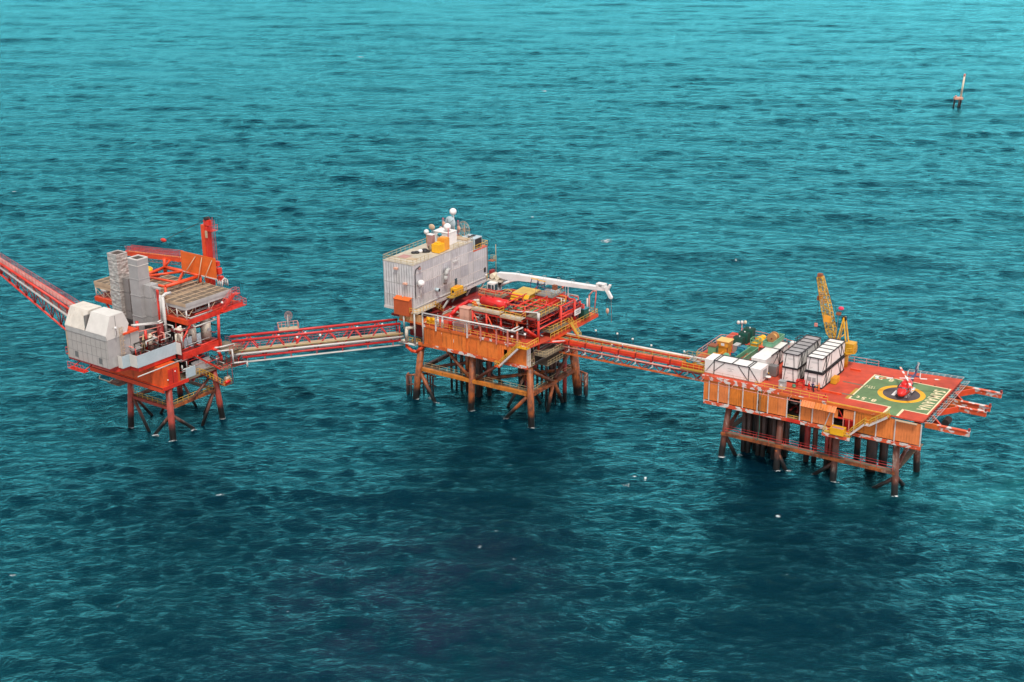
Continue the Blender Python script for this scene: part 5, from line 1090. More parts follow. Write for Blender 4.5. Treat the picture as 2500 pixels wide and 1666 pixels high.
mb().box(X1 + .05, X1 + 1.6, 30.3, 31.8, 26.2, 26.35).build('side_balcony', 'rust_lid', t); mb().rail([(X1 + 1.6, 30.3, 26.35), (X1 + 1.6, 31.8, 26.35), (X1, 31.8, 26.35)], 1.1, .05, 1).build('railing', 'rail_beige', t)
mb().tube((X1 + 1.6, 31.6, 21), (X1 + 1.6, 31.6, 30.4), .07, 6).build('balcony_post', 'rail_beige', t)
mb().box(X1 + .02, X1 + 1.9, -1.3, 6, 21.5, 21.62).build('walkway', 'acc_roof', t); mb().rail([(X1 - .3, -1.35, 21.62), (X1 + 1.85, -1.35, 21.62), (X1 + 1.85, 6, 21.62)], 1.1, .06, 1.2).build('railing', 'rail_yellow', t)
mb().bar((X1 + 1.2, 6, 21.5), (X1 + 1.2, 9, 19.3), .9, .12).build('stair', 'deckpad', t); mb().rail([(X1 + 1.7, 6, 21.6), (X1 + 1.7, 9, 19.4)], 1.1, .06, 1.2).build('railing', 'rail_yellow', t)
mb().box(X1 + .02, X1 + 1.8, 12.6, 18.6, 21.5, 21.65).build('side_platform', 'deckpad', t); mb().rail([(X1 + 1.75, 12.6, 21.65), (X1 + 1.75, 18.6, 21.65)], 1.1, .06, 1.2).build('railing', 'rail_beige', t)
mb().box(-39.6, -37, 3.6, 6.2, ZR + .141, ZR + .148).build('roof_stain', 'oldpink', t); mb().box(-36.8, -34, 3.4, 5.0, ZR + .141, ZR + .15).build('roof_hatch', 'cooler_frame', t)

RT = ZR + .15
t = thing(FM, 'radome_mast', 'white ball radome on a bracket at the corner of the accommodation wall', 'radome', (X1 + .6, 2.0, 24.8), 'white radomes')
mb().ball((X1 + .7, 2.0, 28.0), .85, 12, 16).build('radome', 'white', t); mb().tube((X1 + .6, 2.0, 24.4), (X1 + .6, 2.0, 27.3), .1, 7).build('pole', 'white_rust', t); mb().bar((X1, 2, 24.6), (X1 + .7, 2, 24.6), .1, .1).bar((X1, 2, 26.6), (X1 + .7, 2, 26.8), .1, .1).build('bracket', 'white_rust', t)
t = thing(FM, 'equipment_cabin', 'large plain white cabin on the accommodation roof', 'cabin', (-37, 19.5, RT))
mb().box(-39.4, -34.9, 17.8, 21.2, RT, 35.7).build('body', 'white', t); mb().box(-39.5, -34.8, 17.7, 21.3, 35.7, 35.82).build('roof', 'cont_white', t); mb().tube((-34.8, 17.6, RT), (-34.8, 17.6, 37.2), .09, 6).build('corner_pole', 'bridge_red', t)
mb().box(-38.4, -37.4, 17.74, 17.79, RT + .2, RT + 2.2).build('door', 'fascia', t)
t = thing(FM, 'radome_mast', 'white ball radome standing on the white roof cabin', 'radome', (-36.5, 19, 35.82), 'white radomes')
mb().ball((-36.0, 18.9, 37.0), .90, 12, 16).build('radome', 'white', t); mb().tube((-36.0, 18.9, 35.8), (-36.0, 18.9, 36.3), .35, 10).build('pedestal', 'fascia', t)
t = thing(FM, 'dish_tower', 'tall mast with a round dish and a white ball on top', 'antenna', (-38, 24, RT))
for a, b in (((-38.6, 23.6), (-38.1, 23.9)), ((-37.4, 23.6), (-37.7, 23.9)), ((-38, 24.8), (-37.9, 24.2))): mb().tube((*a, RT), (*b, 38.6), .09, 6).build('mast_leg', 'white_rust', t)
for z in (34, 34.6, 37.2): mb().tube((-38.4, 23.7, z), (-37.6, 23.7, z + .8), .05, 5).tube((-37.6, 23.7, z), (-38, 24.5, z + .8), .05, 5).build('mast_brace', 'white_rust', t)
mb().ball((-37.9, 24, 39.4), .85, 12, 16).build('radome', 'white', t)
q = mb(); n = 28; vs = [(-37.9, 23.2, 36.9)] + [(-37.9 + 1.5 * math.cos(2 * math.pi * i / n), 22.75, 36.9 + 1.6 * math.sin(2 * math.pi * i / n)) for i in range(n)]
vs += [(-37.9, 23.32, 36.9)] + [(x, y + .1, z) for x, y, z in vs[1:]]
q.add(vs, [(0, 1 + i, 1 + (i + 1) % n) for i in range(n)] + [(n + 1, n + 2 + (i + 1) % n, n + 2 + i) for i in range(n)] + [(1 + i, n + 2 + i, n + 2 + (i + 1) % n, 1 + (i + 1) % n) for i in range(n)], True).build('dish', 'paleblue', t)
for a in ((-.9, 37.7), (.9, 37.7), (0, 35.5)): mb().tube((-37.9 + a[0], 22.8, a[1]), (-37.9, 22.0, 36.7), .05, 5).build('feed_arm', 'dark', t)
for (x, y, h, lab) in ((-42.8, 23.5, 4.6, 'pink lattice aerial mast with small dishes, farthest left on the roof'), (-40.4, 25.6, 6.2, 'pink lattice aerial mast just left of the round dish'), (-37.5, 25.4, 6.6, 'pink lattice aerial mast with a mesh dish right of the round dish')):
    zb = RT if y < 24 else 30.12
    t = thing(FM, 'aerial_mast', lab, 'antenna', (max(x, -40.6), y, zb), 'lattice aerial masts'); x = max(x, -40.6)
    for s in ((-.22, 0), (.22, 0), (0, .35)): mb().tube((x + s[0], y + s[1], zb), (x + s[0], y + s[1], zb + h), .05, 5).build('mast_leg', 'rail_pink', t)
    q = mb()
    for i in range(int(h / .7)): z = zb + i * .7; q.tube((x - .22, y, z), (x + .22, y, z + .7), .04, 4).tube((x + .22, y, z), (x, y + .35, z + .7), .04, 4)
    q.build('lacing', 'bridge_red', t)
    for k, z in enumerate((.45, .75)): mb().ball((x - .5 + .9 * k, y - .3, zb + h * z), .5, 8, 12, (1, .4, 1.2)).build('panel_aerial', 'pink', t)
    mb().ball((x, y, zb + h + .1), .14, 6, 8).build('beacon_light', 'magenta', t)
t = thing(FM, 'mesh_dish', 'beige mesh dish on the roof behind the aerial mast', 'antenna', (-36.3, 26, 30.12))
q = mb()
for r in (.5, 1.0, 1.5, 1.8): q.tube((0, 0, 0), (0, 0, 0.001), .01, 4) if False else [q.tube((-36.2 + r * math.cos(a * .35), 26, 34.6 + r * 1.2 * math.sin(a * .35)), (-36.2 + r * math.cos((a + 1) * .35), 26, 34.6 + r * 1.2 * math.sin((a + 1) * .35)), .045, 4) for a in range(18)]
for a in range(9): q.tube((-36.2, 26, 34.6), (-36.2 + 1.8 * math.cos(a * .7), 26, 34.6 + 2.16 * math.sin(a * .7)), .045, 4)
q.build('mesh', 'cooler_frame', t); mb().tube((-36.2, 26.3, 30.1), (-36.2, 26.2, 35.8), .1, 6).build('post', 'rail_pink', t)
t = thing(FM, 'yellow_crate', 'bright yellow crate standing nearest the edge of the accommodation roof', 'crate', (-33.6, 11.5, RT))
mb().box(-34.8, -32.7, 10.8, 13.2, RT + .1, RT + 2.1).build('body', 'yellow', t); mb().box(-34.4, -33.2, 11.4, 12.6, RT + 2.1, RT + 2.45).build('lid', 'yellow', t)
for x in (-34.5, -33.0): mb().box(x - .15, x + .15, 10.9, 13.1, RT, RT + .1).build('foot', 'dark', t)
t = thing(FM, 'amber_crate', 'taller amber crate behind the bright yellow one on the roof', 'crate', (-34, 14.4, RT))
mb().box(-35.0, -32.9, 13.4, 15.4, RT + .08, RT + 2.9).build('body', 'amber', t); mb().box(-34.8, -33.1, 13.6, 15.2, RT + 2.9, RT + 3.05).build('lid', 'amber', t); mb().box(-34.9, -33.0, 13.5, 15.3, RT, RT + .08).build('skid', 'dark', t)
t = thing(FM, 'brown_cabinet', 'narrow brown cabinet with a white top left of the amber crate', 'cabinet', (-37.6, 14, RT))
mb().box(-38.2, -36.7, 13.6, 14.8, RT, RT + 3.2).build('body', 'oldpink', t); mb().box(-38.25, -36.65, 13.55, 14.85, RT + 3.2, RT + 3.35).build('top', 'white', t)
t = thing(FM, 'teal_dome', 'small teal dome beside the brown cabinet on the roof', 'dome', (-36.2, 16, RT))
mb().tube((-36.2, 16, RT), (-36.2, 16, RT + 2.6), .12, 7).build('post', 'steel', t); mb().ball((-36.2, 16, RT + 3.0), .5, 8, 12, (1.2, 1, .8)).build('dome', 'teal', t)
t = thing(FM, 'satellite_dome', 'small white ball on a post by the rear roof rail', 'antenna', (-40.5, 16.5, RT), 'white radomes')
mb().tube((-40.5, 16.5, RT), (-40.5, 16.5, RT + 2.4), .1, 7).build('post', 'brownwood', t); mb().ball((-40.5, 16.5, RT + 2.9), .62, 10, 14).build('radome', 'white', t)
t = thing(FM, 'brown_dish', 'brown dish tilted on the roof behind the brown cabinet', 'antenna', (-39.2, 17, RT))
mb().tube((-39.2, 17, RT), (-39.2, 17, RT + 3.6), .1, 7).build('post', 'steel', t); mb().ball((-39.2, 17, RT + 4.2), .8, 8, 14, (1.1, .45, .9)).build('dish', 'cooler_frame', t)
t = thing(FM, 'tarpaulin_heap', 'black tarpaulin heap with a white bag lying on the roof', 'heap', (-37, 9, RT))
q = mb()
for x, y, r in ((-38.0, 7.9, .55), (-37.4, 8.4, .6), (-36.4, 10.2, .8), (-36.9, 10.9, .7), (-35.9, 10.6, .6)): q.ball((x, y, RT + r * .4), r, 7, 10, (1.2, 1, .55))
q.build('tarpaulin', 'black', t); mb().ball((-37.0, 9.3, RT + .4), .6, 8, 10, (1, 1, .8)).build('bag', 'white', t)
t = thing(FM, 'cable_reel', 'cable reel with tan flanges lying against the black tarpaulin', 'cable reel', (-35.8, 12.4, RT))
for d in (0, .9): mb().tube((-36.0, 11.6 + d, RT + .8), (-35.95, 11.7 + d, RT + .8), .8, 18).build('flange', 'cooler_frame', t)
mb().tube((-36.0, 11.7, RT + .8), (-35.95, 12.5, RT + .8), .5, 14).build('cable', 'black', t)
t = thing(FM, 'pallet_stack', 'pale rusty frame stack on the rear roof edge', 'stack', (-34.5, 22.6, RT))
for k in range(3): mb().box(-37 + .1 * k, -32.6, 21.8, 23.8, RT + k * .28, RT + k * .28 + .2).build('pallet', 'cont_white' if k < 2 else 'cooler_frame', t)
t = thing(FM, 'cooling_unit', 'dark fronted cooling unit on the lower rear roof', 'cooling unit', (-34, 26.5, 30.12))
mb().box(-36.4, -32.5, 25.0, 28.4, 30.14, 33.0).build('casing', 'paleblue', t); mb().box(-32.5, -32.44, 25.4, 28.2, 30.4, 32.8).build('grille', 'dark', t)
for y in (26, 27.4): mb().ring((-34.4, y), .2, .6, 33.0, 33.15, 20).build('fan', 'black', t)
for i, (p, lab) in enumerate((((-31.5, 17.2, 21.65), 'yellow box-shaped generator on the balcony of the accommodation wall'),)):
    t = thing(FM, 'generator', lab, 'generator', p)
    mb().box(-32.0, -30.5, 14.2, 17.4, 21.75, 23.5).build('casing', 'yellow', t); mb().box(-31.9, -30.6, 14.3, 17.3, 21.66, 21.75).build('skid', 'dark', t); mb().box(-31.6, -31.0, 14.16, 14.2, 22.4, 23.0).build('vent', 'dark', t); mb().box(-31.8, -30.8, 15, 16.6, 23.5, 23.75).build('lid', 'amber', t)

# things standing on the middle platform
t = thing(FM, 'metal_shed', 'rust orange ribbed shed hanging at the front corner of the accommodation block', 'shed', (-34.8, -.8, 20.6))
mb().box(-37.0, -32.7, -1.5, -.15, 20.6, 24.3).build('walls', 'shed', t)
mb().prism([(-1.6, 24.3), (-.12, 24.75), (-.12, 24.85), (-1.65, 24.4)], 4.5, 'x', -37.1).build('roof', 'windwall', t); mb().tube((-35, -.6, 24.6), (-35, -.6, 25.1), .15, 8).build('vent', 'fascia', t)
for (u, v, lab) in ((-28.2, .5, 'yellow winch nearest the left end of the front railing'), (-27.1, .9, 'yellow winch right of the first by the white cones')):
    t = thing(FM, 'winch', lab, 'winch', (u, v, 19.3), 'yellow winches')
    mb().box(u - .5, u + .5, v - .5, v + .5, 19.3, 19.7).build('base', 'crane_yellow', t); mb().tube((u - .45, v, 20.2), (u + .45, v, 20.2), .5, 12).build('spool', 'yellow', t)
    for s in (-.5, .45): mb().box(u + s, u + s + .06, v - .55, v + .55, 19.7, 20.85).build('cheek', 'yellow', t)
for (u, lab) in ((-25.2, 'white cone ventilator left of its twin'), (-23.9, 'white cone ventilator next to the red bent pipe')):
    t = thing(FM, 'cone_ventilator', lab, 'ventilator', (u, -.3, 19.3), 'white cone ventilators')
    mb().tube((u, -.3, 19.3), (u, -.3, 22.0), .42, 12, .12).build('cone', 'white', t); mb().tube((u, -.3, 22.0), (u, -.3, 22.5), .08, 7).build('tip', 'steel', t)
t = thing(FM, 'pink_cabinet', 'tall pale pink cabinet left of the red vessel', 'cabinet', (-18.6, 1.6, 19.3))
mb().box(-19.95, -17.35, 1.0, 2.7, 19.35, 24.4).build('body', 'pink', t); mb().box(-20.05, -17.25, .9, 2.8, 24.4, 24.52).build('roof', 'pink', t); mb().box(-18.7, -18.64, .96, 1.0, 20, 24.2).build('door_seam', 'oldpink', t)
t = thing(FM, 'faded_panel', 'faded pink wind panel below the white pipes', 'panel', (-18.6, -.6, 18.8))
mb().box(-20.4, -17.4, -.75, -.55, 19.32, 21.3).build('sheet', 'oldpink', t); mb().box(-20.5, -20.38, -.85, -.5, 19.3, 21.4).box(-17.42, -17.3, -.85, -.5, 19.3, 21.4).build('post', 'white_rust', t)
t = thing(FM, 'grey_skid', 'pale grey pump skid behind the red bent pipe', 'skid', (-20.5, 8.5, 21))
mb().box(-22.2, -18.4, 7.4, 10.6, 21.02, 23.4).build('casing', 'fascia', t); mb().box(-22.2, -18.5, 7.6, 10.4, 23.4, 23.5).build('roof', 'white_rust', t); mb().tube((-20.4, 9, 23.5), (-20.4, 9, 24.1), .35, 12).build('stack', 'cream', t)
t = thing(FM, 'pressure_vessel', 'bright red horizontal pressure vessel on the mezzanine', 'vessel', (-11.4, 3.4, 25.2))
mb().tube((-14.9, 3.5, 26.35), (-8.8, 3.5, 26.35), 1.15, 24).build('shell', 'red', t)
for x in (-14.9, -8.8): mb().ball((x, 3.5, 26.35), 1.15, 10, 20, (.5, 1, 1)).build('end_cap', 'red', t)
for x in (-13.4, -10.2): mb().box(x - .2, x + .2, 2.7, 4.3, 24.6, 25.6).build('saddle', 'redsteel', t)
for x in (-14.2, -12.4): mb().tube((x, 3.5, 27.4), (x, 3.5, 27.9), .2, 10).build('nozzle', 'darkred', t)
mb().tube((-10.9, 2.3, 26.0), (-10.9, 2.1, 26.0), .45, 16).build('manway', 'darkred', t)
t = thing(FM, 'yellow_shelter', 'yellow ribbed shelter with a sloping front behind the red vessel', 'shelter', (-9.4, 12, 24.4))
mb().box(-11.2, -7.1, 10.4, 14.8, 24.5, 26.7).build('walls', 'crane_yellow', t)
mb().prism([(9.2, 25.6), (10.3, 27.0), (14.9, 27.15), (14.9, 27.0), (10.3, 26.85), (9.2, 25.45)], 4.7, 'x', -11.6).build('roof', 'yellow_roof', t)
mb().prism([(9.15, 25.62), (10.25, 27.03), (10.3, 26.98), (9.2, 25.55)], 4.5, 'x', -11.5).build('front_sheet', 'yellow', t)
t = thing(FM, 'equipment_module', 'grey-topped red module right of the yellow shelter', 'module', (-4.6, 15, 24.5))
mb().box(-6.8, -2.4, 12.6, 17.6, 24.4, 26.5).build('body', 'redsteel', t); mb().box(-6.9, -2.3, 12.5, 17.7, 26.5, 26.65).build('top_deck', 'steel', t)
mb().rail([(-6.8, 12.6, 26.65), (-2.4, 12.6, 26.65), (-2.4, 17.6, 26.65)], 1.2, .055, 1.4).build('railing', 'rail_beige', t); mb().box(-4.6, -2.9, 15.6, 16.9, 26.66, 27.3).build('motor_housing', 'paleblue', t); mb().box(-4.4, -3.4, 15.9, 16.7, 27.3, 28.4).build('winch_box', 'rust_lid', t)
for (u, v, lab) in ((-9.8, 16.6, 'dark davit arch with a yellow top behind the yellow shelter'), (-7.6, 16.2, 'dark davit arch with a yellow top near the grey-topped module')):
    t = thing(FM, 'davit_arch', lab, 'davit', (u, v, 24.4), 'davit arches')
    for s in (-.9, .9): mb().path([(u + s, v, 24.4), (u + s, v, 27.6), (u + s * .9 + .3, v, 28.8)], .1, 6).build('leg', 'navy', t)
    mb().bar((u - .7, v, 28.85), (u + 1.2, v, 28.85), .16, .16).build('crossbar', 'yellow', t)
t = thing(FM, 'sign_board', 'white notice board hung on the red frame facing the bridge', 'sign', (.45, 19.3, 21.5))
mb().box(.42, .5, 17.9, 20.7, 21.2, 22.6).build('board', 'white', t)
q = mb()
for k in range(2): q.box(.505, .51, 18.4, 20.2, 21.55 + k * .42, 21.8 + k * .42)
q.build('notice_lines', 'grey', t); mb().box(.25, .42, 18.2, 18.35, 21.4, 22.6).box(.25, .42, 20.2, 20.35, 21.4, 22.6).build('hanger', 'white_rust', t)
t = thing(FM, 'green_box', 'dark green box by the far corner rail of the red deck', 'box', (.2, 22.8, 19.3))
mb().box(-.8, .8, 21.8, 24.0, 19.5, 21.6).build('body', 'darkgreen', t); mb().box(-.9, .9, 21.7, 24.1, 21.6, 21.72).build('lid', 'teal', t); mb().box(-.7, .7, 21.9, 23.9, 19.3, 19.5).build('skid', 'dark', t)
t = thing(FM, 'lattice_tower', 'slim dark blue lattice mast with white top under the crane boom', 'mast', (-1.8, 18.4, 24))
for dx, dy in ((-.35, -.3), (.35, -.3), (0, .4)):
    mb().tube((-1.8 + dx, 18.4 + dy, 22.6), (-1.8 + dx, 18.4 + dy, 25.6), .07, 5).build('leg', 'navy', t); mb().tube((-1.8 + dx, 18.4 + dy, 25.6), (-1.8 + dx, 18.4 + dy, 28.0), .09, 5).build('upper_leg', 'white', t)
q = mb()
for i in range(6): q.tube((-2.15, 18.1, 22.8 + i * .8), (-1.45, 18.1, 23.4 + i * .8), .04, 4)
q.build('lacing', 'navy', t)

# white box boom crane
t = thing(FM, 'pedestal_crane', 'white box boom crane reaching over the red pipework', 'crane', (-20.9, 18, 19.3))
mb().tube((-20.9, 18, 19.3), (-20.9, 18, 25.6), 1.0, 18).build('pedestal', 'steel', t); mb().tube((-20.9, 18, 25.6), (-20.9, 18, 26.2), 1.5, 20).build('slew_ring', 'dark', t)
mb().box(-22.0, -20.0, 15.2, 16.8, 23.9, 26.3).build('cab', 'cont_white', t)
mb().box(-21.8, -20.9, 15.14, 15.2, 24.6, 25.9).box(-20.7, -20.1, 15.14, 15.2, 24.6, 25.9).box(-20.0, -19.94, 15.4, 16.6, 24.5, 26.0).build('cab_window', 'glass', t)
mb().box(-23.2, -19.2, 16.9, 19.2, 26.2, 26.5).build('slew_deck', 'cream_tank', t); mb().rail([(-23.2, 16.9, 26.5), (-23.2, 19.2, 26.5), (-19.4, 19.2, 26.5)], 1.2, .06, 1).build('railing', 'rail_yellow', t)
q = mb().tube((-22.0, 17.2, 27.3), (-22.0, 18.9, 27.3), .65, 14).tube((-20.6, 17.2, 27.1), (-20.6, 18.9, 27.1), .55, 14); q.build('winch_drum', 'cream', t)
mb().box(-22.9, -22.2, 17.4, 18.8, 26.5, 28.6).build('winch_housing', 'darkred', t)
bm_ = [(-20.6, 28.3), (-16.0, 28.75), (8.3, 29.45), (8.3, 28.75), (-14.6, 27.35), (-16.5, 26.85), (-20.6, 27.35)]
mb().prism(bm_, 1.3, 'y', 17.35).build('boom', 'white', t)
q = mb()
for u in (-15.0, -11.5, -7.7, -3.9, -.1, 3.8): z = 28.8 + (u + 15) * .028; q.rail([(u, 17.4, z), (u + .7, 17.4, z)], .8, .04, 1, False)
q.build('boom_hoops', 'fascia', t)
mb().box(6.4, 7.0, 17.3, 18.7, 29.3, 30.1).box(7.9, 8.5, 17.3, 18.7, 29.4, 30.2).box(6.4, 8.5, 17.3, 18.7, 30.1, 30.25).build('sheave_housing', 'white', t)
mb().prism([(8.2, 28.9), (8.5, 29.6), (9.0, 29.7), (9.4, 30.3), (9.9, 30.2), (9.3, 28.9), (10.3, 27.4), (10.2, 27.05), (9.7, 27.1), (8.7, 28.6)], .6, 'y', 17.7).build('boom_head', 'white', t)
mb().tube((-19.6, 17.7, 25.4), (-16.9, 17.7, 27.0), .36, 10).build('luffing_ram', 'white', t); mb().tube((-16.4, 18.3, 27.0), (-19.2, 18.3, 25.6), .3, 10).build('luffing_ram', 'fascia', t)
for dx in (-.2, .35): mb().tube((9.3 + dx, 18, 27.6), (9.0 + dx, 18, 24.6), .04, 4).build('hoist_rope', 'dark', t)
mb().ball((9.1, 18, 24.0), .42, 8, 10, (.9, .7, 1.5)).build('hook_block', 'pink', t); mb().tube((9.1, 18, 23.4), (9.1, 18, 22.9), .1, 6).build('hook', 'dark', t)
mb().tube((10.0, 18, 27.3), (10.2, 18, 21.5), .035, 4).build('whip_line', 'rust_lid', t)
for i, (p, lab) in enumerate((((-4.6, -.4, 19.3), 'white lamp by the front railing near the pipe bend'), ((-1.6, .2, 20.2), 'white lamp on a post at the top of the yellow stair'), ((-32.0, 29.5, 21.3), 'white lamp at the rear foot of the accommodation block'), ((.6, 24.2, 19.4), 'white lamp at the foot of the red vent pipes'))):
    flood(FM, p, lab, h=1.5)
# ------------------------------------------------------------------ left platform
def build_left():
    t = thing(FL, 'compression_platform', 'red and orange platform with stacks and a grey enclosure, at the far left', 'platform', (-8, 6, 0))
    lg = {}
    for k, (u0, v0, u1, v1, r) in dict(a=(-13.4, -.5, -12.4, 0, .7), b=(.1, 0, .2, 0, .74), c=(-.2, 15.0, .1, 13.4, .68), d=(-15.0, 15.9, -12.6, 13.6, .68)).items():
        A = Vector((u0, v0, 0)); B = Vector((u1, v1, 11.8)); d = (B - A) / 11.8
        mb().tube(A - d * 6, B, r, 14).build('leg', 'leg_l', t)
    for a, b, r in (((.1, 0, 5.6), (-6.4, .1, -1), .38), ((.1, 0, 5.6), (-1.2, 7.6, -1), .38), ((-12.6, 0, 7.6), (-7.7, .1, -1), .38), ((-12.6, 0, 7.8), (-15.3, 7.4, -1), .34), ((0, 13.7, 8), (-1.0, 9.4, -1), .38), ((0, 13.8, 8), (-6, 14.6, -1), .34), ((-12.8, 13.8, 7.8), (-9.2, 15.9, -1), .34), ((-12.8, 13.8, 7.8), (-14.4, 8.8, -1), .34),
                    ((.1, .2, 11.6), (-12, 13, 7.2), .34), ((-.2, 13.2, 11.4), (-12.2, .4, 7.2), .3), ((.1, 13.2, 11.4), (.1, 6.5, 7.2), .32)): mb().tube(a, b, r, 9).build('brace', 'brace_dark', t)
    for (a, b) in (((-12.3, 0), (-.6, 0)), ((0.0, .8), (0.0, 13.2)), ((-12.3, 13.6), (-.6, 13.6)), ((-12.4, .6), (-12.4, 13.2))):
        m = 'leg_l' if a[1] == 0 else 'leg_m'
        mb().bar((*a, 7.05), (*b, 7.05), .5, .65).build('walkway_beam', m, t)
        d = .9; n = Vector((b[0] - a[0], b[1] - a[1], 0)).normalized(); o = Vector((-n.y, n.x, 0)) * (.75 if a[1] != 13.6 else -.75)
        if a[0] == -12.4: o = -o
        if a == (0.0, .8): o = Vector((-.75, 0, 0))
        mb().bar(Vector((*a, 7.42)) + o, Vector((*b, 7.42)) + o, 1.0, .08).build('walkway_grating', 'grating', t)
        mb().rail([(*a, 7.4), (*b, 7.4)], 1.15, .05, 1.6).build('railing', 'rail_yellow', t)
    # cellar deck
    mb().box(-23.9, .9, -1.6, 15, 12.3, 12.75).build('cellar_deck', 'deck_grate', t)
    mb().box(-24.0, .75, -1.95, -1.6, 11.45, 12.72).build('deck_beam', 'orangered', t); mb().box(-24.0, .7, -2.05, -1.97, 12.45, 12.58).build('beam_seam', 'dark', t)
    mb().box(.76, 1.05, -1.95, 5.2, 12.0, 12.8).build('deck_beam', 'redsteel', t); mb().box(.2, .5, 5.2, 15, 11.9, 12.75).build('deck_beam', 'darkred', t)
    for v in (3, 7, 11): mb().box(-23.5, .6, v - .2, v + .2, 11.5, 12.3).build('deck_girder', 'darkred', t)
    mb().path([(-20.9, -1.8, 10.9), (-20.9, -2.0, 10.2), (-17.4, -2.0, 10.2), (-16.5, -1.8, 10.9)], .12, 6).build('drain_pipe', 'cream', t); mb().box(-18.6, -14.6, -1.7, 1.2, 9.6, 9.75).build('boat_walkway', 'leg_m', t)
    mb().box(-17.4, .82, -1.72, 3.0, 12.76, 17.1).build('lower_room', 'wall_rust_red', t)
    for u in (-9.0, -3.2): mb().box(u, u + .06, -1.76, -1.725, 12.9, 17).build('wall_seam', 'rust_lid', t)
    mb().box(.83, .87, -.3, 2.4, 12.9, 16.4).build('double_door', 'redsteel', t); mb().box(.875, .90, .98, 1.04, 12.9, 16.4).build('door_seam', 'dark', t)
    for v, z in ((-.6, 14.2), (1.6, 15.6)): mb().ball((1.0, v, z), .16, 6, 8).build('lamp', 'white', t)
    mb().box(.70, .9, 4.75, 7.4, 12.85, 15.1).build('wind_panel', 'paleblue', t); mb().box(.0, .9, 7.42, 7.55, 12.85, 15.1).build('wind_panel', 'fascia', t); mb().box(-.6, -.45, 7.6, 13, 12.8, 15.4).build('wind_panel', 'fascia', t)
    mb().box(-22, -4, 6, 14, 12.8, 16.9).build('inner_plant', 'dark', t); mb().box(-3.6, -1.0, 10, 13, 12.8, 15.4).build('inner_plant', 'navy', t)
    pipework(t, 'cellar_pipe', (-3.8, .6, 4, 15, 13, 17.0), 26, 41, ['darkred', 'dark', 'steel', 'pipe_grey', 'oldpink', 'redsteel'], (.08, .2))
    pipework(t, 'cellar_pipe', (-23, -18, -1, 6, 13, 17.0), 8, 42, ['darkred', 'dark', 'steel', 'rail_pink'], (.08, .18))
    # yellow stair down to the jacket, landing with life-raft pods
    mb().bar((.95, 9.0, 12.6), (.95, 14.8, 8.1), .9, .2).build('stair', 'leg_m', t)
    for d in (-.45, .45): mb().rail([(.95 + d, 8.0, 12.8), (.95 + d, 9.0, 12.7), (.95 + d, 14.8, 8.2)], 1.15, .055, 1.2).build('railing', 'rail_yellow', t)
    mb().box(.1, 1.9, 14.8, 17, 7.9, 8.05).build('stair_landing', 'leg_m', t); mb().rail([(1.85, 14.8, 8.05), (1.85, 17, 8.05), (.1, 17, 8.05)], 1.1, .05, 1).build('railing', 'rail_yellow', t)
    # red diagonal and bridge landing
    mb().bar((1.0, 7.0, 17.8), (1.2, 14.3, 12.2), .35, .35).bar((1.2, 14.3, 12.0), (2.6, 21.4, 11.9), .3, .45).build('landing_brace', 'redsteel', t)
    mb().box(-2.4, 2.4, 14.2, 21.5, 12.0, 12.2).build('landing_deck', 'grating', t); mb().rail([(2.4, 14.3, 12.2), (2.5, 21.4, 12.2), (-2, 21.4, 12.2)], 1.2, .05, 1.2).build('railing', 'rail_red', t)
    mb().box(-3, 3.4, 15.6, 20.5, 16.2, 16.35).build('landing_deck', 'deck_grate', t); mb().rail([(3.3, 15.7, 16.35), (3.4, 20.4, 16.35), (-3, 20.4, 16.35)], 1.2, .05, 1.2).build('railing', 'rail_red', t)
    for u in (.6, 2.2): mb().tube((u, 17.0, 8), (u, 17, 16.2), .07, 6).build('landing_hanger', 'rail_red', t)
    pipework(t, 'landing_pipe', (-2, 2.2, 14.5, 20, 12.3, 15.9), 10, 43, ['darkred', 'steel', 'rail_red', 'pipe_grey'], (.06, .15))
    mb().path([(.6, 13.8, 17.3), (.8, 15.0, 17.1), (1.0, 19.2, 16.7), (1.1, 19.4, 13.2), (1.2, 22.6, 12.7), (1.2, 22.8, 11.0)], .2, 8).build('process_pipe', 'bridge_white', t)
    mb().path([(.4, 13.4, 17.2), (.7, 14.6, 16.4), (.9, 15.2, 15.0), (.9, 15.3, 14.0)], .35, 9).build('process_pipe', 'redsteel', t)
    # main deck
    poly = [(-19.0, -10.7), (-5.2, -10.7), (-5.2, -8.4), (-3.75, -8.4), (-3.75, -6.4), (-1.35, -6.4), (-1.35, 4.6), (.1, 4.8), (.25, 16.2), (-24, 16.2), (-24, -2), (-19, -2)]
    mb().prism(poly, .35, 'z', 18.2).build('main_deck', 'darkred', t)
    mb().prism([(-18.6, -9.0), (-5.6, -9.0), (-4.2, -6.2), (-1.6, -6.0), (-1.6, 4.4), (-18.6, 4.4)], .9, 'z', 17.28).build('deck_girder', 'redsteel', t)
    mb().box(.0, .3, 4.9, 16.3, 17.0, 18.56).build('deck_beam', 'redsteel', t)
    mb().tube((.6, -8.2, 17.3), (.6, 4.0, 17.4), .14, 7).build('fire_pipe', 'pipe_grey', t)
    mb().box(-17.8, -12.3, -12.2, -10.9, 16.6, 16.75).build('under_walkway', 'redsteel', t); mb().rail([(-17.8, -12.1, 16.75), (-12.3, -12.1, 16.75)], 1.4, .06, 1.2).build('railing', 'rail_red', t)
    for u in (-17, -13): mb().tube((u, -11.8, 16.7), (u, -8, 18), .14, 6).build('walkway_strut', 'redsteel', t)
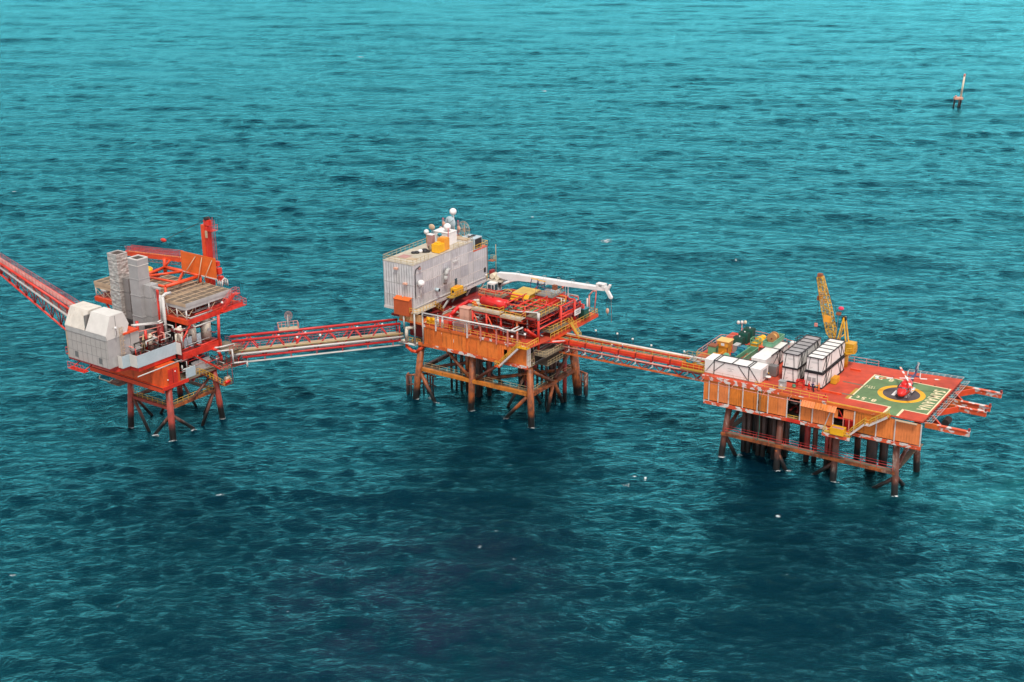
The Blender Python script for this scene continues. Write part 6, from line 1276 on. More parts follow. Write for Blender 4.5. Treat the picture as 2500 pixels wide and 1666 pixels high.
    mb().box(-21.4, -19.0, -9.6, -6.5, 18.4, 18.55).build('side_platform', 'redsteel', t); mb().rail([(-21.4, -9.6, 18.55), (-21.4, -6.5, 18.55)], 1.4, .06, 1.2).build('railing', 'rail_red', t); mb().rail([(-19.2, -9.6, 18.55), (-21.4, -9.6, 18.55)], 1.4, .06, 1.2).build('railing', 'rail_red', t)
    # pale wind panels round the edge
    Zp = 18.3
    for b in ((-1.41, -1.30, -6.40, 4.55), (-3.74, -1.42, -6.46, -6.36), (-3.80, -3.70, -8.40, -6.47), (-5.15, -3.81, -8.46, -8.36), (-1.29, .15, 4.45, 4.55), (-1.66, -1.56, 7.0, 12.0)):
        mb().box(*b, Zp, Zp + 2.75).build('wind_panel', 'paleblue' if b[1] - b[0] < .2 else 'house_roof', t)
    mb().box(-1.2, .22, 4.6, 4.7, 17.2, 21.2).build('panel_post', 'darkred', t)
    # plant behind the panels
    mb().box(-15, -5.2, -4.5, -2.2, 20.2, 25.1).build('annex', 'house_wall', t); mb().box(-15.1, -4.9, -6.6, -2.4, 25.11, 25.5).build('annex_roof', 'orangered', t)
    mb().prism([(-2.5, 21.5), (-5.1, 21.5), (-4.6, 20.9), (-1.8, 20.9)], 2.0, 'x', -6.8).build('annex_hood', 'fascia', t)
    mb().tube((-6, 1.4, 19.2), (-6, 1.4, 22.6), .55, 14).build('small_vessel', 'cream_tank', t); mb().tube((-6.0, 1.4, 22.6), (-6, 1.4, 23.0), .3, 12).build('vessel_cap', 'cream', t)
    for u, v, r, z1 in ((-6.4, .6, .3, 24.0), (-6.2, 4.6, .75, 24.2), (-12, 3, .35, 24.2), (-18, 4, .35, 24.2), (-23.4, 8, .5, 24.2), (-23.4, 15.6, .5, 24.2), (-12, 15.8, .5, 24.2)): mb().tube((u, v, 18.5), (u, v, z1), r, 10).build('column', 'darkred' if r > .7 else 'redsteel', t)
    mb().path([(-5.6, -2.3, 21), (-5.6, -2.2, 24.5), (-5.6, 4.8, 23.9)], .1, 6).build('frame_pipe', 'rail_pink', t); mb().path([(-5.0, -2.3, 19), (-5.0, -1.2, 23.8), (-5.0, -1.2, 19)], .1, 6).build('frame_pipe', 'rail_beige', t)
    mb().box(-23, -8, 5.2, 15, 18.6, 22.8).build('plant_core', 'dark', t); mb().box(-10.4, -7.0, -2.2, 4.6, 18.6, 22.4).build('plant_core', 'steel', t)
    pipework(t, 'process_pipe', (-6.8, -1.8, -5, 4.2, 18.7, 22.6), 30, 44, ['steel', 'darkred', 'redsteel', 'dark', 'pipe_grey', 'rail_pink'], (.07, .18))
    pipework(t, 'process_pipe', (-7.5, -.2, 5.2, 15.5, 18.7, 23.8), 30, 45, ['steel', 'darkred', 'redsteel', 'dark', 'pipe_grey'], (.07, .18))
    pipework(t, 'process_pipe', (-30, -22, 8.5, 14, 25.2, 27.5), 10, 46, ['pipe_grey', 'steel', 'redsteel', 'fascia'], (.08, .2))
    mb().tube((.15, 15.6, 17.2), (.1, 16.1, 24.4), .32, 10).build('column', 'redsteel', t); mb().tube((-.9, 8.6, 24.0), (-1.2, 4.9, 19), .22, 8).build('column_brace', 'redsteel', t)
    # upper deck
    mb().box(-32.3, -.9, 8.0, 24.4, 24.85, 25.05).build('upper_deck', 'deck_red', t)
    mb().box(-32.4, -.8, 7.85, 8.1, 24.0, 25.1).build('upper_beam', 'orangered', t); mb().box(-1.1, -.78, 8.1, 24.6, 24.0, 25.1).build('upper_beam', 'redsteel', t); mb().box(-32.4, -32.1, 8.1, 24.4, 24.0, 25.1).build('upper_beam', 'orangered', t)
    for u in (-28, -22, -16, -6): mb().box(u - .15, u + .15, 8.1, 24.4, 24.1, 24.85).build('deck_girder', 'darkred', t)
    mb().bar((-29, 8.2, 24.2), (-23.8, 8, 18.4), .3, .3).build('column_brace', 'redsteel', t)
    mb().rail([(-.85, 14, 25.05), (-.85, 24.4, 25.05), (-8, 24.4, 25.05)], 1.3, .06, 1.4).build('railing', 'rail_red', t)
    mb().box(-.75, .6, 17.5, 24.4, 24.6, 24.75).build('side_walkway', 'redsteel', t); mb().rail([(.6, 17.5, 24.75), (.6, 24.4, 24.75), (-1.0, 24.4, 24.75)], 1.4, .06, 1.1).build('railing', 'rail_red', t)
    mb().bar((-.6, 18.0, 24.9), (-.6, 21.8, 27.6), .9, .25).build('stair', 'redsteel', t)
    for d in (-.45, .45): mb().rail([(-.6 + d, 18.0, 25), (-.6 + d, 21.8, 27.7), (-.6 + d, 23.2, 27.7)], 1.3, .06, 1.1).build('railing', 'rail_red', t)
    mb().box(-1.5, 0, 21.8, 23.3, 27.5, 27.65).build('stair_landing', 'redsteel', t)
    pipework(t, 'process_pipe', (-8, -1.2, 9, 22, 25.2, 26.8), 18, 47, ['darkred', 'fascia', 'redsteel', 'pipe_grey', 'dark'], (.07, .16))
    # cooler banks
    def bank(u0, u1, v0, v1, z1, fm, nu, nv, front=True):
        mb().box(u0, u1, v0, v1, z1 - .35, z1).build('cooler_top', 'cooler_top', t)
        mb().box(u0 - .06, u1 + .06, v0 - .06, v1 + .06, z1 - 1.35, z1 - .36).build('cooler_casing', fm, t)
        q = mb()
        for i in range(nu + 1): u = u0 + (u1 - u0) * i / nu; q.box(u - .12, u + .12, v0, v1, z1 + .002, z1 + (.16 if i in (0, nu) else .09))
        for j in range(nv + 1): v = v0 + (v1 - v0) * j / nv; q.box(u0, u1, v - .06, v + .06, z1 + .003, z1 + .075)
        q.build('cooler_grid', 'cooler_frame', t)
        mb().box(u0 - .1, u1 + .1, v0 - .16, v0 - .07, z1 - .55, z1 + .2).build('cooler_edge', 'cooler_frame', t)
        mb().box(u1 + .07, u1 + .16, v0 - .1, v1 + .1, z1 - .55, z1 + .22).build('cooler_edge', fm, t)
        vs = [v0 + .1, (v0 + v1) / 2, v1 - .1]
        for u in (u0 + .1, (u0 + u1) / 2, u1 - .1):
            for v in vs: mb().tube((u, v, 25.05), (u, v, z1 - 1.35), .16, 7).build('cooler_leg', 'white_rust', t)
        q = mb(); zz = z1 - 1.5
        um = (u0 + u1) / 2
        for a, b in ((u0, um), (um, u1)): q.tube((a, v0 + .1, 25.1), (b, v0 + .1, zz), .07, 5); q.tube((b, v0 + .1, 25.1), (a, v0 + .1, zz), .07, 5)
        q.tube((u1 - .1, v0 + .1, 25.1), (u1 - .1, v0 + 2.2, zz), .07, 5); q.tube((u1 - .1, vs[1], 25.1), (u1 - .1, vs[1] + 2.0, zz), .07, 5)
        q.build('cooler_bracing', 'cooler_frame', t)
        for k in range(4): v = v0 + (v1 - v0) * (k + .5) / 4; mb().tube(((u0 + u1) / 2, v, z1 - 2.1), ((u0 + u1) / 2, v, z1 - 1.36), 1.2, 16, 1.5).build('fan_ring', 'fascia', t)
    bank(-8.0, -1.7, 8.5, 22.0, 28.5, 'fascia', 3, 6)
    bank(-12.6, -8.6, 10.5, 22.0, 28.6, 'cooler_frame', 2, 6)
    bank(-32.4, -26.8, 8.3, 16.5, 28.5, 'cooler_frame', 3, 4)
    bank(-22.6, -13.4, 12.0, 22.0, 28.3, 'cooler_frame', 4, 5)
    mb().rail([(-32.4, 16, 28.6), (-27, 16, 28.6)], 1.2, .05, 1.4).build('railing', 'rail_pink', t)
    # tubular frame over the coolers
    for a, b, r in (((-11.8, 11.7, 30.1), (-11.4, 21.8, 30.1), .42), ((-23.9, 22.2, 30), (-17.4, 22.1, 30.1), .45), ((-17.4, 22.1, 30.1), (-11.4, 21.8, 30.1), .3), ((-23.9, 22.2, 30), (-22.8, 15.6, 30), .36), ((-21.8, 15.2, 30), (-17.4, 22, 30.1), .3), ((-20.8, 14.6, 30), (-12.4, 15.6, 30), .3), ((-17.4, 22, 30), (-12.2, 16, 30), .3), ((-11.8, 11.7, 30.1), (-20, 12.5, 29.4), .3), ((-23.9, 22.2, 28), (-23.7, 22.2, 32.2), .45), ((-23.9, 22.2, 30), (-22.0, 22.3, 32), .25), ((-11.4, 21.8, 28), (-11.4, 21.8, 30), .4), ((-11.8, 11.7, 25), (-11.8, 11.7, 30), .3)):
        mb().tube(a, b, r, 10).build('boom_rest', 'orangered', t)
    mb().tube((-10.5, 8.0, 18.5), (-10.5, 8.0, 30.9), .55, 12).build('column', 'redsteel', t)
    # wind wall with braces
    for a, b in ((-17.6, -10.4), (-10.36, -6.0)): mb().box(a, b, 21.95, 22.08, 30.3, 35.15).build('wind_wall', 'windwall', t)
    for a, b in (((-16.6, 20.4, 28.6), (-12.5, 21.9, 34.6)), ((-10.9, 20.4, 28.6), (-10.3, 21.9, 34.8)), ((-9.6, 20.6, 28.6), (-7.0, 21.9, 34.6))): mb().tube(a, b, .1, 6).build('wall_brace', 'cooler_frame', t)
    mb().box(-17.7, -5.9, 21.8, 21.94, 30.1, 30.35).build('wall_sill', 'white_rust', t)
    # vertical pipes
    mb().path([(-6.1, 6.1, 19.6), (-6.1, 6.0, 30.3), (-6.1, 6.8, 30.7), (-6.1, 8.3, 30.6)], .34, 10).build('vent_pipe', 'bridge_white', t)
    for k in range(2): mb().path([(-7.2 + .5 * k, 6.2, 30.4), (-7.2 + .5 * k, 6.0, 24.6 - .3 * k), (-7.3 + .5 * k, 4.8, 24.4 - .2 * k), (-7.4 + .5 * k, -2.2, 25.7)], .2, 8).build('vent_pipe', 'bridge_white', t)
    mb().box(-10.4, -7.8, 6.6, 7.3, 31.4, 31.7).bar((-10, 7, 28), (-10.2, 7, 31.6), .15, .15).bar((-8.6, 7, 28.6), (-7.9, 7, 31.5), .15, .15).build('pipe_support', 'fascia', t)
    for k in range(3): u = -5.2 - .7 * k; mb().path([(u, 22.8, 28.4), (u, 22.9, 29.8), (u, 23.6, 30.2), (u, 24.4, 29.6), (u, 24.5, 28.2)], .17, 7).build('return_bend', 'bridge_white', t)
    for u, v, z, r in ((-7.0, 23.4, 31.8, .8), (-6.0, 23.2, 30.2, .6), (-7.4, 23.6, 33.4, .6)): mb().box(u - r, u + r, v - r * .7, v + r * .7, z - r, z + r * .8).build('winch_house', 'redsteel', t)
    return t
LP = build_left()

# grey enclosure with two hipped hoods
t = thing(FL, 'turbine_enclosure', 'big pale grey enclosure with two sloping white hoods at the left end', 'enclosure', (-12, -8, 18.6))
mb().box(-18.9, -5.31, -10.7, -10.58, 18.56, 25.0).build('front_wall', 'house_wall', t); mb().box(-5.43, -5.3, -10.57, -4.6, 18.56, 25.0).build('end_wall', 'house_side', t)
mb().box(-18.9, -18.78, -10.57, -4.6, 18.56, 25.0).box(-18.78, -5.43, -4.72, -4.6, 18.56, 25.0).build('rear_walls', 'house_side', t)
q = mb()
for i in range(8): u = -17.2 + i * 1.6; q.box(u, u + .05, -10.72, -10.702, 18.6, 24.85)
for z in (20.7, 22.8): q.box(-18.7, -5.4, -10.72, -10.703, z, z + .05)
q.build('wall_seams', 'steel', t)
for u in (-16.6, -8.6): mb().box(u, u + 1.1, -10.76, -10.725, 19.2, 20.5).build('louvre', 'steel', t)
mb().box(-5.295, -5.26, -9.8, -9.0, 18.7, 20.8).build('side_door', 'fascia', t)
mb().box(-18.85, -5.35, -10.82, -10.72, 24.9, 26.05).build('eave_band', 'fascia', t)
mb().box(-18.96, -18.7, -10.8, -10.72, 18.6, 24.9).build('corner_trim', 'cooler_frame', t)
for u0, u1, m in ((-18.95, -12.35, 'house_roof_rust'), (-11.95, -5.25, 'house_roof')):
    zf = 26.05; P = [(u0, -10.85, zf), (u1, -10.85, zf), (u1, -9.25, 30.1), (u0 + .5, -9.25, 30.1), (u0 + .5, -5.75, 30.15), (u1, -5.75, 30.15), (u1, -4.55, 27.3), (u0, -4.55, 27.3), (u1, -5.4, 25.02), (u0, -5.4, 25.02), (u1, -10.6, 25.02), (u0, -10.6, 25.02)]
    mb().add(P, [(0, 1, 2, 3), (3, 2, 5, 4), (4, 5, 6, 7), (7, 6, 8, 9), (9, 8, 10, 11), (11, 10, 1, 0), (1, 10, 8, 6, 5, 2), (0, 3, 4, 7, 9, 11)]).build('hood', m, t)
    mb().box(u1 + .002, u1 + .03, -8.1, -8.0, 25.1, 29.9).build('hood_seam', 'steel', t)
mb().box(-12.34, -11.96, -10.6, -5.0, 25.0, 29.3).build('hood_gap', 'steel', t)
q = mb()
for s in (-.4, .4): q.tube((-4.9, -7.1 + s, 18.6), (-4.9, -7.1 + s, 27.2), .05, 5)
for i in range(28): q.tube((-4.9, -7.5, 18.9 + i * .3), (-4.9, -6.7, 18.9 + i * .3), .03, 4)
for i in range(8): q.path([(-4.9, -7.5, 20.4 + i * .95), (-4.2, -7.4, 20.4 + i * .95), (-4.2, -6.8, 20.4 + i * .95), (-4.9, -6.7, 20.4 + i * .95)], .035, 4)
q.build('caged_ladder', 'cooler_frame', t)
mb().tube((-5.2, -8.4, 24.4), (-5.0, -8.4, 27.6), .06, 6).ball((-4.8, -8.5, 27.4), .3, 7, 9).build('flood_light', 'white', t)

# exhaust stacks
def stack(label, u, m, top, ring, duct):
    t = thing(FL, 'exhaust_stack', label, 'exhaust stack', (u + 1.5, 6.5, 18.6), 'twin exhaust stacks')
    w = 3.1
    z = [18.6, 24.5, 29.4, 33.2 if m != 'quilt' else 31.6, 36.4, top]
    for i in range(5):
        e = (.16, .10, .05, 0, .03)[i]
        mb().box(u - e, u + w + e, 5 - e, 8 + e, z[i] + .09, z[i + 1] - .09 if i < 4 else z[i + 1] - .25).build('stack_section', m, t)
        if i < 4: mb().box(u - e - .07, u + w + e + .07, 5 - e - .07, 8 + e + .07, z[i + 1] - .085, z[i + 1] + .085).build('joint_flange', m if i != 3 else ring, t)
    q = mb(); T = .3
    q.box(u - .06, u + w + .06, 4.94, 4.94 + T, top - .24, top).box(u - .06, u + w + .06, 8.06 - T, 8.06, top - .24, top).box(u - .06, u - .06 + T, 4.94 + T, 8.06 - T, top - .24, top).box(u + w + .06 - T, u + w + .06, 4.94 + T, 8.06 - T, top - .24, top)
    q.build('rim', ring, t); mb().box(u + .24, u + w - .24, 5.24, 7.76, top - .24, top - .2).build('flue_mouth', 'stack_in', t)
    d0, d1, z1 = duct
    for i in range(3): mb().box(u + .4 + i * .9, u + .45 + i * .9, 4.86, 4.88, 19, 24).build('seam', 'steel', t)
    for k, (a, b) in enumerate(((18.6, 24.6), (24.7, 29.0), (29.1, z1))): mb().box(u + w + .12, u + w + .12 + d1, 5.9, 8.4, a, b).build('side_duct', 'stack_grey' if m != 'quilt' else 'duct_dark', t)
stack('smooth pale grey exhaust stack, the right one of the pair', -15.45, 'stack_grey', 37.95, 'house_roof', (0, 2.1, 32.0))
stack('crinkled foil-lagged exhaust stack, the left one of the pair', -22.35, 'quilt', 37.9, 'quilt', (0, 1.9, 32.4))

for i, (v, r, z0, z1, lab) in enumerate(((6.4, .95, 18.6, 23.3, 'cream upright vessel with a bent side pipe, first of the row'), (10.0, 1.05, 18.6, 24.0, 'cream upright vessel half hidden by a pale panel'), (14.2, 1.2, 18.6, 24.0, 'tallest cream upright vessel with a round hatch'))):
    t = thing(FL, 'upright_vessel', lab, 'vessel', (-2.3, v, z0), 'cream upright vessels')
    mb().tube((-2.3, v, z0 + .5), (-2.3, v, z1), r, 20).build('shell', 'cream_tank', t); mb().ball((-2.3, v, z1), r, 8, 20, (1, 1, .35)).build('dome', 'cream_tank', t); mb().tube((-2.3, v, z0), (-2.3, v, z0 + .5), r * .8, 16).build('skirt', 'rust_lid', t)
    mb().tube((-2.3, v, z1 + .2), (-2.3, v, z1 + .6), .2, 8).build('nozzle', 'white', t)
    if i == 2: mb().tube((-1.15, v - .1, 21.3), (-1.02, v - .1, 21.3), .45, 14).build('hatch', 'fascia', t)
    if i == 0: mb().path([(-1.8, v - .8, 22.6), (-1.6, v - 1.5, 22.5), (-1.6, v - 1.6, 20.0), (-1.6, v - .9, 19.6)], .22, 8).build('side_pipe', 'cream_tank', t)

# red crane lying across the rear
t = thing(FL, 'box_boom_crane', 'tall red crane post with its long boom laid down to the left', 'crane', (-9.2, 23, 25))
mb().box(-10.4, -9.35, 22.4, 23.9, 25.05, 42.4).build('post', 'orangered', t); mb().box(-9.33, -8.5, 22.5, 23.8, 28, 42.0).build('post_rib', 'redsteel', t)
mb().box(-9.6, -8.0, 22.6, 23.6, 42.4, 43.6).build('post_head', 'redsteel', t); mb().tube((-8.9, 22.5, 43.9), (-8.9, 23.7, 43.9), .4, 12).build('sheave', 'dark', t)
q = mb()
for s in (0, .8): q.tube((-7.9, 23 + s, 28), (-7.9, 23 + s, 44.2), .06, 5)
for s in (0, .8): q.tube((-7.3, 23 + s, 30), (-7.3, 23 + s, 43.6), .05, 5)
for i in range(26): q.tube((-7.9, 23, 29 + i * .58), (-7.9, 23.8, 29 + i * .58), .035, 4); q.tube((-7.3, 23, 30 + i * .52), (-7.9, 23, 30 + i * .52), .03, 4)
q.build('caged_ladder', 'rail_red', t)
mb().box(-8.4, -6.8, 22.4, 24.2, 41.2, 41.3).build('head_platform', 'redsteel', t); mb().rail([(-8.4, 22.4, 41.3), (-6.8, 22.4, 41.3), (-6.8, 24.2, 41.3)], 1.3, .05, .8).build('railing', 'rail_red', t)
mb().box(-8.95, -8.3, 22.2, 22.4, 39.6, 41.2).build('head_bracket', 'cooler_frame', t)
A, B = Vector((-18.6, 23, 32.6)), Vector((-38, 23, 31.0))
mb().bar(A, B, 1.1, 1.0).build('boom', 'orangered', t); mb().bar(A + Vector((0, 0, .53)), B + Vector((0, 0, .53)), .5, .06).build('boom_top', 'amber', t)
mb().ball(tuple(B), .8, 8, 10, (1, .9, .9)).build('boom_tip', 'redsteel', t)
q = mb()
for s in (-.6, .6): q.rail([(A.x, 23 + s, A.z + .5), (B.x + .8, 23 + s, B.z + .5)], 1.5, .055, .55)
for k in range(28): p = A.lerp(B, k / 28) + Vector((0, -.6, .5)); r = A.lerp(B, (k + 1) / 28) + Vector((0, -.6, 2.0)); q.tube(p, r, .045, 4)
q.build('boom_walkway_cage', 'rail_red', t)
q = mb()
for k in range(14): p = A.lerp(B, k / 14); r = A.lerp(B, (k + .5) / 14); q.tube(p + Vector((0, 0, -.5)), r + Vector((0, 0, -1.5)), .06, 4); q.tube(r + Vector((0, 0, -1.5)), A.lerp(B, (k + 1) / 14) + Vector((0, 0, -.5)), .06, 4)
q.tube(A + Vector((-.6, 0, -1.5)), B + Vector((.6, 0, -1.5)), .08, 5); q.build('boom_lacing', 'oldpink', t)
for dy in (-.2, .2): mb().tube((-8.9, 23 + dy, 43.8), (-23.0, 22.6 + dy, 36.9), .03, 4).build('hoist_rope', 'dark', t)
mb().ball((-23.8, 22.5, 36.6), .55, 8, 10, (1.7, .8, .8)).build('hook_block', 'redsteel', t)
t = thing(FL, 'yellow_drum', 'yellow round drum by the orange tubular boom rest', 'drum', (-27.0, 20.5, 28.3))
mb().box(-30.5, -26.0, 19, 22.3, 25.06, 28.0).build('stand', 'darkred', t); mb().ball((-28.6, 21, 28.8), 1.2, 8, 14, (1.3, 1, .8)).build('shell', 'yellow', t); mb().tube((-26.5, 21.5, 28), (-26.5, 21.5, 29.4), .6, 10).build('hose', 'navy', t)
for p, lab in (((1.0, 15.9, 9.3), 'white capsule on the lower landing beside the red one'),):
    t = thing(FL, 'raft_capsule', lab, 'life raft', (1.0, 16.2, 8.05), 'life raft capsules')
    mb().tube((1.2, 15.6, 9.4), (1.2, 16.9, 9.4), .42, 14).build('shell', 'cream', t); mb().box(.9, 1.5, 15.7, 16.8, 8.06, 9.0).build('cradle', 'redsteel', t)
t = thing(FL, 'raft_capsule', 'shiny red capsule on the lower landing under the white one', 'life raft', (1.7, 15.6, 8.05), 'life raft capsules')
mb().tube((1.75, 15.0, 8.75), (1.75, 16.4, 8.75), .40, 14).build('shell', 'red', t); mb().box(1.5, 2.0, 15.1, 16.3, 8.06, 8.35).build('cradle', 'rust_lid', t)
for p, lab in (((-22.0, -6.6, 18.6), 'white lamp beside the small red platform left of the grey enclosure'), ((-.9, 18.6, 26.0), 'white lamp under the right end of the cooler bank'), ((-2.4, 7.2, 23.2), 'white lamp below the red beam above the first cream vessel')):
    flood(FL, p, lab, h=1.4 if p[0] < -5 else .5)

# flare boom leading out of frame
t = thing(FL, 'flare_boom', 'long red lattice boom with a white pipe rising out to the left', 'boom', (-24, 2, 12.6))
TP, BT = lambda u, v: Vector((u, v, 24.1 - .262 * (u + 32.5 + 1.9))), lambda u: Vector((u, 2.2, 17.45 - .42 * (u + 36.8)))
for v in (.8, 3.4): mb().tube(TP(-30, v), TP(-77, 2.2 + (v - 2.2) * .25), .34, 9).build('top_chord', 'redsteel', t)
mb().tube(BT(-24.5), BT(-77), .26, 9).build('bottom_chord', 'redsteel', t)
def vv(u, v): k = (u + 30) / -47; return 2.2 + (v - 2.2) * (1 - .75 * k)
us = np.linspace(-31, -76, 16)
for i in range(15):
    a, b = us[i], us[i + 1]; m = (a + b) / 2; q = mb()
    for v in (.8, 3.4): q.tube(TP(a, vv(a, v)), BT(m), .11, 6); q.tube(BT(m), TP(b, vv(b, v)), .11, 6)
    q.tube(TP(a, vv(a, .8)), TP(b, vv(b, 3.4)), .08, 5); q.build('lattice_bay', 'redsteel', t)
for v, r, m in ((1.3, .42, 'bridge_white'), (2.3, .2, 'bridge_white')): mb().tube(TP(-30, v) + Vector((0, 0, -2.6)), TP(-76, 2.2) + Vector((0, 0, -.7)), r, 9).build('flare_pipe', m, t)
mb().bar(TP(-30, 2.1) + Vector((0, 0, .35)), TP(-76, 2.2) + Vector((0, 0, .35)), 1.5, .08).build('walkway', 'oldpink', t)
for v in (.9, 3.3): mb().rail([tuple(TP(-30, v) + Vector((0, 0, .4))), tuple(TP(-76, vv(-76, v)) + Vector((0, 0, .4)))], 1.2, .05, 1.3).build('railing', 'rail_red', t)

# ------------------------------------------------------------------ bridges
FB = Frame((-63.0, 298.4, 0), -17.2)
t = thing(FB, 'truss_bridge', 'red truss footbridge carrying grey pipes between the left and middle platforms', 'bridge', (19, 1.5, 14))
L_ = 38.6; ZT, ZB = 18.0, 13.85
for v, z in ((0, 0), (3.2, .0)):
    mb().tube((-.6, v, ZT + .05), (L_, v, ZT), .30, 10).build('top_chord', 'bridge_red', t); mb().tube((1.6, v, ZB + .1), (L_ + .8, v, ZB), .27, 10).build('bottom_chord', 'bridge_red', t)
nb = 6; us = [3.6 + i * 6.0 for i in range(nb)]
for v in (0, 3.2):
    for i, u in enumerate(us):
        for s in (-3.0, 3.0):
            if 0 < u + s < L_: mb().tube((u, v, ZT), (u + s, v, ZB), .17, 7).build('diagonal', 'bridge_red', t)
    mb().tube((L_ - .3, v, ZB), (L_ - .3, v, ZT), .15, 7).build('end_post', 'bridge_red', t)
for i in range(7): u = .6 + i * 6.0; mb().tube((u, 0, ZB), (u, 3.2, ZB), .14, 6).build('cross_beam', 'bridge_red', t); mb().bar((u, -.1, ZB), (u, -.1, 12.6), .18, .25).build('pipe_hanger', 'bridge_red', t)
mb().box(-1, L_ + .5, .6, 2.9, 15.0, 15.15).build('deck', 'cooler_frame', t); mb().box(-1.5, L_ + .5, .35, .5, 15.0, 15.6).build('kick_plate', 'rail_beige', t)
for v, z, r, m in ((.0, 15.55, .2, 'rail_beige'), (-.05, 14.75, .27, 'bridge_white'), (.5, 14.3, .22, 'bridge_white'), (-.25, 12.75, .13, 'bridge_white'), (.15, 12.75, .12, 'pipe_grey')): mb().tube((-1.2, v - .1, z + .1), (L_ + .6, v - .1, z), r, 9).build('bridge_pipe', m, t)
mb().rail([(0, 2.9, 15.15), (L_, 2.9, 15.15)], 1.2, .045, 2.0).build('railing', 'rail_red', t)
mb().path([(-4.2, -1.6, 16.6), (-.8, -1.6, 16.6), (-.7, -1.6, 13.4), (2.4, -1.0, 13.2), (2.4, -1.0, 11.9)], .2, 8).build('bridge_pipe', 'bridge_white', t)
mb().box(10.6, 15.2, 3.0, 5.0, 18.25, 18.4).build('side_platform', 'cooler_frame', t); mb().rail([(10.6, 3.1, 18.4), (10.6, 5.0, 18.4), (15.2, 5.0, 18.4), (15.2, 3.1, 18.4)], 1.3, .06, .9).build('railing', 'rail_pink', t)
mb().bar((12.8, 4.8, 18.3), (12.8, 3.3, 14.4), .14, .14).build('platform_strut', 'bridge_red', t)
mb().box(9.7, 10.2, 3.4, 4.0, 18.2, 19.3).build('battery_box', 'blue', t)
t2 = thing(FB, 'signal_dish', 'mesh signal dish on a white post on the footbridge platform', 'antenna', (12.9, 4.2, 18.4))
mb().tube((12.9, 4.2, 18.4), (12.9, 4.2, 21.6), .11, 7).build('post', 'white_rust', t2)
q = mb()
for r in (.4, .8, 1.1): [q.tube((13.1 + r * .8 * math.cos(a * .4), 4.1, 21.4 + r * math.sin(a * .4)), (13.1 + r * .8 * math.cos(a * .4 + .4), 4.1, 21.4 + r * math.sin(a * .4 + .4)), .04, 4) for a in range(16)]
for a in range(8): q.tube((13.1, 4.1, 21.4), (13.1 + .9 * math.cos(a * .8), 4.1, 21.4 + 1.1 * math.sin(a * .8)), .035, 4)
q.build('mesh', 'oldpink', t2)
for i, u in enumerate((10.4, 16.6, 20.0, 22.7, 28.8, 34.8)):
    lb_ = ['white ball lamp on the footbridge under the dish platform', 'white ball lamp on the footbridge just right of the dish platform', 'low white ball lamp on the footbridge deck at mid span', 'white ball lamp in the middle triangle of the red truss', 'white ball lamp on the footbridge in the next-to-last triangle', 'white ball lamp on the footbridge nearest the middle platform'][i]
    t3 = thing(FB, 'bridge_lamp', lb_, 'lamp', (u, 2.75, 15.15), 'ball lamps along the red footbridge')
    h = 1.0 if i == 2 else 2.0
    mb().tube((u, 2.75, 15.15), (u, 2.75, 15.15 + h), .05, 6).build('pole', 'steel', t3); mb().ball((u, 2.7, 15.3 + h), .3, 8, 10).build('globe', 'white', t3)
t3 = thing(FB, 'red_extinguisher', 'red and white extinguisher case on the footbridge deck', 'extinguisher', (14.6, 2.5, 15.15))
mb().box(14.3, 14.9, 2.3, 2.7, 15.16, 16.2).build('case', 'red', t3); mb().ball((14.6, 2.5, 16.45), .3, 7, 9).build('cap', 'white', t3)

FC = Frame((10.5, 297.4, 0), 30.8)
t = thing(FC, 'pipe_bridge', 'bright orange-red walkway bridge between the middle and right platforms', 'bridge', (18, 1.8, 15.5))
L2 = 36.4
def bay(a, b): mb().box(a + .06, b - .06, -.35, .35, 17.55, 18.5).build('girder_bay', 'orangered', t)
ed = [-.5] + [2.9 + 4.15 * i for i in range(9)]
ed[-1] = 35.6
for a, b in zip(ed, ed[1:]):
    mb().box(a + .05, b - .05, -.42, .30, 17.50, 18.02).build('girder_lower_flange', 'redsteel', t); mb().box(a + .05, b - .05, -.32, .30, 18.03, 18.55).build('girder', 'orangered', t)
for u in ed[1:]:
    mb().box(u - .12, u + .12, -.5, .4, 17.4, 18.6).build('girder_clamp', 'darkred', t); mb().box(u - .11, u + .11, -.45, -.2, 16.0, 17.4).build('post', 'white_rust', t)
    mb().tube((u, -.3, 16.2), (u - 1.0, -.1, 15.3), .12, 6).build('strut', 'white_rust', t)
mb().tube((-.5, -.35, 16.85), (L2, -.35, 16.85), .20, 9).build('bridge_pipe', 'rail_pink', t); mb().tube((-.8, 3.6, 18.55), (L2 - 1.5, 3.6, 18.55), .26, 9).build('bridge_pipe', 'white_rust', t); mb().tube((-.8, 3.2, 18.15), (L2 - 1, 3.2, 18.15), .2, 9).build('bridge_pipe', 'redsteel', t)
for v, m in ((0, 'peel_o'), (3.4, 'redsteel')): mb().bar((.2, v, 15.25), (L2, v, 15.05), .3, .35).build('bottom_chord', m, t)
for i in range(16): a = 1 + i * 2.2; mb().tube((a, .1, 15.2 if i % 2 else 17.3), (a + 2.2, .1, 17.3 if i % 2 else 15.2), .11, 6).build('diagonal', 'redsteel', t)
for i in range(9): u = 1 + i * 4.1; mb().tube((u, 0, 15.2), (u, 3.4, 15.2), .12, 6).build('cross_beam', 'redsteel', t); mb().tube((u, 3.4, 15.2), (u, 3.4, 18.1), .14, 6).build('rear_post', 'redsteel', t)
mb().box(-.5, L2, .5, 3.0, 17.3, 17.42).build('walkway', 'deckpad', t)
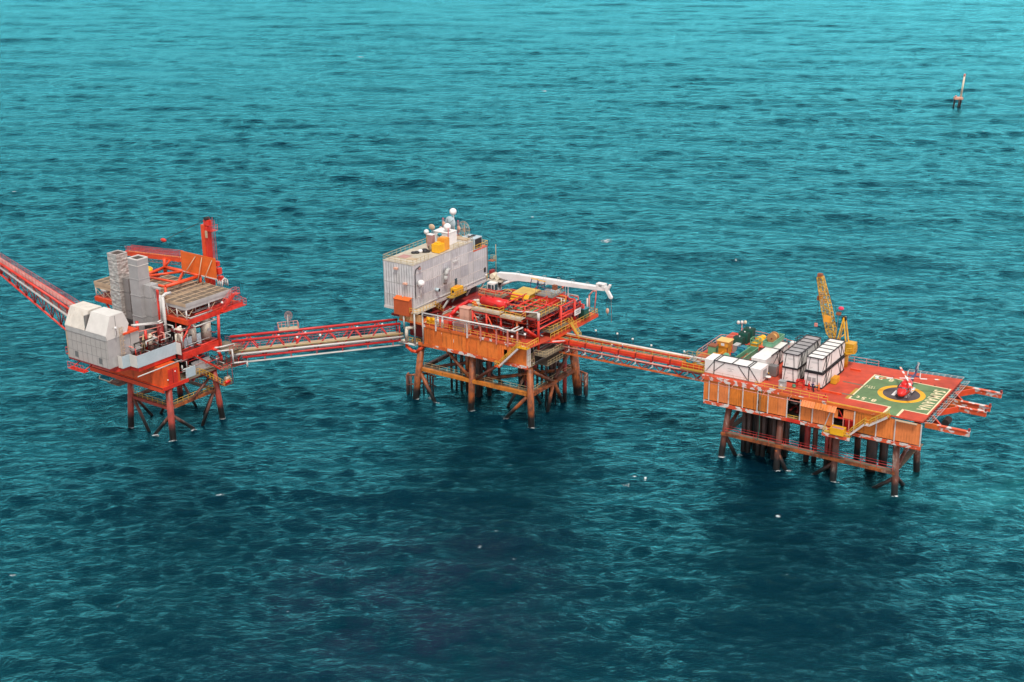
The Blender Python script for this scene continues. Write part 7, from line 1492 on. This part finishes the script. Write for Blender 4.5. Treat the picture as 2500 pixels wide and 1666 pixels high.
mb().rail([(-.5, .6, 17.42), (L2, .6, 17.42)], 1.15, .05, 2.0).build('railing', 'rail_yellow', t); mb().rail([(-.5, 2.9, 17.42), (L2, 2.9, 17.42)], 1.15, .05, 2.0).build('railing', 'rail_yellow', t)
mb().box(29.0, 35.8, 3.2, 6.2, 17.3, 17.45).build('side_landing', 'deckpad', t); mb().rail([(29.0, 3.3, 17.45), (29.0, 6.2, 17.45), (35.8, 6.2, 17.45)], 1.3, .055, 1.1).build('railing', 'rail_beige', t)
for i, (u, h) in enumerate(((7.6, 3.0), (13.0, 3.2), (16.8, 2.6), (21.4, 1.9), (29.3, 1.9))):
    lb_ = ['white lamp on a thin post, first from the middle platform on the orange bridge', 'white lamp on a thin post above the first bridge worker', 'white lamp on a short post just right of the two bridge workers', 'white lamp at mid span of the orange bridge', 'white lamp beside the landing at the far end of the orange bridge'][i]
    t3 = thing(FC, 'bridge_lamp', lb_, 'lamp', (u, 3.9, 18.1), 'lamps along the orange bridge')
    mb().tube((u, 3.9, 17.4), (u, 3.9, 17.4 + h), .05, 6).build('pole', 'dark', t3); mb().ball((u - .1, 3.8, 17.5 + h), .22, 8, 10).build('lamp_head', 'white', t3)
person(FC, (13.2, 1.7, 17.42), -1.2, 'worker in dark clothes and a white helmet leaning forward on the orange bridge', 'navy', 'white', 'bend')
person(FC, (15.3, 1.7, 17.42), -1.4, 'worker in dark clothes walking second on the orange bridge', 'navy', 'white', 'walk')

# ------------------------------------------------------------------ distant beacon
t = thing(FW, 'beacon_tower', 'lone pale mast on three dark legs far off on the sea', 'beacon', (219.2, 683, 0))
for x, y in ((217.5, 683), (219.3, 681.6), (220.7, 683.4)): mb().tube((x - .4, y, -3), (x + .25, y, 3.4), .42, 8).build('leg', 'conductor', t)
mb().box(217.2, 221.2, 681.4, 683.8, 3.2, 4.2).build('platform', 'pink', t); mb().tube((217.9, 682.4, 4.2), (217.9, 682.4, 5.0), .35, 8).build('bollard', 'rail_pink', t)
mb().tube((220.4, 682.8, 3.8), (221.2, 682.8, 14.2), .40, 12).build('mast', 'cream', t); mb().tube((221.2, 682.8, 14.2), (221.3, 682.8, 15.4), .42, 12).build('lantern', 'rail_pink', t)
